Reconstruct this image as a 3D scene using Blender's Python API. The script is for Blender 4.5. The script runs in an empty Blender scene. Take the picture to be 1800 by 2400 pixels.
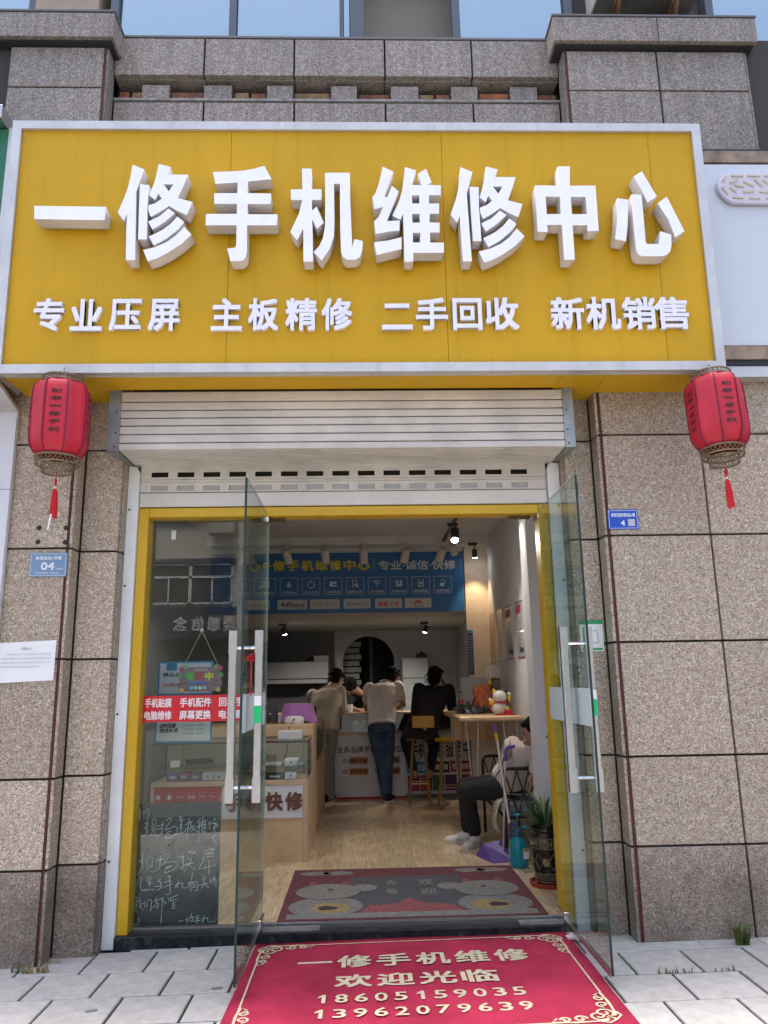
import bpy, bmesh, math, random
from math import sin, cos, pi, radians
from mathutils import Vector, Matrix, Euler

# ------------------------------------------------------------------ camera, sky, sun, exposure
SC = bpy.context.scene
COL = SC.collection
cam = bpy.data.cameras.new('camera'); camo = bpy.data.objects.new('camera', cam); COL.objects.link(camo)
cam.sensor_fit = 'HORIZONTAL'; cam.sensor_width = 36.0; cam.lens = 36.0 * 1770 / 1800
cam.clip_end = 400
def cam_matrix(loc, pitch, yaw, roll):
    p, y, r = map(radians, (pitch, yaw, roll))
    f = Vector((sin(y) * cos(p), cos(y) * cos(p), sin(p))); r0 = Vector((cos(y), -sin(y), 0)); u0 = r0.cross(f)
    rt = r0 * cos(r) - u0 * sin(r); up = rt.cross(f)
    m = Matrix((rt, up, -f)).transposed().to_4x4(); m.translation = loc
    return m
camo.matrix_world = cam_matrix(Vector((0, -4.9, 1.45)), 12.6, 1.75, 1.0)
SC.camera = camo

SUN_EL, SUN_ROT = radians(72), radians(-14)      # high behind the shop's own building: the front lies in open shade
w = bpy.data.worlds.new('World'); SC.world = w; w.use_nodes = True
nt = w.node_tree; bg = nt.nodes['Background']
sky = nt.nodes.new('ShaderNodeTexSky'); sky.sky_type = 'NISHITA'; sky.sun_disc = False
sky.sun_elevation = SUN_EL; sky.sun_rotation = SUN_ROT; sky.air_density = 0.6; sky.dust_density = 6.0; sky.ozone_density = 0.4
nt.links.new(sky.outputs[0], bg.inputs[0]); bg.inputs[1].default_value = 0.15
sl = bpy.data.lights.new('sun', 'SUN'); sl.energy = 3.6; sl.angle = radians(36); sl.color = (1.0, 0.97, 0.92)
slo = bpy.data.objects.new('sun', sl); COL.objects.link(slo)
sd = Vector((sin(SUN_ROT) * cos(SUN_EL), cos(SUN_ROT) * cos(SUN_EL), sin(SUN_EL)))
slo.rotation_euler = sd.to_track_quat('Z', 'Y').to_euler(); slo.location = (0, 14, 16)
SC.view_settings.view_transform = 'Standard'; SC.view_settings.look = 'None'
SC.view_settings.exposure = 2.2; SC.view_settings.gamma = 1.0; SC.view_settings.use_curve_mapping = False
SC.render.engine = 'CYCLES'
cy = SC.cycles; cy.use_denoising = True; cy.max_bounces = 10; cy.transparent_max_bounces = 24
cy.diffuse_bounces = 5; cy.glossy_bounces = 4; cy.caustics_reflective = False; cy.caustics_refractive = False
cy.sample_clamp_indirect = 6.0
random.seed(7)

# ------------------------------------------------------------------ materials
MATS = {}
def mat(name, col, rough=0.6, metal=0.0, var=0.0, vs=3.0, bump=0.0, bs=60.0, rnd=0.0, spec=0.5, emit=None, es=0.0, streak=0.0, col2=None, trans=0.0, coat=0.0, sheen=0.0):
    if name in MATS: return MATS[name]
    m = bpy.data.materials.new(name); m.use_nodes = True; MATS[name] = m
    nt = m.node_tree; N = nt.nodes; L = nt.links; b = N['Principled BSDF']
    b.inputs['Base Color'].default_value = (*col, 1); b.inputs['Roughness'].default_value = rough
    b.inputs['Metallic'].default_value = metal; b.inputs['Specular IOR Level'].default_value = spec
    b.inputs['Coat Weight'].default_value = coat; b.inputs['Transmission Weight'].default_value = trans
    b.inputs['Sheen Weight'].default_value = sheen
    if emit: b.inputs['Emission Color'].default_value = (*emit, 1); b.inputs['Emission Strength'].default_value = es
    tc = None
    cur = None
    if var or streak or bump or col2:
        tc = N.new('ShaderNodeTexCoord')
    if var or col2:
        n = N.new('ShaderNodeTexNoise'); n.inputs['Scale'].default_value = vs; n.inputs['Detail'].default_value = 5; n.inputs['Roughness'].default_value = 0.6
        L.new(tc.outputs['Object'], n.inputs['Vector'])
        mx = N.new('ShaderNodeMix'); mx.data_type = 'RGBA'
        c2 = col2 if col2 else tuple(c * (1 - var) for c in col); c1 = col if col2 else tuple(min(1, c * (1 + var * 0.6)) for c in col)
        mx.inputs[6].default_value = (*c2, 1); mx.inputs[7].default_value = (*c1, 1)
        rp = N.new('ShaderNodeMapRange'); rp.inputs[1].default_value = 0.35; rp.inputs[2].default_value = 0.65
        L.new(n.outputs['Fac'], rp.inputs[0]); L.new(rp.outputs[0], mx.inputs[0]); cur = mx.outputs[2]
    if streak:
        mp = N.new('ShaderNodeMapping'); mp.inputs['Scale'].default_value = (9, 9, 0.5)
        L.new(tc.outputs['Object'], mp.inputs[0])
        n2 = N.new('ShaderNodeTexNoise'); n2.inputs['Scale'].default_value = 1.6; n2.inputs['Detail'].default_value = 6; n2.inputs['Roughness'].default_value = 0.65
        L.new(mp.outputs[0], n2.inputs['Vector'])
        r2 = N.new('ShaderNodeMapRange'); r2.inputs[1].default_value = 0.54; r2.inputs[2].default_value = 0.84; r2.inputs[3].default_value = 0; r2.inputs[4].default_value = streak
        L.new(n2.outputs['Fac'], r2.inputs[0])
        mx = N.new('ShaderNodeMix'); mx.data_type = 'RGBA'; mx.inputs[7].default_value = (*[c * 0.35 for c in col], 1)
        if cur: L.new(cur, mx.inputs[6])
        else: mx.inputs[6].default_value = (*col, 1)
        L.new(r2.outputs[0], mx.inputs[0]); cur = mx.outputs[2]
    if rnd:
        oi = N.new('ShaderNodeObjectInfo'); hs = N.new('ShaderNodeHueSaturation')
        mr = N.new('ShaderNodeMapRange'); mr.inputs[3].default_value = 1 - rnd; mr.inputs[4].default_value = 1 + rnd
        L.new(oi.outputs['Random'], mr.inputs[0]); L.new(mr.outputs[0], hs.inputs['Value'])
        if cur: L.new(cur, hs.inputs['Color'])
        else: hs.inputs['Color'].default_value = (*col, 1)
        cur = hs.outputs[0]
    if cur: L.new(cur, b.inputs['Base Color'])
    if bump:
        n3 = N.new('ShaderNodeTexNoise'); n3.inputs['Scale'].default_value = bs; n3.inputs['Detail'].default_value = 4
        L.new(tc.outputs['Object'], n3.inputs['Vector'])
        bp = N.new('ShaderNodeBump'); bp.inputs['Strength'].default_value = bump; bp.inputs['Distance'].default_value = 0.004
        L.new(n3.outputs['Fac'], bp.inputs['Height']); L.new(bp.outputs[0], b.inputs['Normal'])
    return m

def ramp(N, stops, interp='LINEAR'):
    r = N.new('ShaderNodeValToRGB'); r.color_ramp.interpolation = interp
    e = r.color_ramp.elements
    while len(e) < len(stops): e.new(0.5)
    for k, (p, c) in enumerate(stops): e[k].position = p; e[k].color = (*c, 1)
    return r

def granite(name, tint=(1, 1, 1), streak=0.0, stain=0.0, scale=185.0):
    m = bpy.data.materials.new(name); m.use_nodes = True; MATS[name] = m
    N = m.node_tree.nodes; L = m.node_tree.links; b = N['Principled BSDF']
    tc = N.new('ShaderNodeTexCoord')
    # warp the cells so the crystals do not read as a regular grid
    wn = N.new('ShaderNodeTexNoise'); wn.inputs['Scale'].default_value = 60; L.new(tc.outputs['Object'], wn.inputs['Vector'])
    ad = N.new('ShaderNodeMix'); ad.data_type = 'VECTOR'; ad.inputs[0].default_value = 0.03
    L.new(tc.outputs['Object'], ad.inputs[4]); L.new(wn.outputs['Color'], ad.inputs[5])
    v = N.new('ShaderNodeTexVoronoi'); v.inputs['Scale'].default_value = scale; L.new(ad.outputs[1], v.inputs['Vector'])
    sp = N.new('ShaderNodeSeparateColor'); L.new(v.outputs['Color'], sp.inputs[0])
    t = tint
    def c(r, g, bb): return (r * t[0], g * t[1], bb * t[2])
    rp = ramp(N, [(0.0, c(.12, .105, .095)), (0.10, c(.20, .165, .135)), (0.14, c(.29, .225, .175)), (0.45, c(.345, .275, .22)), (0.5, c(.40, .295, .225)), (0.74, c(.43, .355, .29)), (0.78, c(.52, .465, .40)), (1.0, c(.64, .59, .52))])
    L.new(sp.outputs[0], rp.inputs[0])
    n = N.new('ShaderNodeTexNoise'); n.inputs['Scale'].default_value = 26; n.inputs['Detail'].default_value = 6; n.inputs['Roughness'].default_value = .7
    L.new(tc.outputs['Object'], n.inputs['Vector'])
    m1 = N.new('ShaderNodeMix'); m1.data_type = 'RGBA'; m1.blend_type = 'MULTIPLY'; m1.inputs[0].default_value = 0.55
    g = N.new('ShaderNodeMapRange'); g.inputs[1].default_value = .3; g.inputs[2].default_value = .7; g.inputs[3].default_value = .82; g.inputs[4].default_value = 1.12
    L.new(n.outputs['Fac'], g.inputs[0]); L.new(rp.outputs[0], m1.inputs[6]); L.new(g.outputs[0], m1.inputs[7])
    cur = m1.outputs[2]
    # per-slab tone
    oi = N.new('ShaderNodeObjectInfo'); hs = N.new('ShaderNodeHueSaturation'); mr = N.new('ShaderNodeMapRange')
    mr.inputs[3].default_value = .86; mr.inputs[4].default_value = 1.10
    L.new(oi.outputs['Random'], mr.inputs[0]); L.new(mr.outputs[0], hs.inputs['Value']); L.new(cur, hs.inputs['Color']); cur = hs.outputs[0]
    if streak or stain:
        mp = N.new('ShaderNodeMapping'); mp.inputs['Scale'].default_value = (1, 1, .09) if streak else (1, 1, .7); L.new(tc.outputs['Object'], mp.inputs[0])
        n2 = N.new('ShaderNodeTexNoise'); n2.inputs['Scale'].default_value = 14 if streak else 3.2; n2.inputs['Detail'].default_value = 7; n2.inputs['Roughness'].default_value = .68
        L.new(mp.outputs[0], n2.inputs['Vector'])
        r2 = N.new('ShaderNodeMapRange'); r2.inputs[1].default_value = .42; r2.inputs[2].default_value = .72; r2.inputs[4].default_value = streak or stain
        L.new(n2.outputs['Fac'], r2.inputs[0])
        fac = r2.outputs[0]
        if stain:      # rising damp on the plinth slabs: dark patches whose shape comes from noise
            sx = N.new('ShaderNodeSeparateXYZ'); L.new(tc.outputs['Object'], sx.inputs[0])
            mz = N.new('ShaderNodeMapRange'); mz.inputs[1].default_value = .52; mz.inputs[2].default_value = .30; mz.inputs[3].default_value = .15; mz.inputs[4].default_value = 1.0
            L.new(sx.outputs[2], mz.inputs[0])
            mm = N.new('ShaderNodeMath'); mm.operation = 'MULTIPLY_ADD'; L.new(n2.outputs['Fac'], mm.inputs[0]); mm.inputs[1].default_value = 1.5; mm.inputs[2].default_value = -.2
            mm2 = N.new('ShaderNodeMath'); mm2.operation = 'MULTIPLY'; mm2.use_clamp = True; L.new(mm.outputs[0], mm2.inputs[0]); L.new(mz.outputs[0], mm2.inputs[1])
            mm3 = N.new('ShaderNodeMath'); mm3.operation = 'MULTIPLY'; L.new(mm2.outputs[0], mm3.inputs[0]); mm3.inputs[1].default_value = stain
            fac = mm3.outputs[0]
        m2 = N.new('ShaderNodeMix'); m2.data_type = 'RGBA'; m2.blend_type = 'MULTIPLY'; m2.inputs[7].default_value = (.30, .28, .26, 1)
        L.new(fac, m2.inputs[0]); L.new(cur, m2.inputs[6]); cur = m2.outputs[2]
    L.new(cur, b.inputs['Base Color']); b.inputs['Roughness'].default_value = .62
    bp = N.new('ShaderNodeBump'); bp.inputs['Strength'].default_value = .25; bp.inputs['Distance'].default_value = .002
    L.new(sp.outputs[1], bp.inputs['Height']); L.new(bp.outputs[0], b.inputs['Normal'])
    return m

def glass_mat(name, tint=(.93, .97, .95), base=.045, power=5.0):
    m = bpy.data.materials.new(name); m.use_nodes = True; MATS[name] = m
    N = m.node_tree.nodes; L = m.node_tree.links; N.remove(N['Principled BSDF']); out = N['Material Output']
    tr = N.new('ShaderNodeBsdfTransparent'); tr.inputs[0].default_value = (*tint, 1)
    gl = N.new('ShaderNodeBsdfGlossy'); gl.inputs['Roughness'].default_value = 0.0
    lw = N.new('ShaderNodeLayerWeight'); lw.inputs[0].default_value = .5
    pw = N.new('ShaderNodeMath'); pw.operation = 'POWER'; pw.inputs[1].default_value = power; L.new(lw.outputs['Facing'], pw.inputs[0])
    ma = N.new('ShaderNodeMath'); ma.operation = 'MULTIPLY_ADD'; ma.inputs[1].default_value = 1 - base; ma.inputs[2].default_value = base; L.new(pw.outputs[0], ma.inputs[0])
    mx = N.new('ShaderNodeMixShader'); L.new(ma.outputs[0], mx.inputs[0]); L.new(tr.outputs[0], mx.inputs[1]); L.new(gl.outputs[0], mx.inputs[2])
    L.new(mx.outputs[0], out.inputs[0])
    return m

G_STONE = granite('granite_pink', (1.04, 1.02, .95))
G_UP = granite('granite_weathered', (.70, .74, .78), streak=.5, scale=170)
G_BASE = granite('granite_plinth', (.92, .90, .87), stain=.95)
GLASS = glass_mat('clear_glass', base=.034); GLASS_G = glass_mat('door_glass', (.86, .94, .91))
JOINT = mat('joint_sealant', (.02, .02, .024), .8)
WHITE = mat('white_paint', (.74, .73, .71), .5, var=.06, vs=2)
BLACK = mat('black_plastic', (.012, .012, .013), .45)
INK = mat('black_ink', (.015, .014, .014), .7)
STEEL = mat('brushed_steel', (.50, .50, .50), .32, 1.0, var=.1, vs=40)
CHROME = mat('chrome', (.72, .72, .72), .12, 1.0)
ALU = mat('brushed_aluminium', (.60, .585, .555), .36, .4, streak=.40, var=.10, vs=5)
GALV = mat('galvanised_steel', (.30, .32, .32), .45, .6, var=.25, vs=6)
YEL = mat('yellow_panel', (.60, .345, .010), .5, spec=.25, var=.07, vs=1.0, streak=.24)
YEL2 = mat('yellow_frame_paint', (.60, .36, .006), .35, var=.06, vs=4)
WOOD = mat('laminate_wood', (.62, .42, .24), .4, var=.16, vs=7)
LWOOD = mat('pale_wood_edge', (.55, .40, .27), .45, var=.1, vs=9)
RED = mat('red_paint', (.45, .012, .02), .5)
PAPER = mat('white_paper', (.80, .80, .80), .7)

# ------------------------------------------------------------------ builders
TS = bpy.data.scenes.new('scratch')          # small scratch scene so that converting a shape does not re-evaluate everything
def to_mesh_eval(o):
    TS.collection.objects.link(o); vl = TS.view_layers[0]; vl.update(); dg = vl.depsgraph
    me = bpy.data.meshes.new_from_object(o.evaluated_get(dg)); TS.collection.objects.unlink(o)
    return me
class MB:
    def __init__(s): s.v = []; s.f = []
    def quad(s, *p): k = len(s.v); s.v += [tuple(q) for q in p]; s.f.append(tuple(range(k, k + len(p)))); return s
    def box(s, x0, x1, y0, y1, z0, z1):
        k = len(s.v)
        s.v += [(x0, y0, z0), (x1, y0, z0), (x1, y1, z0), (x0, y1, z0), (x0, y0, z1), (x1, y0, z1), (x1, y1, z1), (x0, y1, z1)]
        s.f += [tuple(k + i for i in f) for f in ((0, 3, 2, 1), (4, 5, 6, 7), (0, 1, 5, 4), (1, 2, 6, 5), (2, 3, 7, 6), (3, 0, 4, 7))]
        return s
    def obox(s, c, ax, ay, az):     # oriented box: centre + half-axis vectors
        c, ax, ay, az = map(Vector, (c, ax, ay, az)); k = len(s.v)
        for sz in (-1, 1):
            for sx, sy in ((-1, -1), (1, -1), (1, 1), (-1, 1)): s.v.append(tuple(c + ax * sx + ay * sy + az * sz))
        s.f += [tuple(k + i for i in f) for f in ((0, 3, 2, 1), (4, 5, 6, 7), (0, 1, 5, 4), (1, 2, 6, 5), (2, 3, 7, 6), (3, 0, 4, 7))]
        return s
    def tube(s, pts, r, n=8, cap=True):
        pts = [Vector(p) for p in pts]; rs = r if isinstance(r, (list, tuple)) else [r] * len(pts); k0 = len(s.v); up = None
        for i, p in enumerate(pts):
            d = (pts[min(i + 1, len(pts) - 1)] - pts[max(i - 1, 0)]).normalized()
            if up is None: up = Vector((0, 0, 1)) if abs(d.z) < .9 else Vector((1, 0, 0))
            a = d.cross(up).normalized(); up = a.cross(d).normalized()
            for j in range(n):
                t = 2 * pi * j / n; s.v.append(tuple(p + (a * cos(t) + up * sin(t)) * rs[i]))
        for i in range(len(pts) - 1):
            for j in range(n):
                a = k0 + i * n + j; b = k0 + i * n + (j + 1) % n; s.f.append((a, b, b + n, a + n))
        if cap: s.f.append(tuple(k0 + j for j in range(n))); s.f.append(tuple(k0 + (len(pts) - 1) * n + j for j in reversed(range(n))))
        return s
    def lathe(s, c, prof, n=20, rot=0.0, sx=1.0, sy=1.0):
        k0 = len(s.v); c = Vector(c)
        for r, z in prof:
            for j in range(n):
                t = 2 * pi * j / n + rot; s.v.append((c.x + r * cos(t) * sx, c.y + r * sin(t) * sy, c.z + z))
        for i in range(len(prof) - 1):
            for j in range(n):
                a = k0 + i * n + j; b = k0 + i * n + (j + 1) % n; s.f.append((a, b, b + n, a + n))
        if prof[0][0] > 1e-5: s.f.append(tuple(k0 + j for j in reversed(range(n))))
        if prof[-1][0] > 1e-5: s.f.append(tuple(k0 + (len(prof) - 1) * n + j for j in range(n)))
        return s
    def ell(s, c, r, n=14, m=9, R=None):
        k0 = len(s.v); c = Vector(c)
        for i in range(m + 1):
            ph = pi * i / m
            for j in range(n):
                t = 2 * pi * j / n; q = Vector((r[0] * sin(ph) * cos(t), r[1] * sin(ph) * sin(t), r[2] * cos(ph)))
                if R: q = R @ q
                s.v.append(tuple(c + q))
        for i in range(m):
            for j in range(n):
                a = k0 + i * n + j; b = k0 + i * n + (j + 1) % n; s.f.append((a, a + n, b + n, b))
        return s
    def prism(s, poly, y0, y1):     # polygon in XZ, extruded along Y
        k = len(s.v); n = len(poly)
        s.v += [(x, y0, z) for x, z in poly] + [(x, y1, z) for x, z in poly]
        s.f.append(tuple(range(k, k + n))); s.f.append(tuple(reversed(range(k + n, k + 2 * n))))
        for i in range(n): j = (i + 1) % n; s.f.append((k + j, k + i, k + n + i, k + n + j))
        return s
    def mesh(s, name, smooth=False, bevel=0.0):
        me = bpy.data.meshes.new(name); me.from_pydata(s.v, [], s.f); me.update()
        bm = bmesh.new(); bm.from_mesh(me)
        if smooth: bmesh.ops.remove_doubles(bm, verts=bm.verts, dist=1e-5)
        if bevel > 0: bmesh.ops.bevel(bm, geom=bm.edges[:], offset=bevel, segments=1, affect='EDGES', clamp_overlap=True)
        bmesh.ops.recalc_face_normals(bm, faces=bm.faces)
        if smooth:
            for f in bm.faces: f.smooth = True
            for e in bm.edges:
                if len(e.link_faces) == 2 and e.calc_face_angle(0) > radians(42): e.smooth = False
        bm.to_mesh(me); bm.free()
        return me
    def build(s, name, m, parent=None, smooth=False, bevel=0.0, local=False): return put(name, s.mesh(name, smooth, bevel), m, parent, local)

def put(name, me, m, parent=None, local=False):
    o = bpy.data.objects.new(name, me); COL.objects.link(o)
    if m is not None and not me.materials: me.materials.append(m)
    if parent is not None:
        o.parent = parent
        if not local and parent.type == 'EMPTY' and parent.parent is None: o.matrix_parent_inverse = parent.matrix_basis.inverted()
    return o
def box(name, x0, x1, y0, y1, z0, z1, m, parent=None, bevel=0.0, local=False): return MB().box(x0, x1, y0, y1, z0, z1).build(name, m, parent, bevel=bevel, local=local)
def tag(o, label=None, cat=None, group=None, kind=None):
    if label: o['label'] = label
    if cat: o['category'] = cat
    if group: o['group'] = group
    if kind: o['kind'] = kind
    return o
def thing(name, loc, label, cat, group=None, rot=(0, 0, 0)):
    o = bpy.data.objects.new(name, None); COL.objects.link(o); o.empty_display_size = .1
    o.matrix_basis = Matrix.Translation(loc) @ Euler(rot).to_matrix().to_4x4()
    return tag(o, label, cat, group)
def struct(name, loc=(0, 0, 0)):
    o = bpy.data.objects.new(name, None); COL.objects.link(o); o.location = loc; o['kind'] = 'structure'; return o

FRONT = Euler((pi / 2, 0, 0)).to_matrix().to_4x4()                 # text that faces the street
UPF = Matrix.Identity(4)                                             # text lying on the ground, read from the street
EASTW = Euler((pi / 2, 0, -pi / 2)).to_matrix().to_4x4()            # text on the right-hand wall, facing left
def text_mesh(body, weight=0.0, extrude=0.0, res=2, shear=0.0, spacing=1.0):
    c = bpy.data.curves.new('t', 'FONT'); c.body = body; c.size = 1; c.offset = weight; c.extrude = extrude; c.resolution_u = res; c.shear = shear; c.space_character = spacing
    c.space_line = 1.1
    o = bpy.data.objects.new('t', c)
    me = to_mesh_eval(o); bpy.data.objects.remove(o); bpy.data.curves.remove(c)
    me.materials.clear()
    return me
def bounds(me):
    xs = [v.co.x for v in me.vertices]; ys = [v.co.y for v in me.vertices]; return min(xs), max(xs), min(ys), max(ys)
def text(name, body, rect, M, m, parent=None, weight=.015, extrude=0.0, keep=False, shear=0.0, local=False, spacing=1.0, res=2):
    """letters fitted into rect=(u0,u1,v0,v1) of the plane given by matrix M (its origin + local x,y axes)"""
    me = text_mesh(body, min(weight, 0.0), 1.0 if extrude else 0.0, res, shear, spacing)
    a0, a1, b0, b1 = bounds(me); u0, u1, v0, v1 = rect
    wt = max(weight, 0.0) * 1.15          # heavier strokes: the outline is stamped a few times, each a hair deeper
    sx = (u1 - u0) / max(a1 - a0 + 2 * wt, 1e-6); sy = (v1 - v0) / max(b1 - b0 + 2 * wt, 1e-6)
    if keep: sx = sy = min(sx, sy)
    cx, cyy = (u0 + u1) / 2, (v0 + v1) / 2
    offs = [(0, 0)] if wt == 0 else [(-1, -1), (1, -1), (1, 1), (-1, 1)]
    vs = []; fs = []; dz = min(.00025, .02 * (v1 - v0) * .05 + .00004)
    for k, (ox, oy) in enumerate(offs):
        q = len(vs)
        for v in me.vertices:
            x = (v.co.x - (a0 + a1) / 2 + ox * wt) * sx + cx; y = (v.co.y - (b0 + b1) / 2 + oy * wt) * sy + cyy
            vs.append(tuple(M @ Vector((x, y, v.co.z * extrude - k * dz * (1 if extrude or True else 0)))))
        for p in me.polygons: fs.append(tuple(q + i for i in p.vertices))
    bpy.data.meshes.remove(me)
    me = bpy.data.meshes.new(name); me.from_pydata(vs, [], fs); me.update()
    return put(name, me, m, parent, local)
def curve2d(polys, extrude):
    """flat letter shape with holes from closed polygons, extruded symmetrically"""
    c = bpy.data.curves.new('g', 'CURVE'); c.dimensions = '2D'; c.fill_mode = 'BOTH'; c.extrude = extrude
    for p in polys:
        s = c.splines.new('POLY'); s.points.add(len(p) - 1); s.use_cyclic_u = True
        for q, pt in zip(s.points, p): q.co = (pt[0], pt[1], 0, 1)
    o = bpy.data.objects.new('g', c)
    me = to_mesh_eval(o); bpy.data.objects.remove(o); bpy.data.curves.remove(c)
    me.materials.clear(); return me
def at(M, x, y, z=0): return M @ Vector((x, y, z))
def place(R, x, y, z): return Matrix.Translation((x, y, z)) @ R
def copy_tree(o, parent=None):
    c = o.copy(); COL.objects.link(c); c.parent = parent
    if parent is not None: c.matrix_parent_inverse = o.matrix_parent_inverse.copy()
    for ch in list(o.children): copy_tree(ch, c)
    return c

# ------------------------------------------------------------------ pavement: tilted a little, every slab its own piece
GT = 0.012                                             # the pavement climbs slightly to the right
def gz(x): return GT * x
pav = struct('pavement')
PAVE = mat('paving_granite', (.46, .44, .405), .8, var=.15, vs=14, rnd=.07, streak=0, bump=.3, bs=120)
MORTAR = mat('paving_joint', (.035, .033, .03), .95, var=.4, vs=12)
sheet = MB(); sheet.quad((-60, -60, gz(-60) * 0 - .012), (60, -60, -.012), (60, 6, -.012), (-60, 6, -.012))
MB().quad((-4, -4.4, gz(-4) - .012), (4, -4.4, gz(4) - .012), (4, .4, gz(4) - .012), (-4, .4, gz(-4) - .012)).build('mortar_bed', MORTAR, pav)
TILE = MB().box(-.1605, .1605, -.1515, .1515, -.03, 0).mesh('paving_slab', bevel=.004)
TILE.materials.append(PAVE)
random.seed(3)
for r in range(12):
    yc = -.325 - .317 * r + .317 * 1
    for c in range(-10, 16):
        xc = -1.508 + .1675 + (0 if r % 2 else -.1675) + .335 * c
        if abs(xc) > 3.3 or yc < -3.2: continue
        if yc > -.2 and (xc < -1.45 or xc > 1.4): continue
        if yc > 0: continue
        o = put('paving_slab', TILE, None, pav)
        o.location = (xc, yc, gz(xc) + random.uniform(-.0015, .0015)); o.rotation_euler = (random.uniform(-.002, .002), -math.atan(GT) + random.uniform(-.002, .002), random.uniform(-.003, .003))
# narrow cut slabs along the foot of the right-hand pillar
for k, x in enumerate((1.65, 1.985, 2.32)):
    o = put('cut_slab', MB().box(x - .163, x + .163, -.478, -.365, gz(x) - .03, gz(x) + .001).mesh('cut_slab', bevel=.003), PAVE, pav)
# street beyond, towards the camera and behind it
road = put('road', MB().quad((-60, -60, -.06), (60, -60, -.06), (60, -2.9, -.06), (-60, -2.9, -.06)).mesh('road'), mat('road_paving', (.10, .10, .098), .85, var=.2, vs=.8, bump=.3, bs=30)); tag(road, kind='structure')

# ------------------------------------------------------------------ the stone-clad building
bld = thing('building', (0, 0, 0), 'granite-clad building front framing the yellow shop sign and open doors', 'building')
BEIGE_ = mat('building_render', (.40, .36, .31), .9)
DARKW = mat('wall_core', (.05, .048, .046), .9)
core = MB()
core.box(-4.2, -1.80, -.32, .5, -.3, 5.99); core.box(1.54, 4.4, -.32, .5, -.3, 5.99)      # behind outer pillars
core.box(-1.80, -1.545, -.2, .4, -.3, 5.2); core.box(1.345, 1.54, -.2, .4, -.3, 5.2)      # behind pilasters
core.box(-1.545, 1.345, -.03, .35, 3.24, 5.2)                                          # lintel behind the sign
core.box(-1.78, 1.52, -.05, .35, 5.2, 6.0)
core.build('wall', DARKW, bld)
MB().box(-16, 16, .42, 9, 3.2, 7.6).box(-16, -1.83, .51, 12, -.2, 3.2).box(1.53, 16, .51, 12, -.2, 3.2).box(-1.83, 1.53, 7.75, 12, -.2, 3.2).build('building_mass', BEIGE_, bld)
def slab(x0, x1, y0, y1, z0, z1, m, parent=bld, g=.0062, axis='xz', b=.003):
    """a stone slab with its joint left open round it"""
    if axis == 'xz': return box('stone_panel', x0 + g, x1 - g, y0, y1, z0 + g, z1 - g, m, parent, bevel=b)
    return box('stone_panel', x0, x1, y0 + g, y1 - g, z0 + g, z1 - g, m, parent, bevel=b)
SEAL = mat('dark_red_sealant', (.10, .012, .014), .6)
Pz = {'L': [-.06, .459, .94, 1.607, 2.264, 2.918, 3.56], 'R': [-.01, .51, .996, 1.652, 2.302, 2.953, 3.6]}
for side, zs in Pz.items():
    for k in range(len(zs) - 1):
        m = G_BASE if k == 0 else G_STONE
        z0, z1 = zs[k], zs[k + 1]
        if side == 'L':
            slab(-2.43, -1.778, -.36, -.325, z0, z1, m)
            slab(-1.770, -1.75, -.362, -.232, z0, z1, m, axis='yz')
            slab(-1.75, -1.512, -.23, -.205, z0, z1, m)
            slab(-1.535, -1.51, -.20, -.10, z0, z1, m, axis='yz')
        else:
            slab(1.53, 2.162, -.36, -.325, z0, z1, m); slab(2.162, 2.80, -.36, -.325, z0, z1, m)
            slab(1.50, 1.520, -.362, -.232, z0, z1, m, axis='yz')
            slab(1.312, 1.50, -.23, -.205, z0, z1, m)
            slab(1.31, 1.335, -.20, -.10, z0, z1, m, axis='yz')
box('sealant_strip', -1.777, -1.771, -.3595, -.33, 0, 3.4, SEAL, bld); box('sealant_strip', 1.5205, 1.529, -.3595, -.33, 0, 3.4, SEAL, bld)
# bolt holes of a plate that is gone, left pillar
HOLE = mat('plugged_hole', (.02, .025, .022), .8)
for x, z in ((-1.952, 2.39), (-1.791, 2.388), (-1.953, 2.304), (-1.79, 2.299)):
    MB().lathe((0, 0, 0), [(.0, 0), (.014, 0), (.016, .004), (.012, .006), (0, .006)], 10).build('plugged_hole', HOLE, bld, local=True).matrix_basis = place(FRONT, x, -.357, z)
# upper pillar blocks and caps
for x0, x1, xm in ((-2.432, -1.772, None), (1.503, 2.805, 2.16)):
    cols = [(x0, x1)] if xm is None else [(x0, xm), (xm, x1)]
    for a, b in cols:
        slab(a, b, -.36, -.325, 4.9, 5.52, G_UP); slab(a, b, -.36, -.325, 5.52, 5.855, G_UP)
    e0, e1 = x0 - .1, x1 + .075
    if xm is None: e0 = -3.6
    xs = [e0, (e0 + e1) / 2, e1] if xm is None else [e0, xm, e1]
    for a, b in zip(xs, xs[1:]):
        slab(a, b, -.432, -.10, 5.868, 6.075, G_UP, g=.003)
    box('cap_core', e0 + .02, e1 - .02, -.40, .1, 5.86, 6.06, JOINT, bld)
    box('cap_flashing', e0 - .004, e1 + .004, -.437, .06, 6.078, 6.092, mat('cap_flashing', (.12, .12, .125), .6), bld)
slab(-1.772, -1.752, -.355, -.2, 4.9, 5.86, G_UP, axis='yz'); slab(1.483, 1.503, -.355, -.2, 4.9, 5.86, G_UP, axis='yz')
slab(2.805, 2.825, -.355, -.2, 4.9, 5.86, G_UP, axis='yz')
box('sealant_strip', 1.494, 1.502, -.362, -.35, 5.0, 5.86, SEAL, bld); box('sealant_strip', -1.7715, -1.764, -.362, -.35, 5.0, 5.86, SEAL, bld)
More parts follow.
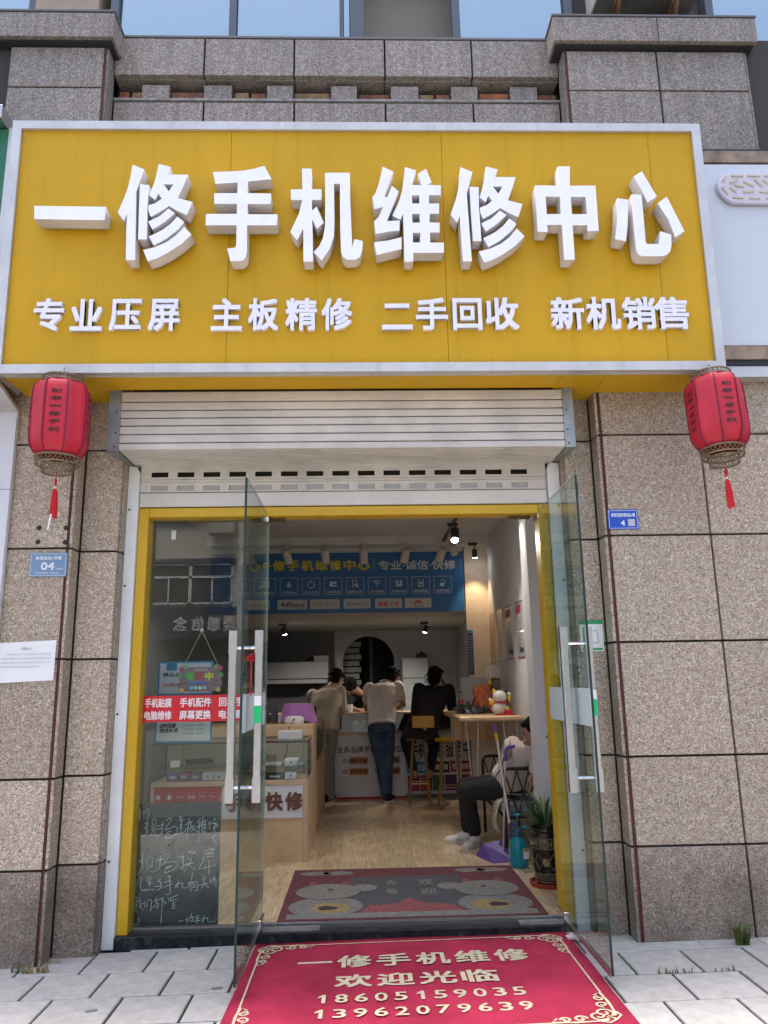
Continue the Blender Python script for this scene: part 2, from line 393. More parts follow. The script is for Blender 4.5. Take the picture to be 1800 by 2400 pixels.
# lower band, dentils, brick infill, parapet
XJ = [-1.752, -1.105, -.455, .206, .845, 1.483]
for a, b in zip(XJ, XJ[1:]):
    slab(a, b, -.20, -.165, 4.9, 5.548, G_UP)
    slab(a, b, -.235, -.19, 5.736, 6.06, G_UP)
    slab(a, b, -.19, .0, 5.736, 5.76, G_UP, g=.003)                       # soffit slab
for a, b in ((2.83, 3.5), (3.5, 4.2)):
    slab(a, b, -.20, -.165, 4.9, 5.57, G_UP); slab(a, b, -.235, -.19, 5.736, 6.06, G_UP); slab(a, b, -.19, 0, 5.736, 5.76, G_UP)
slab(-3.2, -2.44, -.235, -.19, 5.1, 5.45, G_UP)
box('coping', -1.76, 1.49, -.238, .06, 6.063, 6.078, mat('coping_grey', (.16, .16, .16), .7), bld)
box('ledge', -1.75, 1.482, -.206, -.02, 5.554, 5.572, mat('ledge_stone', (.27, .26, .245), .8, var=.35, vs=20), bld)
box('parapet_core', -1.75, 1.48, -.19, .02, 5.762, 6.05, JOINT, bld)
DEN = [(-1.556, -1.36), (-1.11, -.91), (-.655, -.467), (-.19, 0.0), (.248, .45), (.69, .885), (1.126, 1.325), (2.90, 3.10)]
for a, b in DEN: box('dentil', a, b, -.187, -.02, 5.575, 5.7, G_UP, bld, bevel=.003)
BRK = [mat('brick_red', (.30, .10, .045), .9, var=.4, vs=14, bump=.6, bs=40), mat('brick_ochre', (.27, .17, .085), .9, var=.35, vs=14, bump=.6, bs=40), mat('brick_brown', (.20, .085, .05), .9, var=.4, vs=12, bump=.6, bs=40)]
random.seed(11)
gaps = [(-1.74, -1.556), (-1.36, -1.11), (-.91, -.655), (-.467, -.19), (0, .248), (.45, .69), (.885, 1.126), (1.325, 1.48)]
for gi, (a, b) in enumerate(gaps):
    n = 2 if gi in (0, 2, 5) else 1; w = (b - a) / n
    for k in range(n):
        box('brick', a + w * k + .008 + random.random() * .01, a + w * (k + 1) - .008, -.165 + random.random() * .015, -.04, 5.574, 5.655 + random.random() * .015, BRK[(gi * 2 + k) % 3] if gi != 3 else BRK[1], bld, bevel=.006)
# upper-floor windows
WG = mat('blue_window_glass', (.035, .07, .10), .04, 0, spec=1.0, coat=1.0)
# coated glazing reflects roughly half of the sky
n_ = WG.node_tree; pb = n_.nodes['Principled BSDF']; pb.inputs['Metallic'].default_value = .0
gl = n_.nodes.new('ShaderNodeBsdfGlossy'); gl.inputs['Color'].default_value = (.66, .84, .88, 1); gl.inputs['Roughness'].default_value = .03
mx = n_.nodes.new('ShaderNodeMixShader'); mx.inputs[0].default_value = .42
n_.links.new(pb.outputs[0], mx.inputs[1]); n_.links.new(gl.outputs[0], mx.inputs[2]); n_.links.new(mx.outputs[0], n_.nodes['Material Output'].inputs[0])
WF = mat('window_frame_slate', (.085, .105, .125), .45, .2)
def window(x0, x1, bars, z0=6.08, z1=7.5):
    wf = MB()
    for xa, xb in [(x0 - .06, x0), (x1, x1 + .06)] + bars: wf.box(xa, xb, .0, .09, z0, z1)
    wf.box(x0 + .001, x1 - .001, .005, .085, z0, z0 + .05); wf.box(x0 + .001, x1 - .001, .005, .085, z1 - .05, z1)
    w_ = wf.build('window', WF, bld)
    ed = [x0] + [v for b in bars for v in b] + [x1]
    for k in range(0, len(ed), 2): box('pane', ed[k] + .004, ed[k + 1] - .004, .045, .055, z0 + .05, z1 - .05, WG, w_)
    return w_
window(-1.835, -.05, [(-.983, -.93), (-.126, -.10)]); window(.81, 1.641, []); window(2.83, 4.0, [(3.4, 3.46)]); window(-3.6, -2.52, [])
BEIGE = mat('beige_render', (.36, .29, .22), .9, var=.12, vs=3, bump=.2)
box('render_pier', -2.46, -1.98, -.02, .3, 6.07, 7.5, BEIGE, bld); box('render_joint', -2.46, -1.98, -.024, -.021, 6.14, 6.155, JOINT, bld)
# open sash in the middle: a dark room with a rendered soffit behind
rm = MB().box(.06, .80, .36, .41, 6.0, 7.6).box(.06, .80, .1, .36, 7.2, 7.3).box(.02, .06, .1, .41, 6.0, 7.5); rm.build('room_lining', mat('room_soffit', (.30, .28, .24), .9), bld)
box('open_sash', -.045, .055, -.05, .02, 6.09, 7.5, WF, bld)
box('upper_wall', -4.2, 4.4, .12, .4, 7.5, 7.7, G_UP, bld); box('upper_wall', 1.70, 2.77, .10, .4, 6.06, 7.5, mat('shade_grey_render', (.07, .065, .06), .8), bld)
# air conditioner standing on brackets on the right-hand cap
ac = thing('air_conditioner', (2.15, -.2, 6.09), 'white outdoor air conditioning unit on steel brackets above the right pillar cap', 'air conditioner')
ACW = mat('ac_casing', (.42, .41, .37), .6, var=.2, vs=5)
box('casing', 1.80, 2.50, -.33, -.02, 6.372, 6.95, ACW, ac, bevel=.01); box('base_tray', 1.78, 2.52, -.34, -.01, 6.34, 6.37, mat('ac_tray', (.10, .10, .09), .7, var=.4), ac)
for x in (1.93, 2.36):
    MB().box(x - .02, x + .02, -.38, 0, 6.30, 6.338).build('bracket', mat('rusty_bracket', (.16, .09, .045), .8, var=.4, vs=15), ac); MB().tube([(x, -.37, 6.30), (x + .05, -.06, 6.11)], .014, 6).build('brace', mat('rusty_bracket', (.16, .09, .045)), ac)
    box('foot_pad', x - .03, x + .03, -.12, -.04, 6.093, 6.299, BLACK, ac)
MB().lathe((0, 0, 0), [(0, 0), (.2, 0), (.21, .012), (0, .012)], 20).build('fan_grille', mat('fan_dark', (.03, .03, .03), .6), ac, local=True).matrix_basis = ac.matrix_basis.inverted() @ place(FRONT, 2.1, -.332, 6.66)

# ------------------------------------------------------------------ the yellow shop sign
# channel-letter outlines in the plane of the sign (metres)
GLYPHS={'yi':[[(-1.924,1.013),(-1.503,1.007),(-1.505,0.919),(-1.918,0.926)]],'xiu':[[(-1.359,1.29),(-1.287,1.257),(-1.313,1.163),(-1.328,1.11),(-1.322,0.92),(-1.314,0.661),(-1.368,0.661),(-1.374,0.845),(-1.376,0.96),(-1.392,0.914),(-1.431,0.97),(-1.399,1.061),(-1.379,1.133),(-1.367,1.209)],[(-1.309,1.157),(-1.254,1.153),(-1.257,1.013),(-1.251,0.794),(-1.302,0.794),(-1.307,0.994)],[(-1.202,1.295),(-1.132,1.275),(-1.152,1.223),(-1.024,1.222),(-1.046,1.153),(-1.08,1.066),(-0.992,1.04),(-1.021,0.953),(-1.073,0.978),(-1.129,1.013),(-1.184,0.972),(-1.236,0.942),(-1.25,0.979),(-1.252,1.016),(-1.206,1.035),(-1.175,1.062),(-1.197,1.096),(-1.214,1.054),(-1.251,1.084),(-1.222,1.175),(-1.209,1.248)],[(-1.167,1.158),(-1.108,1.158),(-1.135,1.11)],[(-1.132,0.996),(-1.092,0.966),(-1.151,0.909),(-1.221,0.858),(-1.248,0.91),(-1.183,0.946)],[(-1.077,0.944),(-1.035,0.907),(-1.072,0.857),(-1.143,0.794),(-1.21,0.755),(-1.24,0.812),(-1.165,0.853),(-1.117,0.894)],[(-1.034,0.877),(-0.99,0.825),(-1.043,0.768),(-1.126,0.706),(-1.191,0.67),(-1.24,0.652),(-1.27,0.726),(-1.201,0.744),(-1.136,0.776),(-1.081,0.82)]],'shou':[[(-0.876,1.241),(-0.773,1.245),(-0.691,1.251),(-0.627,1.265),(-0.566,1.284),(-0.522,1.194),(-0.663,1.178),(-0.663,1.099),(-0.524,1.098),(-0.526,1.027),(-0.663,1.027),(-0.661,0.959),(-0.484,0.959),(-0.486,0.886),(-0.663,0.886),(-0.661,0.717),(-0.667,0.677),(-0.689,0.655),(-0.757,0.653),(-0.778,0.735),(-0.734,0.739),(-0.725,0.753),(-0.725,0.886),(-0.909,0.886),(-0.909,0.961),(-0.726,0.962),(-0.726,1.028),(-0.862,1.028),(-0.863,1.098),(-0.726,1.1),(-0.724,1.171),(-0.859,1.161)]],'ji':[[(-0.338,1.267),(-0.281,1.266),(-0.282,1.127),(-0.221,1.126),(-0.222,1.056),(-0.279,1.055),(-0.277,0.984),(-0.249,1.011),(-0.207,0.905),(-0.248,0.863),(-0.276,0.928),(-0.274,0.846),(-0.27,0.65),(-0.327,0.65),(-0.329,0.866),(-0.365,0.787),(-0.406,0.842),(-0.356,0.962),(-0.336,1.054),(-0.404,1.054),(-0.406,1.124),(-0.336,1.127)],[(-0.2,1.238),(-0.049,1.239),(-0.048,1.071),(-0.038,0.746),(-0.025,0.796),(0.025,0.783),(0.02,0.72),(0.007,0.68),(-0.02,0.662),(-0.07,0.662),(-0.095,0.68),(-0.105,0.716),(-0.109,0.883),(-0.109,1.164),(-0.145,1.164),(-0.143,0.902),(-0.148,0.809),(-0.17,0.735),(-0.22,0.656),(-0.267,0.711),(-0.234,0.75),(-0.212,0.801),(-0.199,0.883),(-0.198,1.071)]],'wei':[[(0.151,1.282),(0.216,1.246),(0.156,1.076),(0.178,1.076),(0.205,1.152),(0.246,1.114),(0.213,1.023),(0.17,0.914),(0.247,0.919),(0.246,0.853),(0.172,0.844),(0.103,0.829),(0.094,0.913),(0.12,0.939),(0.15,1.009),(0.097,0.992),(0.086,1.075),(0.105,1.102),(0.123,1.155),(0.138,1.217)],[(0.092,0.775),(0.178,0.787),(0.258,0.809),(0.255,0.73),(0.184,0.713),(0.106,0.691)],[(0.288,1.279),(0.354,1.256),(0.329,1.156),(0.385,1.156),(0.366,1.233),(0.416,1.268),(0.447,1.174),(0.422,1.158),(0.503,1.154),(0.501,1.089),(0.429,1.089),(0.428,1.032),(0.489,1.032),(0.487,0.964),(0.429,0.964),(0.428,0.906),(0.488,0.904),(0.486,0.839),(0.428,0.839),(0.428,0.774),(0.51,0.772),(0.507,0.706),(0.326,0.706),(0.323,0.649),(0.271,0.649),(0.27,0.809),(0.27,0.964),(0.252,0.923),(0.205,0.953),(0.248,1.049),(0.268,1.125),(0.276,1.187)],[(0.326,1.086),(0.37,1.087),(0.37,1.032),(0.326,1.032)],[(0.324,0.963),(0.369,0.963),(0.37,0.905),(0.325,0.905)],[(0.325,0.837),(0.369,0.837),(0.367,0.774),(0.324,0.774)]],'zhong':[[(1.226,1.286),(1.301,1.286),(1.293,1.154),(1.451,1.155),(1.45,0.85),(1.381,0.848),(1.382,0.888),(1.293,0.888),(1.291,0.66),(1.227,0.66),(1.227,0.89),(1.138,0.89),(1.139,0.843),(1.078,0.844),(1.079,1.156),(1.228,1.154)],[(1.14,1.08),(1.227,1.079),(1.225,0.962),(1.14,0.962)],[(1.294,1.078),(1.384,1.078),(1.386,0.962),(1.294,0.961)]],'xin':[[(1.58,1.07),(1.646,1.059),(1.628,0.884),(1.61,0.781),(1.544,0.796),(1.567,0.922)],[(1.669,1.096),(1.73,1.094),(1.731,0.979),(1.729,0.783),(1.732,0.768),(1.742,0.763),(1.803,0.763),(1.811,0.771),(1.824,0.848),(1.89,0.826),(1.884,0.749),(1.874,0.715),(1.852,0.693),(1.823,0.683),(1.699,0.683),(1.677,0.697),(1.667,0.723),(1.665,0.846),(1.665,0.979)],[(1.746,1.254),(1.824,1.082),(1.763,1.04),(1.733,1.128),(1.69,1.217)],[(1.885,1.081),(1.973,0.848),(1.912,0.807),(1.883,0.922),(1.825,1.036)]]}
TH = .024
sign = thing('shop_sign', (0, -.73, 3.23), 'large yellow shop sign with white raised lettering above the door', 'sign', rot=(TH, 0, 0))
SM = sign.matrix_basis.copy()
FL = Euler((pi / 2, 0, 0)).to_matrix().to_4x4()          # sign-local plane: x right, y up, towards the street
X0, X1, H = -2.143, 2.188, 1.667
for a, b in ((X0 + .055, -.791), (-.791, .529), (.529, 1.852), (1.852, X1 - .055)): box('yellow_panel', a + .0012, b - .0012, .010, .03, .056, H - .056, YEL, sign, local=True)
box('seam_backing', X0 + .06, X1 - .06, .032, .05, .06, H - .06, JOINT, sign, local=True)
fw = .055
def fr(name, poly, y0=-.012, y1=.35): return MB().prism(poly, y0, y1).build(name, ALU, sign, local=True)
fr('frame_bar', [(X0, 0), (X1, 0), (X1 - fw, fw), (X0 + fw, fw)], -.012, .06); fr('frame_bar', [(X0, H), (X0 + fw, H - fw), (X1 - fw, H - fw), (X1, H)])
fr('frame_bar', [(X0, .0), (X0 + fw, fw), (X0 + fw, H - fw), (X0, H)]); fr('frame_bar', [(X1, .0), (X1, H), (X1 - fw, H - fw), (X1 - fw, fw)])
box('back_box', X0 + .058, X1 - .058, .055, .36, .06, H - .07, DARKW, sign, local=True)
LET_F = mat('letter_face_acrylic', (.80, .80, .83), .35, emit=(.9, .93, 1.0), es=.025, var=.04, vs=9)
LET_S = mat('letter_return', (.70, .675, .67), .45, .0, var=.08, vs=6)
def channel(key, dx=0, dv=0):
    me = curve2d([[(x + dx, v + dv) for x, v in p] for p in GLYPHS[key]], .044)
    for v in me.vertices: x, y, z = v.co; v.co = (x, -(z + .044 + .022), y)
    me.materials.append(LET_F); me.materials.append(LET_S); me.update()
    for p in me.polygons: p.material_index = 0 if p.normal.y < -.7 else 1
    o = put('letter', me, None, sign, True)
    # mounting rim behind the letter
    me2 = curve2d([[(x + dx, v + dv) for x, v in p] for p in GLYPHS[key]], .004)
    for v in me2.vertices: x, y, z = v.co; v.co = (x * 1.0, -(z + .017), y - .001)
    put('mounting_rim', me2, mat('letter_rim', (.62, .60, .58), .4, .4), o, True)
    return o
for k in ('yi', 'xiu', 'shou', 'ji', 'wei'): channel(k)
channel('xiu', 1.987, -.011); channel('zhong'); channel('xin')
LET_W = mat('white_acrylic_letter', (.84, .83, .88), .35)
for ch, a, b, v0, v1 in [('专', -1.921, -1.745, 0.261, 0.468), ('业', -1.706, -1.52, 0.261, 0.462), ('压', -1.479, -1.292, 0.261, 0.462), ('屏', -1.25, -1.066, 0.261, 0.462), ('主', -0.881, -0.698, 0.26, 0.465), ('板', -0.661, -0.483, 0.26, 0.465), ('精', -0.44, -0.252, 0.26, 0.465), ('修', -0.226, -0.043, 0.26, 0.465), ('一', .152, .30, .40, .428), ('一', .135, .317, .262, .292), ('手', 0.338, 0.531, 0.259, 0.465), ('回', 0.559, 0.736, 0.259, 0.462), ('收', 0.758, 0.958, 0.259, 0.467), ('新', 1.153, 1.355, 0.259, 0.468), ('机', 1.366, 1.576, 0.258, 0.468), ('销', 1.588, 1.792, 0.258, 0.468), ('售', 1.784, 1.993, 0.258, 0.468)]:
    text('small_letter', ch, (a, b, v0, v1), place(FL, 0, -.004, 0), LET_W, sign, weight=.021, extrude=.013, local=True)
# soffit under the sign, panel by panel (world axes)
Zs = 3.23
for xa, xb, yb in ((-2.10, -1.757, -.365), (-1.754, -1.495, -.24), (-1.492, 1.222, -.455), (1.225, 1.497, -.24), (1.50, 2.14, -.365)):
    box('soffit_panel', xa, xb, -.683, yb, Zs + .006, Zs + .018, YEL, sign)
box('soffit_edge', X0 + .06, X1 - .06, -.684, -.674, Zs - .002, Zs + .02, ALU, sign)

# ------------------------------------------------------------------ neighbours' signs and boards
ns = thing('neighbour_sign', (-2.9, -.4, 3.2), 'edge of a green shop sign at the far left of the facade', 'sign')
box('green_panel', -3.7, -2.198, -.70, -.37, 3.24, 4.90, mat('green_panel', (.015, .16, .075), .4, var=.1), ns)
box('frame_bar', -2.197, -2.150, -.712, -.37, 3.24, 4.90, ALU, ns); box('cap_bar', -3.7, -2.21, -.80, -.37, 4.905, 5.0, STEEL, ns, bevel=.004)
MB().obox((-2.62, -.545, 3.165), (.5, 0, 0), (0, .16, -.045), (0, .0035, .012)).build('bottom_edge', ALU, ns)
nb = thing('white_wall_board', (-2.6, -.4, 0), 'plain white cladding board beside the left pillar at the picture edge', 'panel')
BOARD = mat('white_board', (.66, .68, .72), .45, var=.04, vs=1.5)
for z0, z1 in ((-.05, 1.92), (1.924, 2.62), (2.624, 3.12)): box('board', -3.7, -2.128, -.405, -.37, z0, z1, BOARD, nb)
rs = thing('neighbour_sign', (3.2, -.4, 3.4), 'pale blank shop sign with unlit LED letters, right of the yellow sign', 'sign')
box('white_panel', 2.2, 4.2, -.48, -.375, 3.507, 4.828, mat('pale_panel', (.60, .65, .70), .4, var=.03, vs=1), rs)
MARB = mat('brown_marble', (.28, .20, .13), .25, var=.5, vs=6)
box('marble_band', 2.2, 2.95, -.485, -.375, 4.842, 4.93, MARB, rs); box('marble_band', 2.955, 4.2, -.485, -.375, 4.842, 4.93, mat('grey_marble', (.13, .14, .15), .25, var=.4, vs=5), rs)
box('marble_band', 2.2, 4.2, -.485, -.375, 3.41, 3.502, MARB, rs); box('trim_and_shadow_strip', 2.2, 4.2, -.47, -.375, 4.93, 4.955, BLACK, rs); box('trim_and_shadow_strip', 2.2, 4.2, -.47, -.375, 3.375, 3.408, BLACK, rs); box('under_trim', 2.2, 4.2, -.46, -.37, 3.30, 3.372, ALU, rs)  # lower black strip is painted shadow: the dark gap under the marble band
def lz(zx, zy): return 2.409 + (zx / 3.95 - 80) * .00325, 4.731 - ((zy / 3.95 + 340) - 415) * .00324
out = [lz(*p) for p in ((395, 295), (345, 330), (312, 380), (305, 430), (325, 480), (365, 530), (420, 565), (1500, 585), (1500, 300))]
MB().prism(out, -.515, -.49).build('letter_base', mat('unlit_letter', (.62, .58, .68), .5), rs, bevel=.004)
LED = mat('led_module', (.55, .50, .33), .5)
for x, y, a, l in ((475, 318, 2, 50), (612, 318, 2, 50), (750, 320, 2, 50), (370, 345, -65, 30), (360, 455, 60, 40), (460, 520, 4, 45), (595, 525, 2, 45), (735, 528, 2, 45), (430, 450, 45, 35), (480, 412, 12, 40), (445, 370, -25, 35), (560, 392, 30, 45), (645, 385, 50, 45), (715, 385, 45, 45), (555, 465, -2, 48), (690, 470, 4, 48), (780, 385, 45, 40)):
    X, Z = lz(x, y); a = -radians(a); h = l * .00325 / 3.95
    MB().obox((X, -.519, Z), (cos(a) * h, 0, sin(a) * h), (0, .004, 0), (-sin(a) * .006, 0, cos(a) * .006)).build('led_module', LED, rs)

# ------------------------------------------------------------------ roller shutter
sh = thing('roller_shutter', (-.11, -.25, 2.57), 'dusty white roller shutter rolled up in its box above the doors', 'shutter')
SLAT = mat('shutter_slat', (.60, .57, .52), .45, var=.16, vs=3, streak=0)
def dusty(m):
    N = m.node_tree.nodes; L = m.node_tree.links; b = N['Principled BSDF']; src = b.inputs['Base Color'].links[0].from_socket
    tc = N.new('ShaderNodeTexCoord'); mp = N.new('ShaderNodeMapping'); mp.inputs['Scale'].default_value = (1.6, 6, 26); L.new(tc.outputs['Object'], mp.inputs[0])
    n = N.new('ShaderNodeTexNoise'); n.inputs['Scale'].default_value = 2.4; n.inputs['Detail'].default_value = 7; n.inputs['Roughness'].default_value = .7; L.new(mp.outputs[0], n.inputs['Vector'])
    r = N.new('ShaderNodeMapRange'); r.inputs[1].default_value = .58; r.inputs[2].default_value = .80; r.inputs[4].default_value = .6; L.new(n.outputs['Fac'], r.inputs[0])
    mx = N.new('ShaderNodeMix'); mx.data_type = 'RGBA'; mx.inputs[7].default_value = (.24, .18, .12, 1); L.new(r.outputs[0], mx.inputs[0]); L.new(src, mx.inputs[6]); L.new(mx.outputs[2], b.inputs['Base Color'])
dusty(SLAT)
BX0, BX1, BY, BZ0, BZ1 = -1.475, 1.268, -.45, 2.85, 3.23
zz = [2.85, 2.897, 2.9525, 3.0075, 3.057, 3.107, 3.163, 3.2335]
for a, b in zip(zz, zz[1:]):     # each housing slat: shallow bulged profile with an interlock groove
    h = b - a; pr = [(BY + .006, a + .0005), (BY + .001, a + .004), (BY, a + h * .4), (BY + .0005, a + h * .82), (BY + .006, b - .006), (BY + .014, b - .003), (BY + .03, b - .003), (BY + .03, a + .0005)]
    mb = MB(); k = len(pr); mb.v = [(BX0, y, z) for y, z in pr] + [(BX1, y, z) for y, z in pr]
    mb.f = [tuple(range(k)), tuple(reversed(range(k, 2 * k)))] + [(i, i + k, (i + 1) % k + k, (i + 1) % k) for i in range(k)]
    mb.build('housing_slat', SLAT, sh)
yy = [BY + .03 + i * .052 for i in range(8)]
for a, b in zip(yy, yy[1:]):
    MB().box(BX0, BX1, a + .001, b - .009, 2.848, 2.862).box(BX0, BX1, b - .0085, b - .004, 2.853, 2.862).build('housing_slat', SLAT, sh, bevel=.002)
box('housing_core', BX0 + .005, BX1 - .005, -.415, -.035, 2.864, 3.24, JOINT, sh)
for x0, x1 in ((-1.548, -1.476), (1.269, 1.334)):
    MB().box(x0, x1, -.455, -.447, 2.845, 3.235).box(x0 if x0 < 0 else x1 - .004, x0 + .004 if x0 < 0 else x1, -.447, -.04, 2.845, 3.235).box(x0 + .0045, x1 - .0045, -.4465, -.04, 2.8452, 2.851).build('end_plate', GALV, sh)
    for z in (2.87, 2.96, 3.09): MB().lathe((0, 0, 0), [(0, 0), (.006, 0), (.005, .004), (0, .004)], 8).build('rivet', BLACK, sh, local=True).matrix_basis = sh.matrix_basis.inverted() @ place(FRONT, (x0 + x1) / 2 + .012 * (1 if x0 < 0 else -1), -.4555, z)
# hanging curtain edge: two perforated slats and the bottom bar
CX0, CX1, CY = -1.435, 1.222, -.10
def perforated(z0, z1, s0, s1, open_):
    mb = MB(); x = CX0; k = 0; xs = []
    a = -1.369
    while a + .11 < CX1 - .02: xs.append((a, a + .11)); a += .1685
    mb.box(CX0, CX1, CY, CY + .012, z0, s0).box(CX0, CX1, CY, CY + .012, s1, z1)
    prev = CX0
    for p, q in xs + [(CX1, None)]:
        mb.box(prev, p, CY, CY + .012, s0, s1); prev = q
    o = mb.build('perforated_slat', SLAT, sh)
    if not open_: box('slot_backing', CX0, CX1, CY + .0125, CY + .016, s0 - .002, s1 + .002, mat('slot_clear', (.40, .395, .385), .4), o)
    else: box('slot_backing', CX0, CX1, CY + .07, CY + .075, s0 - .05, s1 + .05, mat('shutter_inside', (.06, .055, .045), .8), o)
perforated(2.755, 2.85, 2.771, 2.806, True); perforated(2.668, 2.735, 2.681, 2.714, False)
for z in (2.742, 2.749): pass
box('interlock', CX0, CX1, CY - .006, CY + .008, 2.737, 2.753, SLAT, sh, bevel=.003)
box('bottom_bar', CX0, CX1, CY - .008, CY + .012, 2.572, 2.664, mat('shutter_bottom_bar', (.64, .60, .55), .45, var=.08, vs=2), sh, bevel=.004)
box('interlock', CX0, CX1, CY - .004, CY + .006, 2.6645, 2.6675, JOINT, sh)
JW = mat('white_guide_rail', (.76, .77, .78), .45, var=.08, vs=3)
for x0, x1 in ((-1.507, -1.4375), (1.2265, 1.3055)):
    pts = [(x0, gz(x0)), (x1, gz(x1)), (x1, 2.80)] + [(x1 - .02 if x0 < 0 else x1, 2.835), (x0 if x0 < 0 else x0 + .02, 2.843), (x0, 2.80)]
    MB().prism(pts, -.125, -.06).build('guide_rail', JW, sh)
    for z in (2.55, 2.06, 1.28, .45): MB().lathe((0, 0, 0), [(0, 0), (.007, 0), (.007, .003), (0, .003)], 8).build('screw', BLACK, sh, local=True).matrix_basis = sh.matrix_basis.inverted() @ place(FRONT, x0 + .016 if x0 < 0 else x1 - .016, -.1265, z)

# ------------------------------------------------------------------ threshold, yellow frame, fixed pane
GRB = mat('black_granite', (.020, .022, .024), .3, spec=.12, var=.5, vs=30, bump=.05)
def smear(m):
    N = m.node_tree.nodes; L = m.node_tree.links; b = N['Principled BSDF']; src = b.inputs['Base Color'].links[0].from_socket
    tc = N.new('ShaderNodeTexCoord'); mp = N.new('ShaderNodeMapping'); mp.inputs['Scale'].default_value = (5, 16, 4); L.new(tc.outputs['Object'], mp.inputs[0])
    n = N.new('ShaderNodeTexNoise'); n.inputs['Scale'].default_value = 2; n.inputs['Detail'].default_value = 9; n.inputs['Roughness'].default_value = .75; L.new(mp.outputs[0], n.inputs['Vector'])
    r = N.new('ShaderNodeMapRange'); r.inputs[1].default_value = .52; r.inputs[2].default_value = .75; r.inputs[4].default_value = .8; L.new(n.outputs['Fac'], r.inputs[0])
    mx = N.new('ShaderNodeMix'); mx.data_type = 'RGBA'; mx.inputs[7].default_value = (.13, .14, .145, 1); L.new(r.outputs[0], mx.inputs[0]); L.new(src, mx.inputs[6]); L.new(mx.outputs[2], b.inputs['Base Color'])
    r2 = N.new('ShaderNodeMapRange'); r2.inputs[1].default_value = .45; r2.inputs[2].default_value = .7; r2.inputs[3].default_value = .28; r2.inputs[4].default_value = .65; L.new(n.outputs['Fac'], r2.inputs[0]); L.new(r2.outputs[0], b.inputs['Roughness'])
smear(GRB)
thr = struct('threshold'); 
box('granite_step', -1.436, -.62, -.14, .02, -.03, .05, GRB, thr, bevel=.004); box('granite_step', -.617, 1.224, -.14, .0, -.03, .05, GRB, thr, bevel=.004)
box('metal_edge_strip', -.617, 1.20, .001, .012, .0, .066, STEEL, thr)
for x0, x1 in ((-.60, -.27), (.90, 1.16)): box('floor_spring_plate', x0, x1, -.115, -.02, .05, .053, mat('worn_plate', (.34, .35, .36), .35, .7, var=.4, vs=12), thr)
fr_ = thing('shopfront_frame', (-.1, -.05, .05), 'bright yellow metal frame round the shop entrance', 'frame')
MB().box(-1.4365, -1.372, -.10, .03, .0, 2.566).build('frame_post', YEL2, fr_, bevel=.004); MB().box(1.158, 1.2245, -.10, .03, .0, 2.566).build('frame_post', YEL2, fr_, bevel=.004)
MB().box(-1.3715, 1.1575, -.098, .03, 2.505, 2.566).build('frame_head', YEL2, fr_, bevel=.004)
for x0, x1 in ((-.72, -.50), (.98, 1.12)): box('pivot_patch', x0, x1, -.03, .025, 2.49, 2.5045, mat('pivot_patch', (.10, .06, .02), .6), fr_)
pane = thing('fixed_glass_pane', (-1.0, 0, .05), 'tall fixed glass pane left of the open doors', 'glass pane')
box('glass', -1.3715, -.625, -.006, .006, .052, 2.504, GLASS, pane)
box('edge_channel', -1.3715, -.62, -.016, .016, .0505, .062, STEEL, pane)

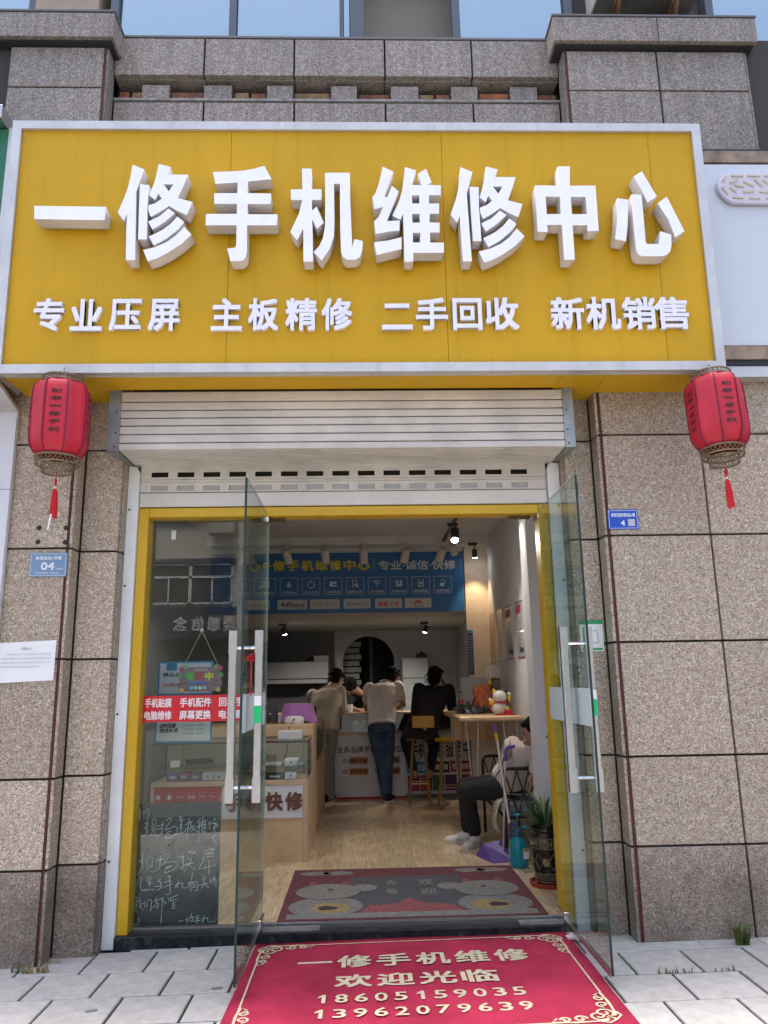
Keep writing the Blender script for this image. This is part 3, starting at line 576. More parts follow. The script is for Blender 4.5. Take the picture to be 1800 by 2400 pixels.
# ------------------------------------------------------------------ the two open glass doors
FILM = bpy.data.materials.new('frosted_film'); FILM.use_nodes = True
_n = FILM.node_tree; _p = _n.nodes['Principled BSDF']; _p.inputs['Base Color'].default_value = (.70, .76, .78, 1); _p.inputs['Roughness'].default_value = .6
_t = _n.nodes.new('ShaderNodeBsdfTransparent'); _t.inputs[0].default_value = (.85, .95, .95, 1); _m = _n.nodes.new('ShaderNodeMixShader'); _m.inputs[0].default_value = .6
_n.links.new(_t.outputs[0], _m.inputs[1]); _n.links.new(_p.outputs[0], _m.inputs[2]); _n.links.new(_m.outputs[0], _n.nodes['Material Output'].inputs[0])
def glass_door(x, label, out, hx):
    """leaf stands open at right angles to the front; out = side (+1/-1) of the sticker film"""
    y0, y1, z0, z1 = -.965, .0, .068, 2.528
    d = thing('glass_door', (x, 0, .05), label, 'door', 'open glass doors')
    t = .006
    box('glass', x - t, x + t, y0, y1, z0, z1, GLASS_G, d)
    # ground edges of the sheet: dark in front, pale on top and back
    ED = mat('ground_glass_edge', (.50, .52, .40), .35)
    MB().box(x - t, x + t, y0 - .0015, y0 - .0002, z0, z1).build('front_edge', mat('dark_glass_edge', (.02, .04, .04), .4, spec=.2), d)
    MB().box(x - t, x + t, y0, y1, z1 + .0002, z1 + .003).build('top_edge', mat('top_glass_edge', (.62, .60, .55), .3), d); MB().box(x - t, x + t, y1 + .0002, y1 + .002, z0, z1).build('back_edge', ED, d)
    box('bottom_patch', x - .014, x + .014, -.13, .03, .055, .115, CHROME, d, bevel=.003); box('bottom_rail', x - .009, x + .009, y0, -.131, z0 - .008, z0 + .012, STEEL, d)
    box('top_patch', x - .014, x + .014, -.09, .03, 2.47, 2.535, CHROME, d, bevel=.003)
    # pull handle: square bars on both faces joined through the glass by two spacers
    h = None
    for s in (-1, 1):
        xx = x + s * .068
        hb = box('pull_handle', xx - .020, xx + .020, -.857 + hx, -.823 + hx, .862, 1.722, STEEL, d, bevel=.004)
        box('handle_end', xx - .0212, xx + .0212, -.8585 + hx, -.8215 + hx, .862, .985, mat('handle_end_steel', (.46, .46, .46), .35, .9), hb); box('handle_end', xx - .0212, xx + .0212, -.8585 + hx, -.8215 + hx, 1.60, 1.722, mat('handle_end_steel', (.46, .46, .46), .35, .9), hb)
    for z in (.935, 1.632): MB().tube([(x - .053, -.839 + hx, z), (x + .053, -.839 + hx, z)], .011, 10).build('handle_spacer', CHROME, d)
    # frosted film band across the leaf
    fy = x + (t + .0015) * out
    MB().box(fy - .0008, fy + .0008, y0 + .001, y1 - .09, 1.205, 1.395).build('frosted_band', FILM, d)
    # door sticker on the handle bar that faces the room
    xs = x + .068
    box('sticker', xs - .0185, xs + .0185, -.8625 + hx, -.859 + hx, 1.25, 1.335, mat('sticker_green', (.0, .50, .16), .4), d); box('sticker', xs - .0185, xs + .0185, -.8625 + hx, -.859 + hx, 1.336, 1.385, PAPER, d)
    MB().lathe((0, 0, 0), [(0, 0), (.009, 0), (.009, .001), (0, .001)], 12).build('sticker_mark', mat('sticker_green', (.0, .50, .16)), d, local=True).matrix_basis = d.matrix_basis.inverted() @ place(FRONT, xs, -.861 + hx, 1.36)
    return d
glass_door(-.615, 'open glass door leaf on the left, beside the fixed pane', 1, 0.0)
glass_door(1.165, 'open glass door leaf on the right, beside the granite pillar', -1, .10)

# ------------------------------------------------------------------ red lanterns
SILK = mat('red_silk', (.52, .010, .030), .5, var=.12, vs=5, bump=.15, bs=20); RIB = mat('lantern_seam', (.20, .010, .035), .6)
GOLDW = mat('woven_gold_trim', (.21, .165, .095), .5, .3); TAS = mat('tassel_red', (.60, .01, .015), .6)
def lantern(loc, turn, tilt, label, faces, crumple):
    t = thing('red_lantern', loc, label, 'lantern', 'lanterns hung from the sign'); t.matrix_basis = Matrix.Translation(loc) @ Euler((0, tilt, turn)).to_matrix().to_4x4()
    prof = [(r_ * .93, z_) for r_, z_ in [(.098, -.10), (.138, -.112), (.160, -.135), (.168, -.165), (.170, -.22), (.1705, -.32), (.170, -.42), (.166, -.465), (.154, -.500), (.134, -.527), (.114, -.540)]]
    n = 40; mb = MB(); rnd = random.Random(int(turn * 100) + 5)
    for r, z in prof:
        for j in range(n):
            a = 2 * pi * j / n; fa = ((a + pi / 8) % (pi / 4)) - pi / 8          # eight flat, slightly hollow gores
            rr = r * (cos(pi / 8) / cos(fa)) * (1 - .012 * cos(fa * 8)) + crumple * sin(j * .9 + z * 26) * sin(z * 17 + j * .35)
            mb.v.append((rr * cos(a), rr * sin(a), z))
    for i in range(len(prof) - 1):
        for j in range(n): a = i * n + j; b = i * n + (j + 1) % n; mb.f.append((a, b, b + n, a + n))
    body = mb.build('body', SILK, t, smooth=True, local=True)
    for k in range(8):
        a = pi / 8 + k * pi / 4
        MB().tube([(r * 1.012 * cos(a), r * 1.012 * sin(a), z) for r, z in prof], .0045, 6).build('seam', RIB, t, local=True)
    def band(r0, r1, z0, z1, nm):
        mb = MB(); N = 28
        for r, z in ((r0, z0), (r1, z1)): mb.tube([(r * cos(2 * pi * j / 32), r * sin(2 * pi * j / 32), z) for j in range(33)], .005, 6, False)
        for k in range(N):
            for s in (1, -1):
                a = 2 * pi * k / N; b = a + s * 2 * pi * 1.3 / N
                mb.tube([(r0 * cos(a), r0 * sin(a), z0), (r1 * cos(b), r1 * sin(b), z1)], .0021, 4, False)
        return mb.build(nm, GOLDW, t, local=True)
    band(.108, .112, -.072, -.102, 'top_ring'); band(.120, .114, -.545, -.583, 'base_ring'); band(.086, .080, -.592, -.628, 'base_ring')
    MB().lathe((0, 0, -.11), [(0, 0), (.12, 0), (.12, .004), (0, .004)], 20).build('top_disc', RIB, t, local=True)
    MB().tube([(.012 * cos(a), 0, -.02 + .02 * sin(a)) for a in [i * pi / 6 for i in range(13)]], .003, 6).tube([(0, .009 * cos(a), -.055 + .018 * sin(a)) for a in [i * pi / 6 for i in range(13)]], .003, 6).tube([(0, 0, -.07), (0, 0, -.115)], .0025, 6).tube([(0, 0, 0), (.0, .012, .02), (0, .012, .03)], .003, 6).build('hook_chain', STEEL, t, local=True)
    kn = MB().tube([(0, 0, -.62), (0, 0, -.67)], .003, 5)
    for a in range(4): kn.tube([(.0, 0, -.685), (.022 * cos(a * pi / 2 + pi / 4), 0, -.685 + .022 * sin(a * pi / 2 + pi / 4)), (.022 * cos(a * pi / 2 + pi * .75), 0, -.685 + .022 * sin(a * pi / 2 + pi * .75)), (0, 0, -.685)], .004, 5)
    kn.build('knot', TAS, t, local=True)
    MB().ell((0, 0, -.715), (.008, .008, .006), 10, 6).build('bead', PAPER, t, local=True)
    ts = MB().lathe((0, 0, 0), [(.004, -.72), (.011, -.735), (.013, -.78), (.017, -.88), (.012, -.882)], 12)
    for k in range(10): a = k * 2 * pi / 10; ts.tube([(.010 * cos(a), .010 * sin(a), -.73), (.017 * cos(a), .017 * sin(a), -.80), (.018 * cos(a), .018 * sin(a), -.885 - .006 * (k % 3))], .003, 4)
    ts.build('tassel', TAS, t, local=True)
    for f in faces:
        for k, ch in enumerate('如皋一修手机'):
            a = f * pi / 4; ap = .1495
            M = Euler((0, 0, a + pi / 2)).to_matrix().to_4x4() @ Euler((pi / 2, 0, 0)).to_matrix().to_4x4()
            z = -.195 - k * .045; hh = .004 if ch == '一' else .013
            text('lettering', ch, (-.031, .031, -hh, hh), Matrix.Translation((ap * cos(a), ap * sin(a), z)) @ M, INK, body, weight=.012, shear=.15, local=True)
    return t
lantern((-1.707, -.775, 3.25), radians(-80), radians(1), 'smooth red lantern hanging from the left end of the yellow sign', (0, 2), .0)
lantern((2.068, -.775, 3.25), radians(-89), radians(-4), 'crumpled, tilted red lantern hanging from the right end of the yellow sign', (0, 6), .0045)
tg = tag(MB().obox((-1.72, -.78, 2.335), (.004, 0, -.002), (0, .0006, 0), (.006, 0, .045)).build('paper_tag', PAPER), 'thin white paper tag dangling beside the left lantern tassel', 'tag')

# ------------------------------------------------------------------ number plates and notices on the stone
def plate(x0, x1, z0, z1, y, c, lc, label, lines, rim):
    p = thing('number_plate', ((x0 + x1) / 2, y, z0), label, 'number plate')
    box('plate', x0, x1, y - .006, y, z0, z1, mat('plate_' + label[:9], c, .35), p, bevel=.002)
    m = mat('plate_print_' + label[:9], lc, .5); e = .006
    r = MB()
    for a, b, c0, d in ((x0 + e, x1 - e, z0 + e, z0 + e + rim), (x0 + e, x1 - e, z1 - e - rim, z1 - e), (x0 + e, x0 + e + rim, z0 + e, z1 - e), (x1 - e - rim, x1 - e, z0 + e, z1 - e)): r.box(a, b, y - .0068, y - .006, c0, d)
    r.build('border_line', m, p)
    for b, rc, wt in lines: text('lettering', b, rc, place(FRONT, 0, y - .0075, 0), m, p, weight=wt)
    return p
plate(-1.988, -1.767, 2.09, 2.235, -.362, (.16, .27, .42), (.70, .74, .78), 'faded blue number plate reading 04 on the left pillar', [('育贤益品1号楼', (-1.955, -1.80, 2.192, 2.214), .02), ('04', (-1.92, -1.84, 2.13, 2.178), .02), ('号商铺', (-1.83, -1.79, 2.131, 2.142), .0), ('邮政编码 226500', (-1.95, -1.81, 2.106, 2.118), 0)], .002)
p4 = plate(1.524, 1.714, 2.338, 2.463, -.362, (.004, .075, .50), (.80, .84, .90), 'bright blue number plate reading 4 on the right pillar', [('育贤花园育贤益品1幢', (1.546, 1.694, 2.416, 2.440), .02), ('4', (1.602, 1.628, 2.36, 2.394), .02)], .0022)
box('blank_square', 1.648, 1.690, -.3695, -.3682, 2.358, 2.402, mat('grey_print', (.50, .52, .55), .6), p4)
# paper notice on the left pillar: slightly curled sheet
pn = thing('paper_notice', (-1.97, -.37, 1.48), 'white paper notice with printed lines taped on the left pillar', 'notice')
mb = MB(); nx, nz = 10, 6
for j in range(nz + 1):
    for i in range(nx + 1):
        u, v = i / nx, j / nz; mb.v.append((-2.125 + .333 * u, -.366 - .004 * sin(u * 7 + v * 3) - .006 * (u > .95) - .004 * abs(v - .5), 1.48 + .23 * v + .012 * (u - .5)))
for j in range(nz):
    for i in range(nx): a = j * (nx + 1) + i; mb.f.append((a, a + 1, a + nx + 2, a + nx + 1))
mb.build('sheet', PAPER, pn, smooth=True)
GREYP = mat('grey_print_text', (.30, .31, .36), .7)
text('print', '温馨告示', (-1.99, -1.93, 1.662, 1.674), place(FRONT, 0, -.377, 0), GREYP, pn)
for k, s in enumerate(('尊敬的各位商户业主请保持公共区域整洁', '请勿在楼道内及门前堆放杂物和停放车辆', '如需办理相关业务请联系物业服务中心办', '共同维护良好经营环境谢谢合作')):
    text('print', s, (-2.10 + (.03 if k == 0 else 0), -1.815 - (.06 if k == 3 else 0), 1.632 - k * .024, 1.641 - k * .024), place(FRONT, 0, -.3775, 0), GREYP, pn, weight=0)
gp = thing('payment_poster', (1.41, -.235, 1.6), 'green and white poster stuck on stone behind the right door', 'poster')
box('sheet', 1.335, 1.480, -.2335, -.2315, 1.605, 1.795, PAPER, gp); box('green_band', 1.335, 1.480, -.2350, -.2338, 1.77, 1.795, mat('poster_green', (.01, .30, .12), .5), gp)
box('grey_card', 1.37, 1.45, -.2350, -.2338, 1.65, 1.735, mat('poster_grey', (.55, .58, .58), .5), gp); box('white_card', 1.38, 1.44, -.2362, -.2352, 1.66, 1.725, PAPER, gp); box('green_foot', 1.345, 1.47, -.2350, -.2338, 1.612, 1.625, mat('poster_green', (.01, .30, .12), .5), gp)
# loose cable by the right pilaster
cb = tag(MB().tube([(1.345, -.236, 2.88), (1.372, -.25, 2.85), (1.388, -.25, 2.79), (1.388, -.245, 2.72), (1.383, -.245, 2.66)], .0035, 6).build('loose_cable', mat('grey_cable', (.42, .42, .38), .6)), 'short loose pale cable dangling on the right pilaster', 'cable')
box('cable_end', 1.376, 1.388, -.25, -.24, 2.615, 2.662, BLACK, cb)

# ------------------------------------------------------------------ red welcome carpet outside
CAR = mat('red_carpet', (.43, .032, .072), .95, var=.28, vs=2.6, bump=.5, bs=350, spec=.15)
cp = thing('red_carpet', (.27, -.8, 0), 'red welcome carpet with gold lettering in front of the threshold', 'carpet')
cx0, cx1, cy0, cy1 = -.625, 1.15, -1.46, -.148
mb = MB(); nx, ny = 24, 16; rc = random.Random(5)
for j in range(ny + 1):
    for i in range(nx + 1):
        u, v = i / nx, j / ny; x = cx0 + (cx1 - cx0) * u + (.02 * (1 - v)) * (1 - u) * -1; y = cy0 + (cy1 - cy0) * v + .012 * (u - .5) * -1
        mb.v.append((x, y, gz(x) + .009 + .0035 * sin(u * 9 + v * 4) * sin(v * 7)))
for j in range(ny):
    for i in range(nx): a = j * (nx + 1) + i; mb.f.append((a, a + 1, a + nx + 2, a + nx + 1))
cpile = mb.build('pile', CAR, cp, smooth=True); so = cpile.modifiers.new('thickness', 'SOLIDIFY'); so.thickness = .007; so.offset = -1
GOLD = mat('gold_carpet_print', (.66, .57, .38), .9, var=.12, vs=30)
def onc(x, y, z=.0135): return (x, y, gz(x) + z)
CM = Matrix.Translation((0, 0, .0135)) @ Euler((0, -math.atan(GT), 0)).to_matrix().to_4x4()
bl = MB()
bx0, bx1, by0, by1 = -.585, 1.085, -1.33, -.215
for a, b, c, d in ((bx0, bx1, by1 - .009, by1), (bx0, bx1, by0, by0 + .009), (bx0, bx0 + .009, by0, by1), (bx1 - .009, bx1, by0, by1)):
    a2, b2 = a + (.16 if b - a > 1 else 0), b - (.16 if b - a > 1 else 0); c2, d2 = c + (.16 if d - c > 1 else 0), d - (.16 if d - c > 1 else 0)
    bl.quad(onc(a2, c2), onc(b2, c2), onc(b2, d2), onc(a2, d2))
bl.build('border_line', GOLD, cp)
def strip(pts, w):           # flat ribbon of constant width lying on the carpet
    mb = MB(); pts = [Vector(p) for p in pts]
    for i, p in enumerate(pts):
        d = (pts[min(i + 1, len(pts) - 1)] - pts[max(i - 1, 0)]).normalized(); nn = Vector((-d.y, d.x)) * w / 2
        mb.v += [onc(*(p + nn), .0137), onc(*(p - nn), .0137)]
    for i in range(len(pts) - 1): mb.f.append((2 * i, 2 * i + 1, 2 * i + 3, 2 * i + 2))
    return mb
for sx, sy, px, py in ((1, -1, bx0, by1), (-1, -1, bx1, by1), (1, 1, bx0, by0), (-1, 1, bx1, by0)):
    mb = MB()
    def addc(pts):
        q = strip([(px + sx * a, py + sy * b) for a, b in pts], .011); k = len(mb.v); mb.v += q.v; mb.f += [tuple(k + i for i in f) for f in q.f]
    def spiral(cx, cy_, r0, turns, a0, fl=1): return [(cx + (r0 * (1 - .75 * t)) * cos(a0 + fl * t * turns * 2 * pi), cy_ + (r0 * (1 - .75 * t)) * sin(a0 + fl * t * turns * 2 * pi)) for t in [i / 22 for i in range(23)]]
    for fl in (0, 1):
        S = lambda P: [(b, a) for a, b in P] if fl else P
        addc(S(spiral(.085, .055, .045, 1.4, pi))); addc(S(spiral(.17, .035, .03, 1.2, pi, -1))); addc(S(spiral(.235, .03, .025, 1.2, 0)))
        addc(S([(.04, .05), (.06, .008), (.12, .004), (.2, .0), (.30, .012), (.27, .045)])); addc(S([(.04, .04), (.02, .015), (.055, -.012), (.09, .0)]))
    mb.build('cloud_corner', GOLD, cp)
def crow(chars, x0, x1, y0, y1, wdt, weight):
    n = len(chars)
    for k, ch in enumerate(chars):
        xc = x0 + (x1 - x0) * (k / (n - 1) if n > 1 else .5); ww = wdt
        yy0, yy1 = (y0, y1)
        if ch == '一': yy0, yy1 = (y0 + y1) / 2 - .012, (y0 + y1) / 2 + .012
        wt = weight
        if ch == '1':
            hh = y1 - y0; pts = [(.0, 0), (.018, 0), (.018, hh), (.004, hh), (-.018, hh * .74), (-.018, hh * .60), (.0, hh * .74)]
            MB().quad(*[onc(xc + px_, y0 + py_) for px_, py_ in pts]).build('lettering', GOLD, cp); continue
        text('lettering', ch, (xc - ww / 2, xc + ww / 2, yy0, yy1), CM, GOLD, cp, weight=wt)
crow('一修手机维修', -.27, .765, -.585, -.41, .18, .022); crow('欢迎光临', -.065, .56, -.845, -.685, .185, .022)
crow('18605159035', -.21, .715, -1.02, -.925, .062, .011); crow('13962079639', -.215, .715, -1.18, -1.09, .062, .011)
# scrap of tissue on the carpet edge
tb = MB(); rt = random.Random(2)
for k in range(9): tb.ell((1.15 + rt.uniform(-.07, .07), -.315 + rt.uniform(-.03, .03), gz(1.15) + .018 + rt.uniform(0, .01)), (rt.uniform(.015, .03), rt.uniform(.012, .02), .008), 8, 5, Euler((rt.random(), rt.random(), rt.random() * 3)).to_matrix())
tag(tb.build('tissue', mat('tissue_paper', (.80, .74, .72), .9), smooth=True), 'crumpled white tissue lying on the right corner of the red carpet', 'tissue')
# weeds in the joints
WEED = mat('weed_green', (.10, .13, .03), .8, var=.4, vs=30); DRY = mat('weed_dry', (.28, .22, .09), .9)
def weed(x, y, n, h, m, label, spread=.05, grp=None):
    r = random.Random(int(x * 100)); mb = MB()
    for k in range(n):
        bx, by = x + r.uniform(-spread, spread), y + r.uniform(-.012, .012); a = r.uniform(0, 2 * pi); hh = h * r.uniform(.4, 1); l = r.uniform(.2, .7) * hh
        p0 = Vector((bx, by, gz(bx) - .004)); p1 = p0 + Vector((cos(a) * l * .4, sin(a) * l * .4, hh * .7)); p2 = p0 + Vector((cos(a) * l, sin(a) * l, hh)); s = Vector((-sin(a), cos(a), 0)) * .003
        q = len(mb.v); mb.v += [tuple(p0 - s), tuple(p0 + s), tuple(p1 + s * .8), tuple(p1 - s * .8), tuple(p2)]; mb.f += [(q, q + 1, q + 2, q + 3), (q + 3, q + 2, q + 4)]
    return tag(mb.build('weed_tuft', m), label, 'weed', grp)
weed(-1.744, -.44, 60, .055, DRY, 'straw-coloured weed tuft at the corner of the left pillar', .07); weed(-1.86, -.42, 14, .05, WEED, 'small green weed tuft left of the straw-coloured one', .02)
weed(2.034, -.46, 110, .13, WEED, 'tall green grass tuft growing at the foot of the right pillar', .035); weed(1.52, -.805, 30, .03, WEED, 'thin low weeds in a pavement joint on the right', .09); weed(1.78, -.80, 16, .03, WEED, 'sparse low weeds in a pavement joint at far right', .05)
weed(-1.70, -.30, 16, .035, DRY, 'dry weed in the recess beside the left pillar', .04)
# litter flakes
for x, y, l in ((-.735, -.755, 'grey scrap of litter on the slab beside the left door'), (-1.27, -.962, 'grey scrap of litter on the front left slab')):
    tag(MB().obox((x, y, gz(x) + .004), (.025, .006, 0), (-.005, .010, 0), (0, 0, .001)).build('litter_scrap', mat('grey_scrap', (.22, .22, .23), .8)), l, 'litter')

# ------------------------------------------------------------------ things behind and on the fixed pane
cbd = thing('chalkboard', (-1.14, .04, .06), 'blackboard with handwritten white chalk writing standing behind the fixed pane', 'chalkboard')
SLATE = mat('blackboard', (.016, .024, .026), .55, var=.35, vs=5)
box('board', -1.400, -.882, .03, .045, .056, .742, SLATE, cbd); BF = mat('board_frame', (.02, .028, .03), .4)
for a, b, c, d in ((-1.402, -.88, .054, .066), (-1.402, -.88, .732, .744), (-1.402, -1.39, .066, .732), (-.892, -.88, .066, .732)): box('frame_rail', a, b, .024, .047, c, d, BF, cbd)
box('white_sticker', -1.385, -1.367, .0285, .0298, .655, .715, mat('sticker_grey', (.5, .5, .5), .6), cbd)
CHALK = mat('white_chalk', (.56, .60, .60), .95)
# handwriting: one polyline per chalk stroke (board plane, metres)
CHALK_LINES=[[[(-1.35,0.682),(-1.315,0.712),(-1.322,0.643)],[(-1.341,0.627),(-1.318,0.635),(-1.32,0.611),(-1.337,0.603),(-1.313,0.587),(-1.338,0.56)],[(-1.327,0.632),(-1.324,0.574)],[(-1.292,0.647),(-1.292,0.589)],[(-1.295,0.645),(-1.274,0.652),(-1.265,0.586)],[(-1.281,0.626),(-1.283,0.594),(-1.302,0.558)],[(-1.279,0.6),(-1.27,0.565),(-1.237,0.564),(-1.235,0.578)],[(-1.255,0.612),(-1.222,0.622)],[(-1.229,0.638),(-1.231,0.562)],[(-1.257,0.594),(-1.23,0.599)],[(-1.209,0.643),(-1.183,0.658),(-1.179,0.643),(-1.212,0.59),(-1.156,0.608),(-1.138,0.597),(-1.149,0.565),(-1.183,0.542),(-1.207,0.545),(-1.199,0.572),(-1.173,0.584)],[(-1.132,0.66),(-1.12,0.666),(-1.117,0.655),(-1.131,0.642),(-1.099,0.646)],[(-1.116,0.641),(-1.116,0.575)],[(-1.127,0.615),(-1.106,0.617)],[(-1.129,0.599),(-1.106,0.601)],[(-1.151,0.561),(-1.096,0.575)],[(-1.094,0.614),(-1.048,0.637)],[(-1.069,0.651),(-1.079,0.538)],[(-1.079,0.603),(-1.093,0.577)],[(-1.056,0.632),(-1.063,0.585)],[(-1.055,0.603),(-1.032,0.608),(-1.054,0.576)],[(-1.055,0.598),(-1.009,0.573)],[(-1.001,0.652),(-1.017,0.626),(-1.0,0.628),(-1.019,0.597),(-0.993,0.612)],[(-1.005,0.62),(-1.01,0.512)],[(-0.983,0.66),(-0.993,0.612)],[(-0.988,0.641),(-0.989,0.578)],[(-0.985,0.633),(-0.961,0.638)],[(-0.984,0.615),(-0.963,0.617)],[(-0.985,0.596),(-0.963,0.598)],[(-0.989,0.575),(-0.971,0.569)],[(-0.973,0.636),(-0.972,0.572)],[(-0.94,0.632),(-0.952,0.619)],[(-0.943,0.622),(-0.945,0.587)],[(-0.911,0.653),(-0.92,0.64),(-0.908,0.642)],[(-0.931,0.619),(-0.901,0.621),(-0.924,0.595)],[(-0.931,0.624),(-0.892,0.61)],[(-0.897,0.605),(-0.924,0.584)],[(-0.921,0.587),(-0.902,0.565)],[(-0.902,0.556),(-0.925,0.54),(-0.915,0.521),(-0.894,0.5)]],[[(-1.356,0.457),(-1.321,0.477)],[(-1.34,0.47),(-1.338,0.397)],[(-1.259,0.416),(-1.213,0.428)],[(-1.232,0.449),(-1.232,0.39)],[(-1.208,0.446),(-1.182,0.461),(-1.176,0.451),(-1.217,0.39)],[(-1.131,0.432),(-1.087,0.438)],[(-1.099,0.452),(-1.094,0.392)],[(-1.05,0.471),(-1.067,0.459),(-1.02,0.46),(-1.037,0.448)],[(-1.049,0.44),(-1.03,0.432)],[(-0.967,0.467),(-0.911,0.479),(-0.928,0.461),(-0.96,0.449)],[(-0.96,0.446),(-0.913,0.453)],[(-0.963,0.431),(-0.91,0.435)],[(-0.967,0.465),(-0.984,0.385)],[(-1.349,0.427),(-1.338,0.386),(-1.365,0.34)],[(-1.36,0.412),(-1.346,0.422)],[(-1.317,0.432),(-1.308,0.38)],[(-1.311,0.426),(-1.282,0.436),(-1.282,0.379)],[(-1.294,0.395),(-1.316,0.352)],[(-1.302,0.372),(-1.284,0.356),(-1.257,0.361),(-1.229,0.378)],[(-1.26,0.412),(-1.214,0.427)],[(-1.235,0.43),(-1.235,0.378)],[(-1.21,0.403),(-1.154,0.41),(-1.127,0.394),(-1.152,0.366),(-1.201,0.349),(-1.199,0.367),(-1.162,0.387),(-1.2,0.375)],[(-1.102,0.432),(-1.095,0.401),(-1.099,0.36)],[(-1.114,0.368),(-1.071,0.4)],[(-1.069,0.421),(-1.046,0.426),(-1.054,0.405)],[(-1.083,0.388),(-1.036,0.4)],[(-1.054,0.41),(-1.087,0.349)],[(-1.059,0.385),(-1.017,0.358)],[(-0.966,0.424),(-1.0,0.368)],[(-0.96,0.406),(-0.936,0.411)],[(-0.999,0.365),(-0.9,0.386)],[(-0.962,0.398),(-0.964,0.359)],[(-0.941,0.413),(-0.939,0.333)]],[[(-1.355,0.322),(-1.374,0.263)],[(-1.355,0.324),(-1.34,0.326),(-1.346,0.273),(-1.322,0.252),(-1.304,0.254)],[(-1.305,0.326),(-1.285,0.33),(-1.287,0.307),(-1.301,0.303),(-1.305,0.323)],[(-1.302,0.315),(-1.287,0.317)],[(-1.306,0.292),(-1.274,0.292)],[(-1.289,0.302),(-1.291,0.277)],[(-1.322,0.26),(-1.261,0.256)],[(-1.235,0.314),(-1.228,0.296),(-1.216,0.297)],[(-1.243,0.299),(-1.226,0.314)],[(-1.262,0.274),(-1.218,0.275)],[(-1.228,0.295),(-1.218,0.27),(-1.246,0.251)],[(-1.183,0.331),(-1.165,0.328),(-1.179,0.318)],[(-1.201,0.295),(-1.161,0.305)],[(-1.209,0.267),(-1.157,0.287)],[(-1.174,0.323),(-1.166,0.233),(-1.195,0.231)],[(-1.139,0.278),(-1.108,0.293)],[(-1.12,0.309),(-1.124,0.263)],[(-1.125,0.283),(-1.139,0.263)],[(-1.11,0.286),(-1.093,0.288),(-1.095,0.265),(-1.068,0.262)],[(-1.067,0.287),(-1.026,0.294)],[(-1.037,0.345),(-1.044,0.307),(-1.066,0.262)],[(-1.046,0.282),(-1.044,0.241)],[(-1.046,0.282),(-1.008,0.296),(-1.007,0.25),(-1.024,0.248)],[(-1.037,0.276),(-1.014,0.281)],[(-1.036,0.263),(-1.013,0.268)],[(-0.975,0.334),(-0.968,0.318)],[(-0.98,0.308),(-0.951,0.318)],[(-0.996,0.275),(-0.944,0.287)],[(-0.965,0.313),(-0.967,0.282),(-0.981,0.26)],[(-0.964,0.282),(-0.937,0.259)],[(-0.93,0.31),(-0.932,0.279)],[(-0.93,0.307),(-0.912,0.312),(-0.913,0.281)],[(-0.929,0.294),(-0.915,0.297)],[(-0.901,0.322),(-0.909,0.304)],[(-0.906,0.304),(-0.892,0.306)],[(-0.9,0.299),(-0.894,0.286)],[(-0.905,0.278),(-0.893,0.265)]],[[(-1.372,0.215),(-1.36,0.217)],[(-1.385,0.185),(-1.336,0.199)],[(-1.358,0.217),(-1.365,0.152),(-1.356,0.136)],[(-1.378,0.162),(-1.352,0.179)],[(-1.346,0.217),(-1.338,0.171),(-1.318,0.141)],[(-1.327,0.186),(-1.348,0.159)],[(-1.313,0.196),(-1.321,0.181)],[(-1.315,0.186),(-1.314,0.158)],[(-1.301,0.191),(-1.302,0.158)],[(-1.298,0.193),(-1.278,0.203),(-1.275,0.147),(-1.284,0.145)],[(-1.266,0.19),(-1.226,0.204)],[(-1.25,0.215),(-1.245,0.179),(-1.267,0.16)],[(-1.245,0.179),(-1.234,0.181),(-1.235,0.159),(-1.247,0.159)],[(-1.242,0.169),(-1.236,0.17)],[(-1.223,0.199),(-1.211,0.201),(-1.213,0.073)],[(-1.206,0.214),(-1.208,0.194),(-1.19,0.183),(-1.198,0.173)],[(-1.177,0.213),(-1.173,0.193)],[(-1.16,0.213),(-1.162,0.192)],[(-1.156,0.205),(-1.139,0.217),(-1.119,0.225)],[(-1.167,0.19),(-1.133,0.199),(-1.118,0.199)],[(-1.147,0.187),(-1.148,0.149)],[(-1.146,0.179),(-1.129,0.184)],[(-1.146,0.167),(-1.129,0.169)],[(-1.148,0.149),(-1.131,0.154)],[(-1.109,0.156),(-1.106,0.153)]],[[(-1.347,0.109),(-1.346,0.071),(-1.387,0.071)],[(-1.113,0.081),(-1.081,0.082)],[(-1.059,0.099),(-1.067,0.084)],[(-1.061,0.089),(-1.062,0.067)],[(-1.047,0.102),(-1.049,0.074)],[(-1.031,0.124),(-1.039,0.104),(-1.024,0.104)],[(-1.041,0.094),(-1.024,0.098),(-1.037,0.074)],[(-1.035,0.084),(-1.017,0.073)],[(-1.013,0.103),(-0.99,0.108)],[(-1.012,0.091),(-0.986,0.095)],[(-1.017,0.078),(-0.98,0.082)],[(-1.0,0.103),(-0.998,0.07),(-1.008,0.067)],[(-0.977,0.087),(-0.954,0.094)],[(-0.96,0.107),(-0.965,0.067)],[(-0.963,0.085),(-0.974,0.07)],[(-0.951,0.092),(-0.937,0.094),(-0.936,0.074),(-0.901,0.073),(-0.893,0.08)]]]
def spline(P, k=4):
    P = [Vector((x, 0, z)) for x, z in P]
    if len(P) < 3: return P
    Q = [P[0]] + P + [P[-1]]; out = []
    for i in range(1, len(Q) - 2):
        for j in range(k): t = j / k; out.append(.5 * (2 * Q[i] + (Q[i + 1] - Q[i - 1]) * t + (2 * Q[i - 1] - 5 * Q[i] + 4 * Q[i + 1] - Q[i + 2]) * t * t + (3 * Q[i] - Q[i - 1] - 3 * Q[i + 1] + Q[i + 2]) * t ** 3))
    return out + [P[-1]]
rh = random.Random(9)
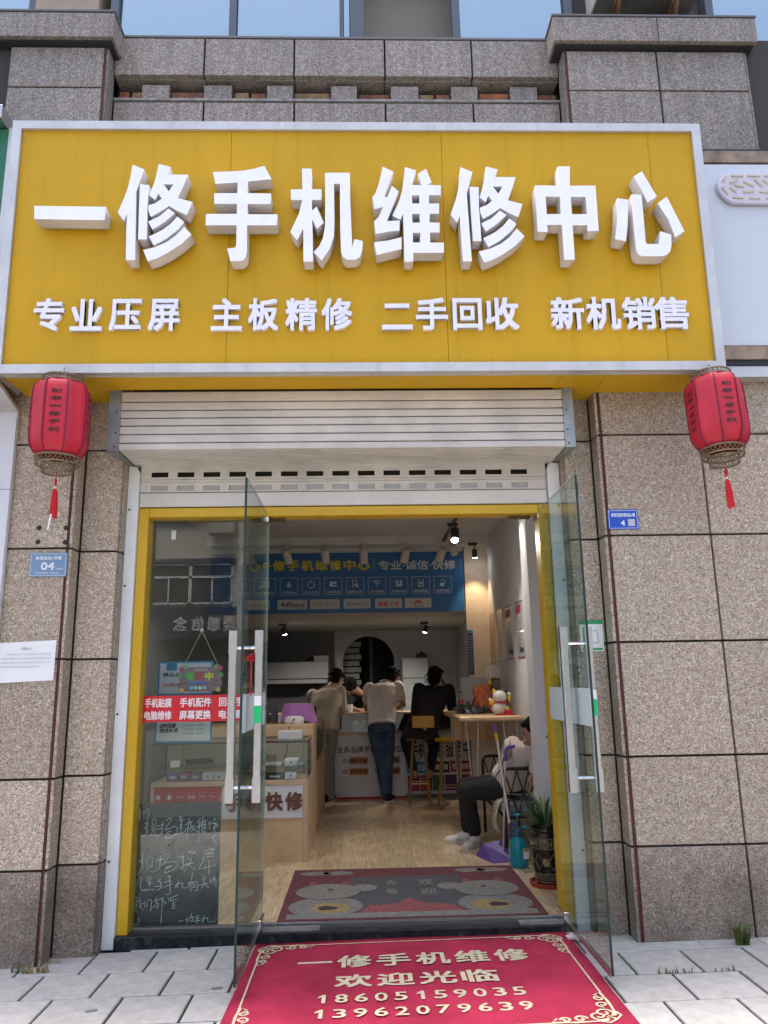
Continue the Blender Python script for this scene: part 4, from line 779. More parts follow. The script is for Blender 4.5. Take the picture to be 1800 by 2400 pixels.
for line in CHALK_LINES:
    mb = MB()
    for st in line:
        q = spline(st); mb.tube([(p.x, .0288, p.z) for p in q], [.0014 + .0009 * rh.random() for _ in q], 4)
    mb.build('chalk_writing', CHALK, cbd)
# red lettered strip stuck on the pane, outside face
rsn = thing('red_window_strip', (-1.09, -.01, 1.22), 'red strip with white lettering stuck across the fixed pane', 'sticker')
box('film', -1.372, -.628, -.0085, -.0070, 1.223, 1.382, mat('red_film', (.60, .008, .022), .45), rsn)
for body, a, b in (('手机贴膜', -1.362, -1.197), ('手机配件', -1.146, -.951), ('回收手机', -.902, -.70)): text('lettering', body, (a, b, 1.312, 1.367), place(FRONT, 0, -.0092, 0), PAPER, rsn, weight=.018)
for body, a, b in (('电脑维修', -1.362, -1.194), ('屏幕更换', -1.146, -.952), ('电池更换', -.902, -.70)): text('lettering', body, (a, b, 1.237, 1.291), place(FRONT, 0, -.0092, 0), PAPER, rsn, weight=.018)
# little hanging board that says "open"
hs_ = thing('hanging_open_sign', (-1.03, .02, 1.40), 'small wooden open sign with flowers hanging on a cord behind the pane', 'sign')
PLK = mat('purple_brown_plank', (.20, .13, .14), .8, var=.3, vs=12)
rp_ = random.Random(4)
zb = [1.405, 1.437, 1.468, 1.500, 1.532, 1.556]
for a, b in zip(zb, zb[1:]): MB().prism([(-1.162 + rp_.uniform(-.006, .006), a), (-.897 + rp_.uniform(-.006, .006), a), (-.897 + rp_.uniform(-.008, .006), b - .0015), (-1.162 + rp_.uniform(-.006, .008), b - .0015)], .018, .026).build('plank', PLK, hs_)
for ch, a, b, c in (('营', -1.118, -1.070, (.05, .42, .03)), ('业', -1.058, -1.012, (.45, .02, .03)), ('中', -.998, -.950, (.66, .66, .01))): text('lettering', ch, (a, b, 1.475, 1.523), place(FRONT, 0, .0165, 0), mat('open_' + ch, c, .5), hs_, weight=.022)
for k, ch in enumerate('欢迎光临'): text('lettering', ch, (-1.097 + k * .027, -1.075 + k * .027, 1.447, 1.468), place(FRONT, 0, .0165, 0), mat('open_blue', (.02, .16, .50), .5), hs_, weight=.02)
text('lettering', 'welcome', (-1.075, -.99, 1.534, 1.549), place(FRONT, 0, .0165, 0), mat('pink_print', (.65, .42, .46), .6), hs_)
for k, c in enumerate(((.20, .42, .62), (.30, .60, .42), (.60, .55, .48), (.25, .42, .65))): box('tiny_icon', -1.094 + k * .028, -1.075 + k * .028, .0158, .0178, 1.417, 1.437, mat('icon%d' % k, c, .5), hs_)
for x, z, c in ((-1.15, 1.545, (.45, .06, .16)), (-.905, 1.548, (.45, .06, .16)), (-1.145, 1.412, (.55, .38, .10)), (-.915, 1.415, (.55, .38, .10)), (-1.155, 1.50, (.12, .32, .10)), (-.90, 1.505, (.12, .32, .10)), (-1.125, 1.555, (.2, .34, .14)), (-.93, 1.556, (.2, .34, .14))):
    f = MB()
    for k in range(6): a = k * pi / 3; f.ell((x + .009 * cos(a), .016, z + .009 * sin(a)), (.008, .005, .008), 7, 5)
    f.ell((x, .013, z), (.006, .005, .006), 7, 5); f.build('flower', mat('flower_%.2f' % c[0], c, .7), hs_, smooth=True)
cord = MB().tube([(-1.14, .02, 1.555), (-1.028, .012, 1.782)], .0022, 5).tube([(-.915, .02, 1.555), (-1.028, .012, 1.782)], .0022, 5); cord.build('cord', mat('jute_cord', (.36, .30, .17), .9), hs_)
MB().lathe((0, 0, 0), [(0, 0), (.013, 0), (.013, .006), (0, .006)], 12).build('suction_hook', mat('clear_hook', (.6, .6, .6), .2), hs_, local=True).matrix_basis = hs_.matrix_basis.inverted() @ place(FRONT, -1.028, .012, 1.785)
# blue-bordered adverts behind the pane
def advert(x0, x1, z0, z1, y, label):
    a = thing('advert_poster', ((x0 + x1) / 2, y, z0), label, 'poster')
    BLU = mat('advert_blue', (.03, .22, .38), .5)
    box('blue_board', x0, x1, y, y + .006, z0, z1, BLU, a); box('white_field', x0 + .012, x1 - .012, y - .0025, y - .0008, z0 + .012, z1 - .012, mat('advert_white', (.58, .60, .62), .5), a); return a
AD1 = advert(-1.365, -1.00, 1.38, 1.60, .28, 'blue-bordered advert behind the pane, above the red strip'); AD2 = advert(-1.375, -1.0, 1.075, 1.36, .30, 'blue-bordered advert with bold heading behind the pane, below the red strip')
text('lettering', '精品品质', (-1.33, -1.18, 1.50, 1.527), place(FRONT, 0, .276, 0), INK, AD1); text('lettering', '品牌换新机', (-1.33, -1.14, 1.435, 1.46), place(FRONT, 0, .276, 0), mat('advert_orange', (.5, .16, .05), .5), AD1); box('bird_mark', -1.31, -1.24, .2755, .277, 1.54, 1.59, mat('advert_blue', (.03, .22, .38)), AD1)
text('lettering', '2秒找膜\n精准补货', (-1.345, -1.22, 1.14, 1.20), place(FRONT, 0, .296, 0), INK, AD2, weight=.025, shear=.2)
for k in range(4): text('lettering', '高效便捷一站采购', (-1.19, -1.05, 1.205 - k * .026, 1.218 - k * .026), place(FRONT, 0, .296, 0), mat('advert_blue', (.03, .22, .38)), AD2, weight=0)
tp = tag(box('tape_label', -1.245, -1.215, -.0085, -.0070, 2.375, 2.435, mat('tape', (.50, .56, .50), .4)), 'small clear tape label near the top of the fixed pane', 'label')
# charm on the left handle, chain charm on the right handle
ch = thing('knot_charm', (-.585, -.84, 1.40), 'red Chinese knot charm hanging on the left door handle', 'charm')
k_ = MB()
for a in range(4): k_.tube([(-.585 + .011 * cos(a * pi / 2) + .010 * cos(t), -.845, 1.578 + .011 * sin(a * pi / 2) + .010 * sin(t)) for t in [i * pi / 4 for i in range(9)]], .0035, 5)
k_.tube([(-.585, -.845, 1.62), (-.585, -.845, 1.60)], .002, 5).build('knot', TAS, ch)
MB().tube([(-.585, -.845, 1.556), (-.586, -.845, 1.50), (-.584, -.845, 1.46), (-.585, -.845, 1.425)], [.003, .0045, .004, .0025], 6).build('tassel', TAS, ch); MB().ell((-.585, -.845, 1.40), (.005, .005, .016), 8, 6).build('bead', TAS, ch)
bc = thing('bead_charm', (1.165, -.735, 1.38), 'string of clear beads hanging on the right door handle', 'charm')
mb = MB()
for k in range(7): mb.ell((1.175, -.735 + .003 * (k % 2), 1.585 - k * .032), (.008, .008, .011), 8, 6)
mb.tube([(1.175, -.735, 1.62), (1.175, -.735, 1.38)], .0015, 4).build('beads', mat('clear_bead', (.42, .50, .50), .1, .3), bc, smooth=True); MB().tube([(1.165 + .016 * cos(t), -.739, 1.632 + .016 * sin(t)) for t in [i * pi / 5 for i in range(11)]], .003, 5).build('loop', TAS, bc)

# ------------------------------------------------------------------ shop interior: floor, walls, ceiling
FZ = .06
LAM = mat('laminate_floor', (.70, .53, .33), .18, var=.12, vs=3, rnd=.05)
def grain(m):
    N = m.node_tree.nodes; L = m.node_tree.links; b = N['Principled BSDF']; src = b.inputs['Base Color'].links[0].from_socket
    tc = N.new('ShaderNodeTexCoord'); mp = N.new('ShaderNodeMapping'); mp.inputs['Scale'].default_value = (22, 2.2, 1); L.new(tc.outputs['Object'], mp.inputs[0])
    n = N.new('ShaderNodeTexNoise'); n.inputs['Scale'].default_value = 2.5; n.inputs['Detail'].default_value = 8; n.inputs['Distortion'].default_value = .6; L.new(mp.outputs[0], n.inputs['Vector'])
    mx = N.new('ShaderNodeMix'); mx.data_type = 'RGBA'; mx.blend_type = 'MULTIPLY'; g = N.new('ShaderNodeMapRange'); g.inputs[1].default_value = .35; g.inputs[2].default_value = .7; g.inputs[3].default_value = 1.08; g.inputs[4].default_value = .72
    mx.inputs[0].default_value = 1; L.new(n.outputs['Fac'], g.inputs[0]); L.new(src, mx.inputs[6]); L.new(g.outputs[0], mx.inputs[7]); L.new(mx.outputs[2], b.inputs['Base Color'])
grain(LAM)
fl = struct('floor'); box('subfloor', -1.75, 1.5, .013, 7.1, -.02, FZ - .014, JOINT, fl)
rf = random.Random(12); pw, pl = .194, 1.21
for i in range(17):
    x0 = -1.745 + i * pw; y = .013 - rf.random() * pl
    while y < 5.2:
        a, b = max(y, .0125), min(y + pl, 5.2)
        if b - a > .02: box('plank', x0 + .0007, x0 + pw - .0007, a + .0007, b - .0007, FZ - .013, FZ, LAM, fl)
        y += pl
WALLP = mat('interior_white_wall', (.62, .61, .60), .85, var=.04, vs=1.2, bump=.1, bs=40); TEXW = mat('textured_cream_wall', (.58, .50, .40), .9, var=.1, vs=8, bump=.9, bs=45)
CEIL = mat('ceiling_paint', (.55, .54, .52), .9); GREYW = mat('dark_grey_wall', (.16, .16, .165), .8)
wr = struct('wall_right'); box('plaster', 1.45, 1.52, .03, 7.1, 0, 3.1, WALLP, wr); box('pilaster', 1.322, 1.45, 1.05, 1.30, .05, 3.06, WALLP, wr)
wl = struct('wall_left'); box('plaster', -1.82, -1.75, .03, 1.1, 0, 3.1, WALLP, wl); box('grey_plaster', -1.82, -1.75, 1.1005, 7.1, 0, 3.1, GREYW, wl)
wb = struct('wall_back'); 
arc = [(.485, 1.145)] + [(.085 + .40 * cos(a), 1.733 + .40 * sin(a)) for a in [i * pi / 18 for i in range(19)]] + [(-.315, 1.145)]
# back wall with the arched opening cut out of it
me = curve2d([[(-.44, 0), (1.45, 0), (1.45, 2.25), (-.44, 2.25)], arc], .04)
for v in me.vertices: x, y, z = v.co; v.co = (x, 7.04 + z, y)
put('plaster', me, WALLP, wb); box('grey_plaster', -1.75, -.4405, 7.0, 7.08, 0, 2.25, GREYW, wb)
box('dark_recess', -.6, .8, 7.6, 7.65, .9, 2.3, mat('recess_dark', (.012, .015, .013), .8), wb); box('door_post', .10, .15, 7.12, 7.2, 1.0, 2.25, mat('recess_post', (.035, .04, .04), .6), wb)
for k in range(10): box('shelf_box', -.33, -.06 + .03 * (k % 2), 7.18, 7.40, 1.10 + k * .098, 1.175 + k * .098, mat('pale_shelf_box', (.42, .45, .40), .7, var=.2, vs=14), wb)
ce = struct('ceiling'); box('slab', -1.75, 1.45, .03, 3.80, 3.06, 3.12, CEIL, ce); box('beam', -1.75, 1.45, 3.55, 3.78, 2.965, 3.059, CEIL, ce); box('low_slab', -1.75, 1.45, 3.83, 7.1, 2.212, 2.27, CEIL, ce)
box('bulkhead', -1.75, 1.175, 3.79, 3.829, 2.213, 3.06, CEIL, ce)
pr_ = struct('wall_partition'); box('textured_pier', 1.19, 1.45, 3.79, 3.95, FZ, 3.06, TEXW, pr_)
box('lintel_wall', -1.75, 1.225, .032, .12, 2.57, 3.06, WALLP, ce)
# downlight rings and track
for x, y in ((-.75, 2.2), (.35, 2.2)):
    tag(MB().lathe((x, y, 3.045), [(.075, .012), (.08, 0), (.06, 0), (.055, .012)], 20).build('downlight', mat('downlight_ring', (.4, .39, .38), .5)), 'recessed ceiling downlight, %s one of the pair over the shop floor' % ('left' if x < 0 else 'right'), 'downlight', 'recessed downlights')
TRK = mat('track_black', (.02, .02, .02), .5)
LAMPW = mat('lit_lamp', (1, 1, 1), .5, emit=(1, .97, .93), es=14.0)
def spot_lamp(loc, aim, label, lit, m, r=.033, l=.11, power=0, color=(1, .93, .84), size=1.25, base=.06):
    t = thing('track_spotlight', loc, label, 'spotlight', 'ceiling track spotlights'); loc = Vector(loc); d = (Vector(aim) - loc).normalized()
    MB().tube([loc + Vector((0, 0, base + .03)), loc + Vector((0, 0, .0))], .008, 6).build('stem', m, t); box('driver', loc.x - .07, loc.x + .03, loc.y - .017, loc.y + .017, loc.z + base + .02, loc.z + base + .05, m, t)
    c = loc - Vector((0, 0, .01)); h = MB().tube([c - d * l * .45, c - d * l * .40, c + d * l * .5], [r * .7, r, r], 16).build('head', m, t, smooth=True)
    e = c + d * (l * .5 + .002); R = d.to_track_quat('Z', 'Y').to_matrix().to_4x4()
    o = MB().lathe((0, 0, 0), [(0, 0), (r * .86, 0), (r * .8, .006), (0, .008)], 14).build('lens', LAMPW if lit else BLACK, t, local=True); o.matrix_basis = t.matrix_basis.inverted() @ Matrix.Translation(e) @ R
    if power:
        li = bpy.data.lights.new('lamp', 'SPOT'); li.energy = power; li.color = color; li.spot_size = size; li.spot_blend = .6; li.shadow_soft_size = .03
        lo = bpy.data.objects.new('lamp', li); COL.objects.link(lo); lo.parent = t; lo.matrix_parent_inverse = t.matrix_basis.inverted(); lo.matrix_basis = Matrix.Translation(e + d * .02) @ (-d).to_track_quat('Z', 'Y').to_matrix().to_4x4()
    return t
WL = mat('lamp_cream', (.50, .47, .42), .5)
for k, (x, a) in enumerate(((-1.35, -.2), (-.83, .12), (-.41, .05), (.02, -.02), (.48, -.10), (.88, -.16))): spot_lamp((x, 3.42, 2.83), (x + a, 3.72, 2.35), 'unlit cream spotlight aimed at the blue banner, number %s from the left' % ('one two three four five six'.split()[k]), False, WL, r=.048, l=.17, base=.10)
trk = tag(box('lighting_track', .885, .915, .5, 3.3, 2.94, 2.96, TRK), 'black lighting track running along the front ceiling', 'lighting track')
spot_lamp((.90, 2.25, 2.83), (.70, 1.2, 1.2), 'lit black spotlight on the front ceiling track', True, TRK, r=.04, l=.15, power=17, size=2.0, base=.05)
spot_lamp((1.0, 3.25, 2.86), (1.45, 4.2, 1.6), 'unlit white spotlight nearest the textured pier', False, WL, power=0, r=.042, l=.14)
spot_lamp((-.95, .75, 2.86), (-1.0, 1.5, .45), 'lit spotlight over the display counter behind the door head', True, TRK, r=.035, l=.12, power=13, size=1.7)
# warm wall-washer next to the pier and lamp aimed at the right wall
spot_lamp((1.12, 1.0, 2.86), (1.47, 1.75, 1.9), 'lit spotlight near the door aimed at the posters on the right wall', True, TRK, r=.035, l=.12, power=3.5, size=1.3)
spot_lamp((1.28, 3.55, 2.86), (1.32, 3.80, 1.7), 'lit warm spotlight washing the textured pier', True, TRK, r=.03, l=.10, power=6, color=(1, .70, .42), size=1.2)
spot_lamp((-1.02, 5.0, 2.115), (-.7, 5.5, 1.0), 'lit spotlight on the low back ceiling, left of the arch', True, TRK, r=.03, l=.09, power=7, size=2.2, base=.03); spot_lamp((.82, 5.0, 2.115), (.5, 5.4, 1.0), 'lit spotlight on the low back ceiling, right of the arch', True, TRK, r=.03, l=.09, power=10, size=2.2, base=.03)

# ------------------------------------------------------------------ blue banner on the bulkhead
bn = thing('blue_banner', (-.28, 3.785, 2.213), 'long blue shop banner with yellow title, icons and brand cards', 'banner')
BB = mat('banner_blue', (.012, .10, .27), .4); BYEL = mat('banner_yellow', (.55, .46, .0), .5); BWH = mat('banner_white', (.50, .52, .54), .5)
box('board', -1.745, 1.172, 3.775, 3.789, 2.214, 2.91, BB, bn)
FB = place(FRONT, 0, 3.7725, 0)
for k, c in enumerate('一修手机维修中心'):
    xc = -1.12 + (k - 0) * .1625; h = .062 if c != '一' else .009
    text('lettering', c, (xc - .07, xc + .07, 2.765 - h, 2.765 + h), FB, BYEL, bn, weight=.028)
box('divider', .135, .142, 3.771, 3.774, 2.70, 2.84, BYEL, bn); text('lettering', '专业·诚信·快修', (.19, 1.085, 2.70, 2.81), FB, BWH, bn, weight=.018)
names = ['屏幕维修', '更换电池', '手机进水', '无法开机', '主板漏电', '触摸失灵', '信号弱差', '内存升级', '刷机解锁', '权限破解']
for k in range(10):
    x0 = -.949 + (k - 2) * .253 + .005; x1 = x0 + .205; z0, z1 = 2.425, 2.622; fr2 = MB(); e = .004; yb = 3.7715
    for a, b, c, d in ((x0, x1, z0, z0 + e), (x0, x1, z1 - e, z1), (x0, x0 + e, z0, z1), (x1 - e, x1, z0, z1)): fr2.box(a, b, yb, yb + .003, c, d)
    fr2.build('icon_frame', BWH, bn); xc = (x0 + x1) / 2; text('lettering', names[k], (x0 + .022, x1 - .022, 2.44, 2.47), FB, BWH, bn, weight=.01)
    ic = MB(); zc = 2.545
    def ring(r, a0=0, a1=2 * pi, n=20, w=.005, zc=zc): ic.tube([(xc + r * cos(a0 + (a1 - a0) * i / n), 3.771, zc + r * sin(a0 + (a1 - a0) * i / n)) for i in range(n + 1)], w, 5)
    if k == 2: ic.lathe((0, 0, 0), [(0, 0)], 3) if False else ic.prism([(xc + .026 * sin(a) * (1 if cos(a) < 0 else max(0.0, 1 - cos(a)) ), zc - .008 - .03 * cos(a) * -1 if False else zc - .008 + (.026 * cos(a) if cos(a) < 0 else .05 * cos(a))) for a in [i * 2 * pi / 24 for i in range(24)]], 3.769, 3.773)
    elif k == 3: ring(.04, pi * .62, pi * 2.38); ic.box(xc - .004, xc + .004, 3.769, 3.773, zc + .01, zc + .05)
    elif k == 4: ic.box(xc - .04, xc - .008, 3.769, 3.773, zc - .028, zc + .03).box(xc - .0075, xc + .04, 3.769, 3.773, zc + .005, zc + .03).box(xc - .0075, xc + .04, 3.769, 3.773, zc - .028, zc - .008)
    elif k == 5: ic.box(xc - .03, xc - .022, 3.769, 3.773, zc - .04, zc + .045).box(xc + .014, xc + .022, 3.769, 3.773, zc, zc + .045).box(xc - .0215, xc + .0135, 3.769, 3.773, zc + .037, zc + .045).prism([(xc - .012, zc - .02), (xc + .045, zc - .045), (xc + .04, zc - .015), (xc + .012, zc - .004), (xc, zc + .01)], 3.7685, 3.7725)
    elif k == 6:
        for r in (.02, .038, .056): ring(r, pi * .25, pi * .75, 10, .004, zc - .02)
        ic.box(xc - .006, xc + .006, 3.769, 3.773, zc - .03, zc - .018)
    elif k == 7: ic.box(xc - .035, xc + .035, 3.770, 3.773, zc - .035, zc - .0125).box(xc - .035, xc - .01, 3.770, 3.773, zc - .012, zc + .035).box(xc + .01, xc + .035, 3.770, 3.773, zc - .012, zc + .035)
    elif k == 8: ic.box(xc - .03, xc + .03, 3.770, 3.773, zc - .045, zc - .03).box(xc - .03, xc - .02, 3.770, 3.773, zc - .029, zc + .045).box(xc + .02, xc + .03, 3.770, 3.773, zc - .029, zc + .045).box(xc - .01, xc + .012, 3.770, 3.773, zc - .012, zc + .016)
    elif k == 9: ic.box(xc - .032, xc + .016, 3.770, 3.773, zc - .04, zc + .0); ring(.016, 0, pi, 8, .004, zc + .02); ic.box(xc + .026, xc + .034, 3.770, 3.773, zc - .0, zc + .02)
    else: ic.box(xc - .03, xc + .03, 3.770, 3.773, zc - .035, zc + .035)
    ic.build('icon', BWH, bn)
CARD = mat('banner_card', (.44, .44, .43), .6)
cards = [(-1.36, -1.06), (-.969, -.632), (-.598, -.26), (-.217, .093), (.143, .454), (.486, .791)]
for k, (a, b) in enumerate(cards):
    box('card', a, b, 3.7705, 3.7735, 2.262, 2.372, CARD, bn); M = place(FRONT, 0, 3.769, 0); z0, z1 = 2.295, 2.342; REDL = mat('logo_red', (.50, .012, .015), .5)
    if k == 1: text('brand_print', 'iPhone', (a + .085, b - .03, z0 - .01, z1), M, INK, bn); MB().ell((a + .06, 3.769, 2.314), (.016, .001, .018), 12, 8).ell((a + .065, 3.769, 2.340), (.004, .001, .008), 8, 6).build('fruit_mark', INK, bn)
    if k == 2: text('brand_print', 'oppo', (a + .03, b - .03, z0, z1 - .01), M, mat('logo_grey', (.10, .10, .10), .5), bn, weight=-.01)
    if k == 3: text('brand_print', 'vivo', (a + .03, b - .03, z0, z1), M, mat('logo_navy', (.03, .07, .16), .5), bn, weight=-.005)
    if k == 4: text('brand_print', 'mi', (a + .04, a + .145, z0 - .012, z1 + .005), M, mat('logo_orange', (.45, .03, .02), .5), bn, weight=.03); text('brand_print', '小米', (a + .165, b - .03, z0 - .012, z1), M, mat('logo_orange', (.45, .03, .02)), bn)
    if k in (0, 5):
        fl_ = MB()
        for i in range(8):
            t = pi * (i + .5) / 8; cx_, cz_ = (a + b) / 2 + .022 * cos(t), 2.312 + .026 * sin(t); u = Vector((cos(t), 0, sin(t))); n2 = Vector((-sin(t), 0, cos(t)))
            c0 = Vector(((a + b) / 2, 3.769, 2.305)); fl_.v += [tuple(c0 + u * .012), tuple(c0 + u * .035 + n2 * .008), tuple(c0 + u * .052), tuple(c0 + u * .035 - n2 * .008)]; q = len(fl_.v) - 4; fl_.f.append((q, q + 1, q + 2, q + 3))
        fl_.build('petal_mark', REDL, bn); text('brand_print', 'HUAWEI', ((a + b) / 2 - .045, (a + b) / 2 + .045, 2.274, 2.288), M, INK, bn)

# ------------------------------------------------------------------ welcome mat just inside the door
mt = thing('door_mat', (.28, .64, FZ), 'patterned welcome mat with two waving cats just inside the door', 'mat')
mx0, mx1, my0, my1 = -.53, 1.10, .03, 1.27
MZ = FZ + .006
box('mat_base', mx0, mx1, my0, my1, FZ + .0005, MZ, mat('mat_maroon', (.14, .040, .048), .95, var=.3, vs=40), mt)
def flat(name, pts, z, m):
    return MB().quad(*[(mx0 + (mx1 - mx0) * u, my0 + (my1 - my0) * v, MZ + z) for u, v in pts]).build(name, m, mt)
def oval(cx, cy_, rx, ry, n=22, a0=0, wob=0.0): return [(cx + rx * (1 + wob * sin(i * 2.7)) * cos(2 * pi * i / n + a0), cy_ + ry * (1 + wob * cos(i * 1.9)) * sin(2 * pi * i / n + a0)) for i in range(n)]
MG = mat('mat_grey', (.085, .08, .088), .95, var=.25, vs=60); MC = mat('mat_cream', (.22, .21, .19), .95, var=.25, vs=40); ML = mat('mat_line', (.05, .03, .035), .95); MGO = mat('mat_gold', (.33, .24, .10), .95, var=.2, vs=40); MR = mat('mat_rose', (.28, .08, .08), .95, var=.3, vs=40)
flat('pale_foot', [(.03, .02), (.97, .02), (.97, .10), (.03, .10)], .0004, MC)
flat('grey_field', [(.26, .14), (.74, .14), (.74, .80), (.26, .80)], .0004, MG)
flat('rose_band', [(.30, .10), (.70, .10), (.66, .22), (.56, .24), (.50, .34), (.44, .24), (.34, .22)], .0008, MR)
for cx in (.10, .20, .80, .90): flat('cloud', oval(cx, .90, .07, .045, 20, .3, .18), .0006, MC)
for cx, s in ((.17, 1), (.83, -1)):
    flat('cat_body', oval(cx, .22, .145, .17), .0009, MC); flat('cat_ear', [(cx - .10, .60), (cx - .075, .72), (cx - .03, .62)], .0010, MR); flat('cat_ear', [(cx + .10, .60), (cx + .075, .72), (cx + .03, .62)], .0010, MR)
    flat('cat_outline', oval(cx, .50, .138, .165), .0012, ML); flat('cat_head', oval(cx, .50, .134, .157), .0016, MC); flat('cat_nose', oval(cx + .01 * s, .53, .012, .018, 10), .0020, ML)
    flat('cat_paw', oval(cx + .15 * s, .56, .055, .07), .0014, MC); flat('coin', oval(cx + .02 * s, .19, .075, .09), .0014, MGO); flat('coin_mark', [(cx - .02, .15), (cx + .04, .16), (cx + .05, .20), (cx + .0, .23), (cx - .03, .2)], .0018, ML)
MM = lambda u, v: (mx0 + (mx1 - mx0) * u, my0 + (my1 - my0) * v)
for c, u, v, w_, h_ in (('欢', .585, .66, .07, .085), ('迎', .585, .46, .07, .08), ('光', .435, .66, .045, .06), ('临', .435, .48, .045, .06)):
    x, y = MM(u, v); text('lettering', c, (x - w_ * .8, x + w_ * .8, y - h_, y + h_), Matrix.Translation((0, 0, MZ + .0008)), MC, mt, weight=.02)

# ------------------------------------------------------------------ display counters on the left
sc = thing('display_counter', (-1.09, 1.8, FZ), 'wooden glass-topped display counter lettered for phone repair', 'counter')
box('cabinet', -1.72, -.457, 1.575, 2.04, FZ, .676, WOOD, sc)
for x0, x1, z0, z1 in ((-1.72, -.455, .642, .682), (-.497, -.455, FZ, .6415), (-1.72, -1.69, FZ, .6415)): box('front_trim', x0, x1, 1.556, 1.574, z0, z1, LWOOD, sc, bevel=.002)
box('sign_board', -1.147, -.498, 1.564, 1.5745, .391, .640, mat('counter_board', (.66, .66, .67), .5), sc); MB().prism([(-1.69, .40), (-1.20, .40), (-1.148, .640), (-1.69, .640)], 1.563, 1.5745).build('red_board', mat('counter_red', (.40, .02, .03), .5), sc)
for k, c in enumerate('手机快修'): text('lettering', c, (-1.116 + k * .159, -.975 + k * .159, .447, .59), place(FRONT, 0, 1.5555, 0), mat('brown_letter', (.14, .045, .02), .5), sc, weight=.026, extrude=.003)
for k, t_ in enumerate(('', '', 'HONOR', 'mi', 'oppo', 'vivo')):
    xc = -1.655 + k * .088; mb = MB().tube([(xc + .033 * cos(a), 1.5615, .567 + .033 * sin(a)) for a in [i * pi / 10 for i in range(21)]], .0012, 4); PK = mat('pink_line', (.62, .30, .32), .5)
    mb.build('badge_ring', PK, sc); m_ = mat('badge_white', (.66, .60, .60), .5)
    if t_: text('brand_print', t_, (xc - .024, xc + .024, .558 if t_ != 'mi' else .55, .574 if t_ != 'mi' else .585), place(FRONT, 0, 1.561, 0), m_, sc)
    else: MB().ell((xc, 1.561, .565), (.018, .001, .02), 10, 7).build('badge_mark', m_, sc)
GC = glass_mat('case_glass', (.93, .96, .95), .04); GEDGE = mat('case_edge', (.03, .035, .035), .3)
box('front_glass', -1.72, -.458, 1.56, 1.565, .684, .972, GC, sc); box('side_glass', -.4645, -.4595, 1.5655, 2.04, .684, .972, GC, sc); box('top_glass', -1.72, -.457, 1.56, 2.04, .975, .983, GC, sc); box('mid_shelf', -1.71, -.47, 1.60, 2.03, .776, .781, GC, sc)
for a in ((-1.72, -.457, 1.557, 1.5595, .970, .984), (-.459, -.4565, 1.557, 1.563, .684, .97), (-.459, -.4565, 1.564, 2.04, .972, .984)): box('edge_bar', *a, GEDGE, sc)
box('back_panel', -1.71, -.47, 2.031, 2.04, .684, .97, mat('case_back', (.33, .27, .19), .7), sc)
c2 = thing('display_counter', (-.70, 3.2, FZ), 'taller wooden counter running back along the aisle behind the display counter', 'counter')
box('cabinet', -1.0, -.462, 2.10, 4.28, FZ, .70, WOOD, c2); box('raised_box', -1.72, -.45, 2.06, 2.62, .985, 1.082, WOOD, c2, bevel=.003); box('side_panel', -.4615, -.455, 2.10, 4.28, FZ + .02, .68, LWOOD, c2)
box('top', -1.0, -.46, 2.63, 4.28, 1.02, 1.05, LWOOD, c2); box('side_glass', -.468, -.463, 2.12, 4.26, .70, 1.02, GC, c2); box('end_post', -.485, -.455, 4.27, 4.30, FZ, 1.05, mat('brass_post', (.36, .27, .14), .4, .3), c2); box('inner_back', -1.0, -.98, 2.1, 4.28, .70, 1.02, GREYW, c2); box('riser', -1.72, -1.70, 2.06, 2.62, .70, .984, WOOD, c2); box('riser', -.49, -.452, 2.07, 2.60, .70, .984, LWOOD, c2)
def carton(name, x0, x1, y0, y1, z0, z1, c, label, grp=None, cat='box', mark=None):
    t = thing(name, ((x0 + x1) / 2, (y0 + y1) / 2, z0), label, cat, grp)
    box('carton', x0, x1, y0, y1, z0, z1 - (z1 - z0) * .25, mat('carton_%s' % str(c), c, .55), t, bevel=.001); box('lid', x0 - .001, x1 + .001, y0 - .001, y1 + .001, z1 - (z1 - z0) * .75, z1, mat('carton_%s' % str(c), c, .55), t, bevel=.002)
    if mark: MB().ell(((x0 + x1) / 2, y0 - .0022, (z0 + z1) / 2), (.008, .0008, .009), 10, 6).build('print_mark', mat('mark_%s' % str(mark), mark, .5), t)
    else: box('print_label', x0 + (x1 - x0) * .2, x1 - (x1 - x0) * .2, y0 - .0025, y0 - .0014, z0 + (z1 - z0) * .3, z1 - (z1 - z0) * .3, mat('pale_label', (.5, .48, .5), .6), t)
g_ = 'phone boxes in the display case'
carton('phone_box', -1.60, -1.516, 1.60, 1.72, .685, .742, (.03, .15, .34), 'blue phone box on the floor of the display case', g_); carton('phone_box', -1.507, -1.422, 1.60, 1.72, .685, .745, (.45, .10, .13), 'pink phone box between the blue and purple ones', g_); carton('phone_box', -1.412, -1.332, 1.60, 1.72, .685, .740, (.18, .16, .30), 'purple phone box in the display case row', g_)
carton('phone_box', -1.318, -1.230, 1.60, 1.72, .685, .742, (.60, .60, .60), 'white phone box next to the purple one', g_, mark=(.25, .25, .25)); carton('phone_box', -1.222, -1.14, 1.60, 1.72, .685, .738, (.60, .60, .60), 'white phone box at the right end of the coloured row', g_, mark=(.08, .08, .08))
carton('phone_box', -.655, -.548, 1.64, 1.80, .782, .832, (.66, .66, .67), 'white phone box on the glass shelf at the right', g_, mark=(.08, .08, .08)); carton('phone_box', -.645, -.555, 1.59, 1.70, .685, .732, (.62, .62, .63), 'white phone box on the case floor at the right', g_, mark=(.06, .06, .06)); carton('phone_box', -.80, -.662, 1.60, 1.72, .685, .722, (.025, .026, .03), 'black phone box left of the white one on the case floor', g_)
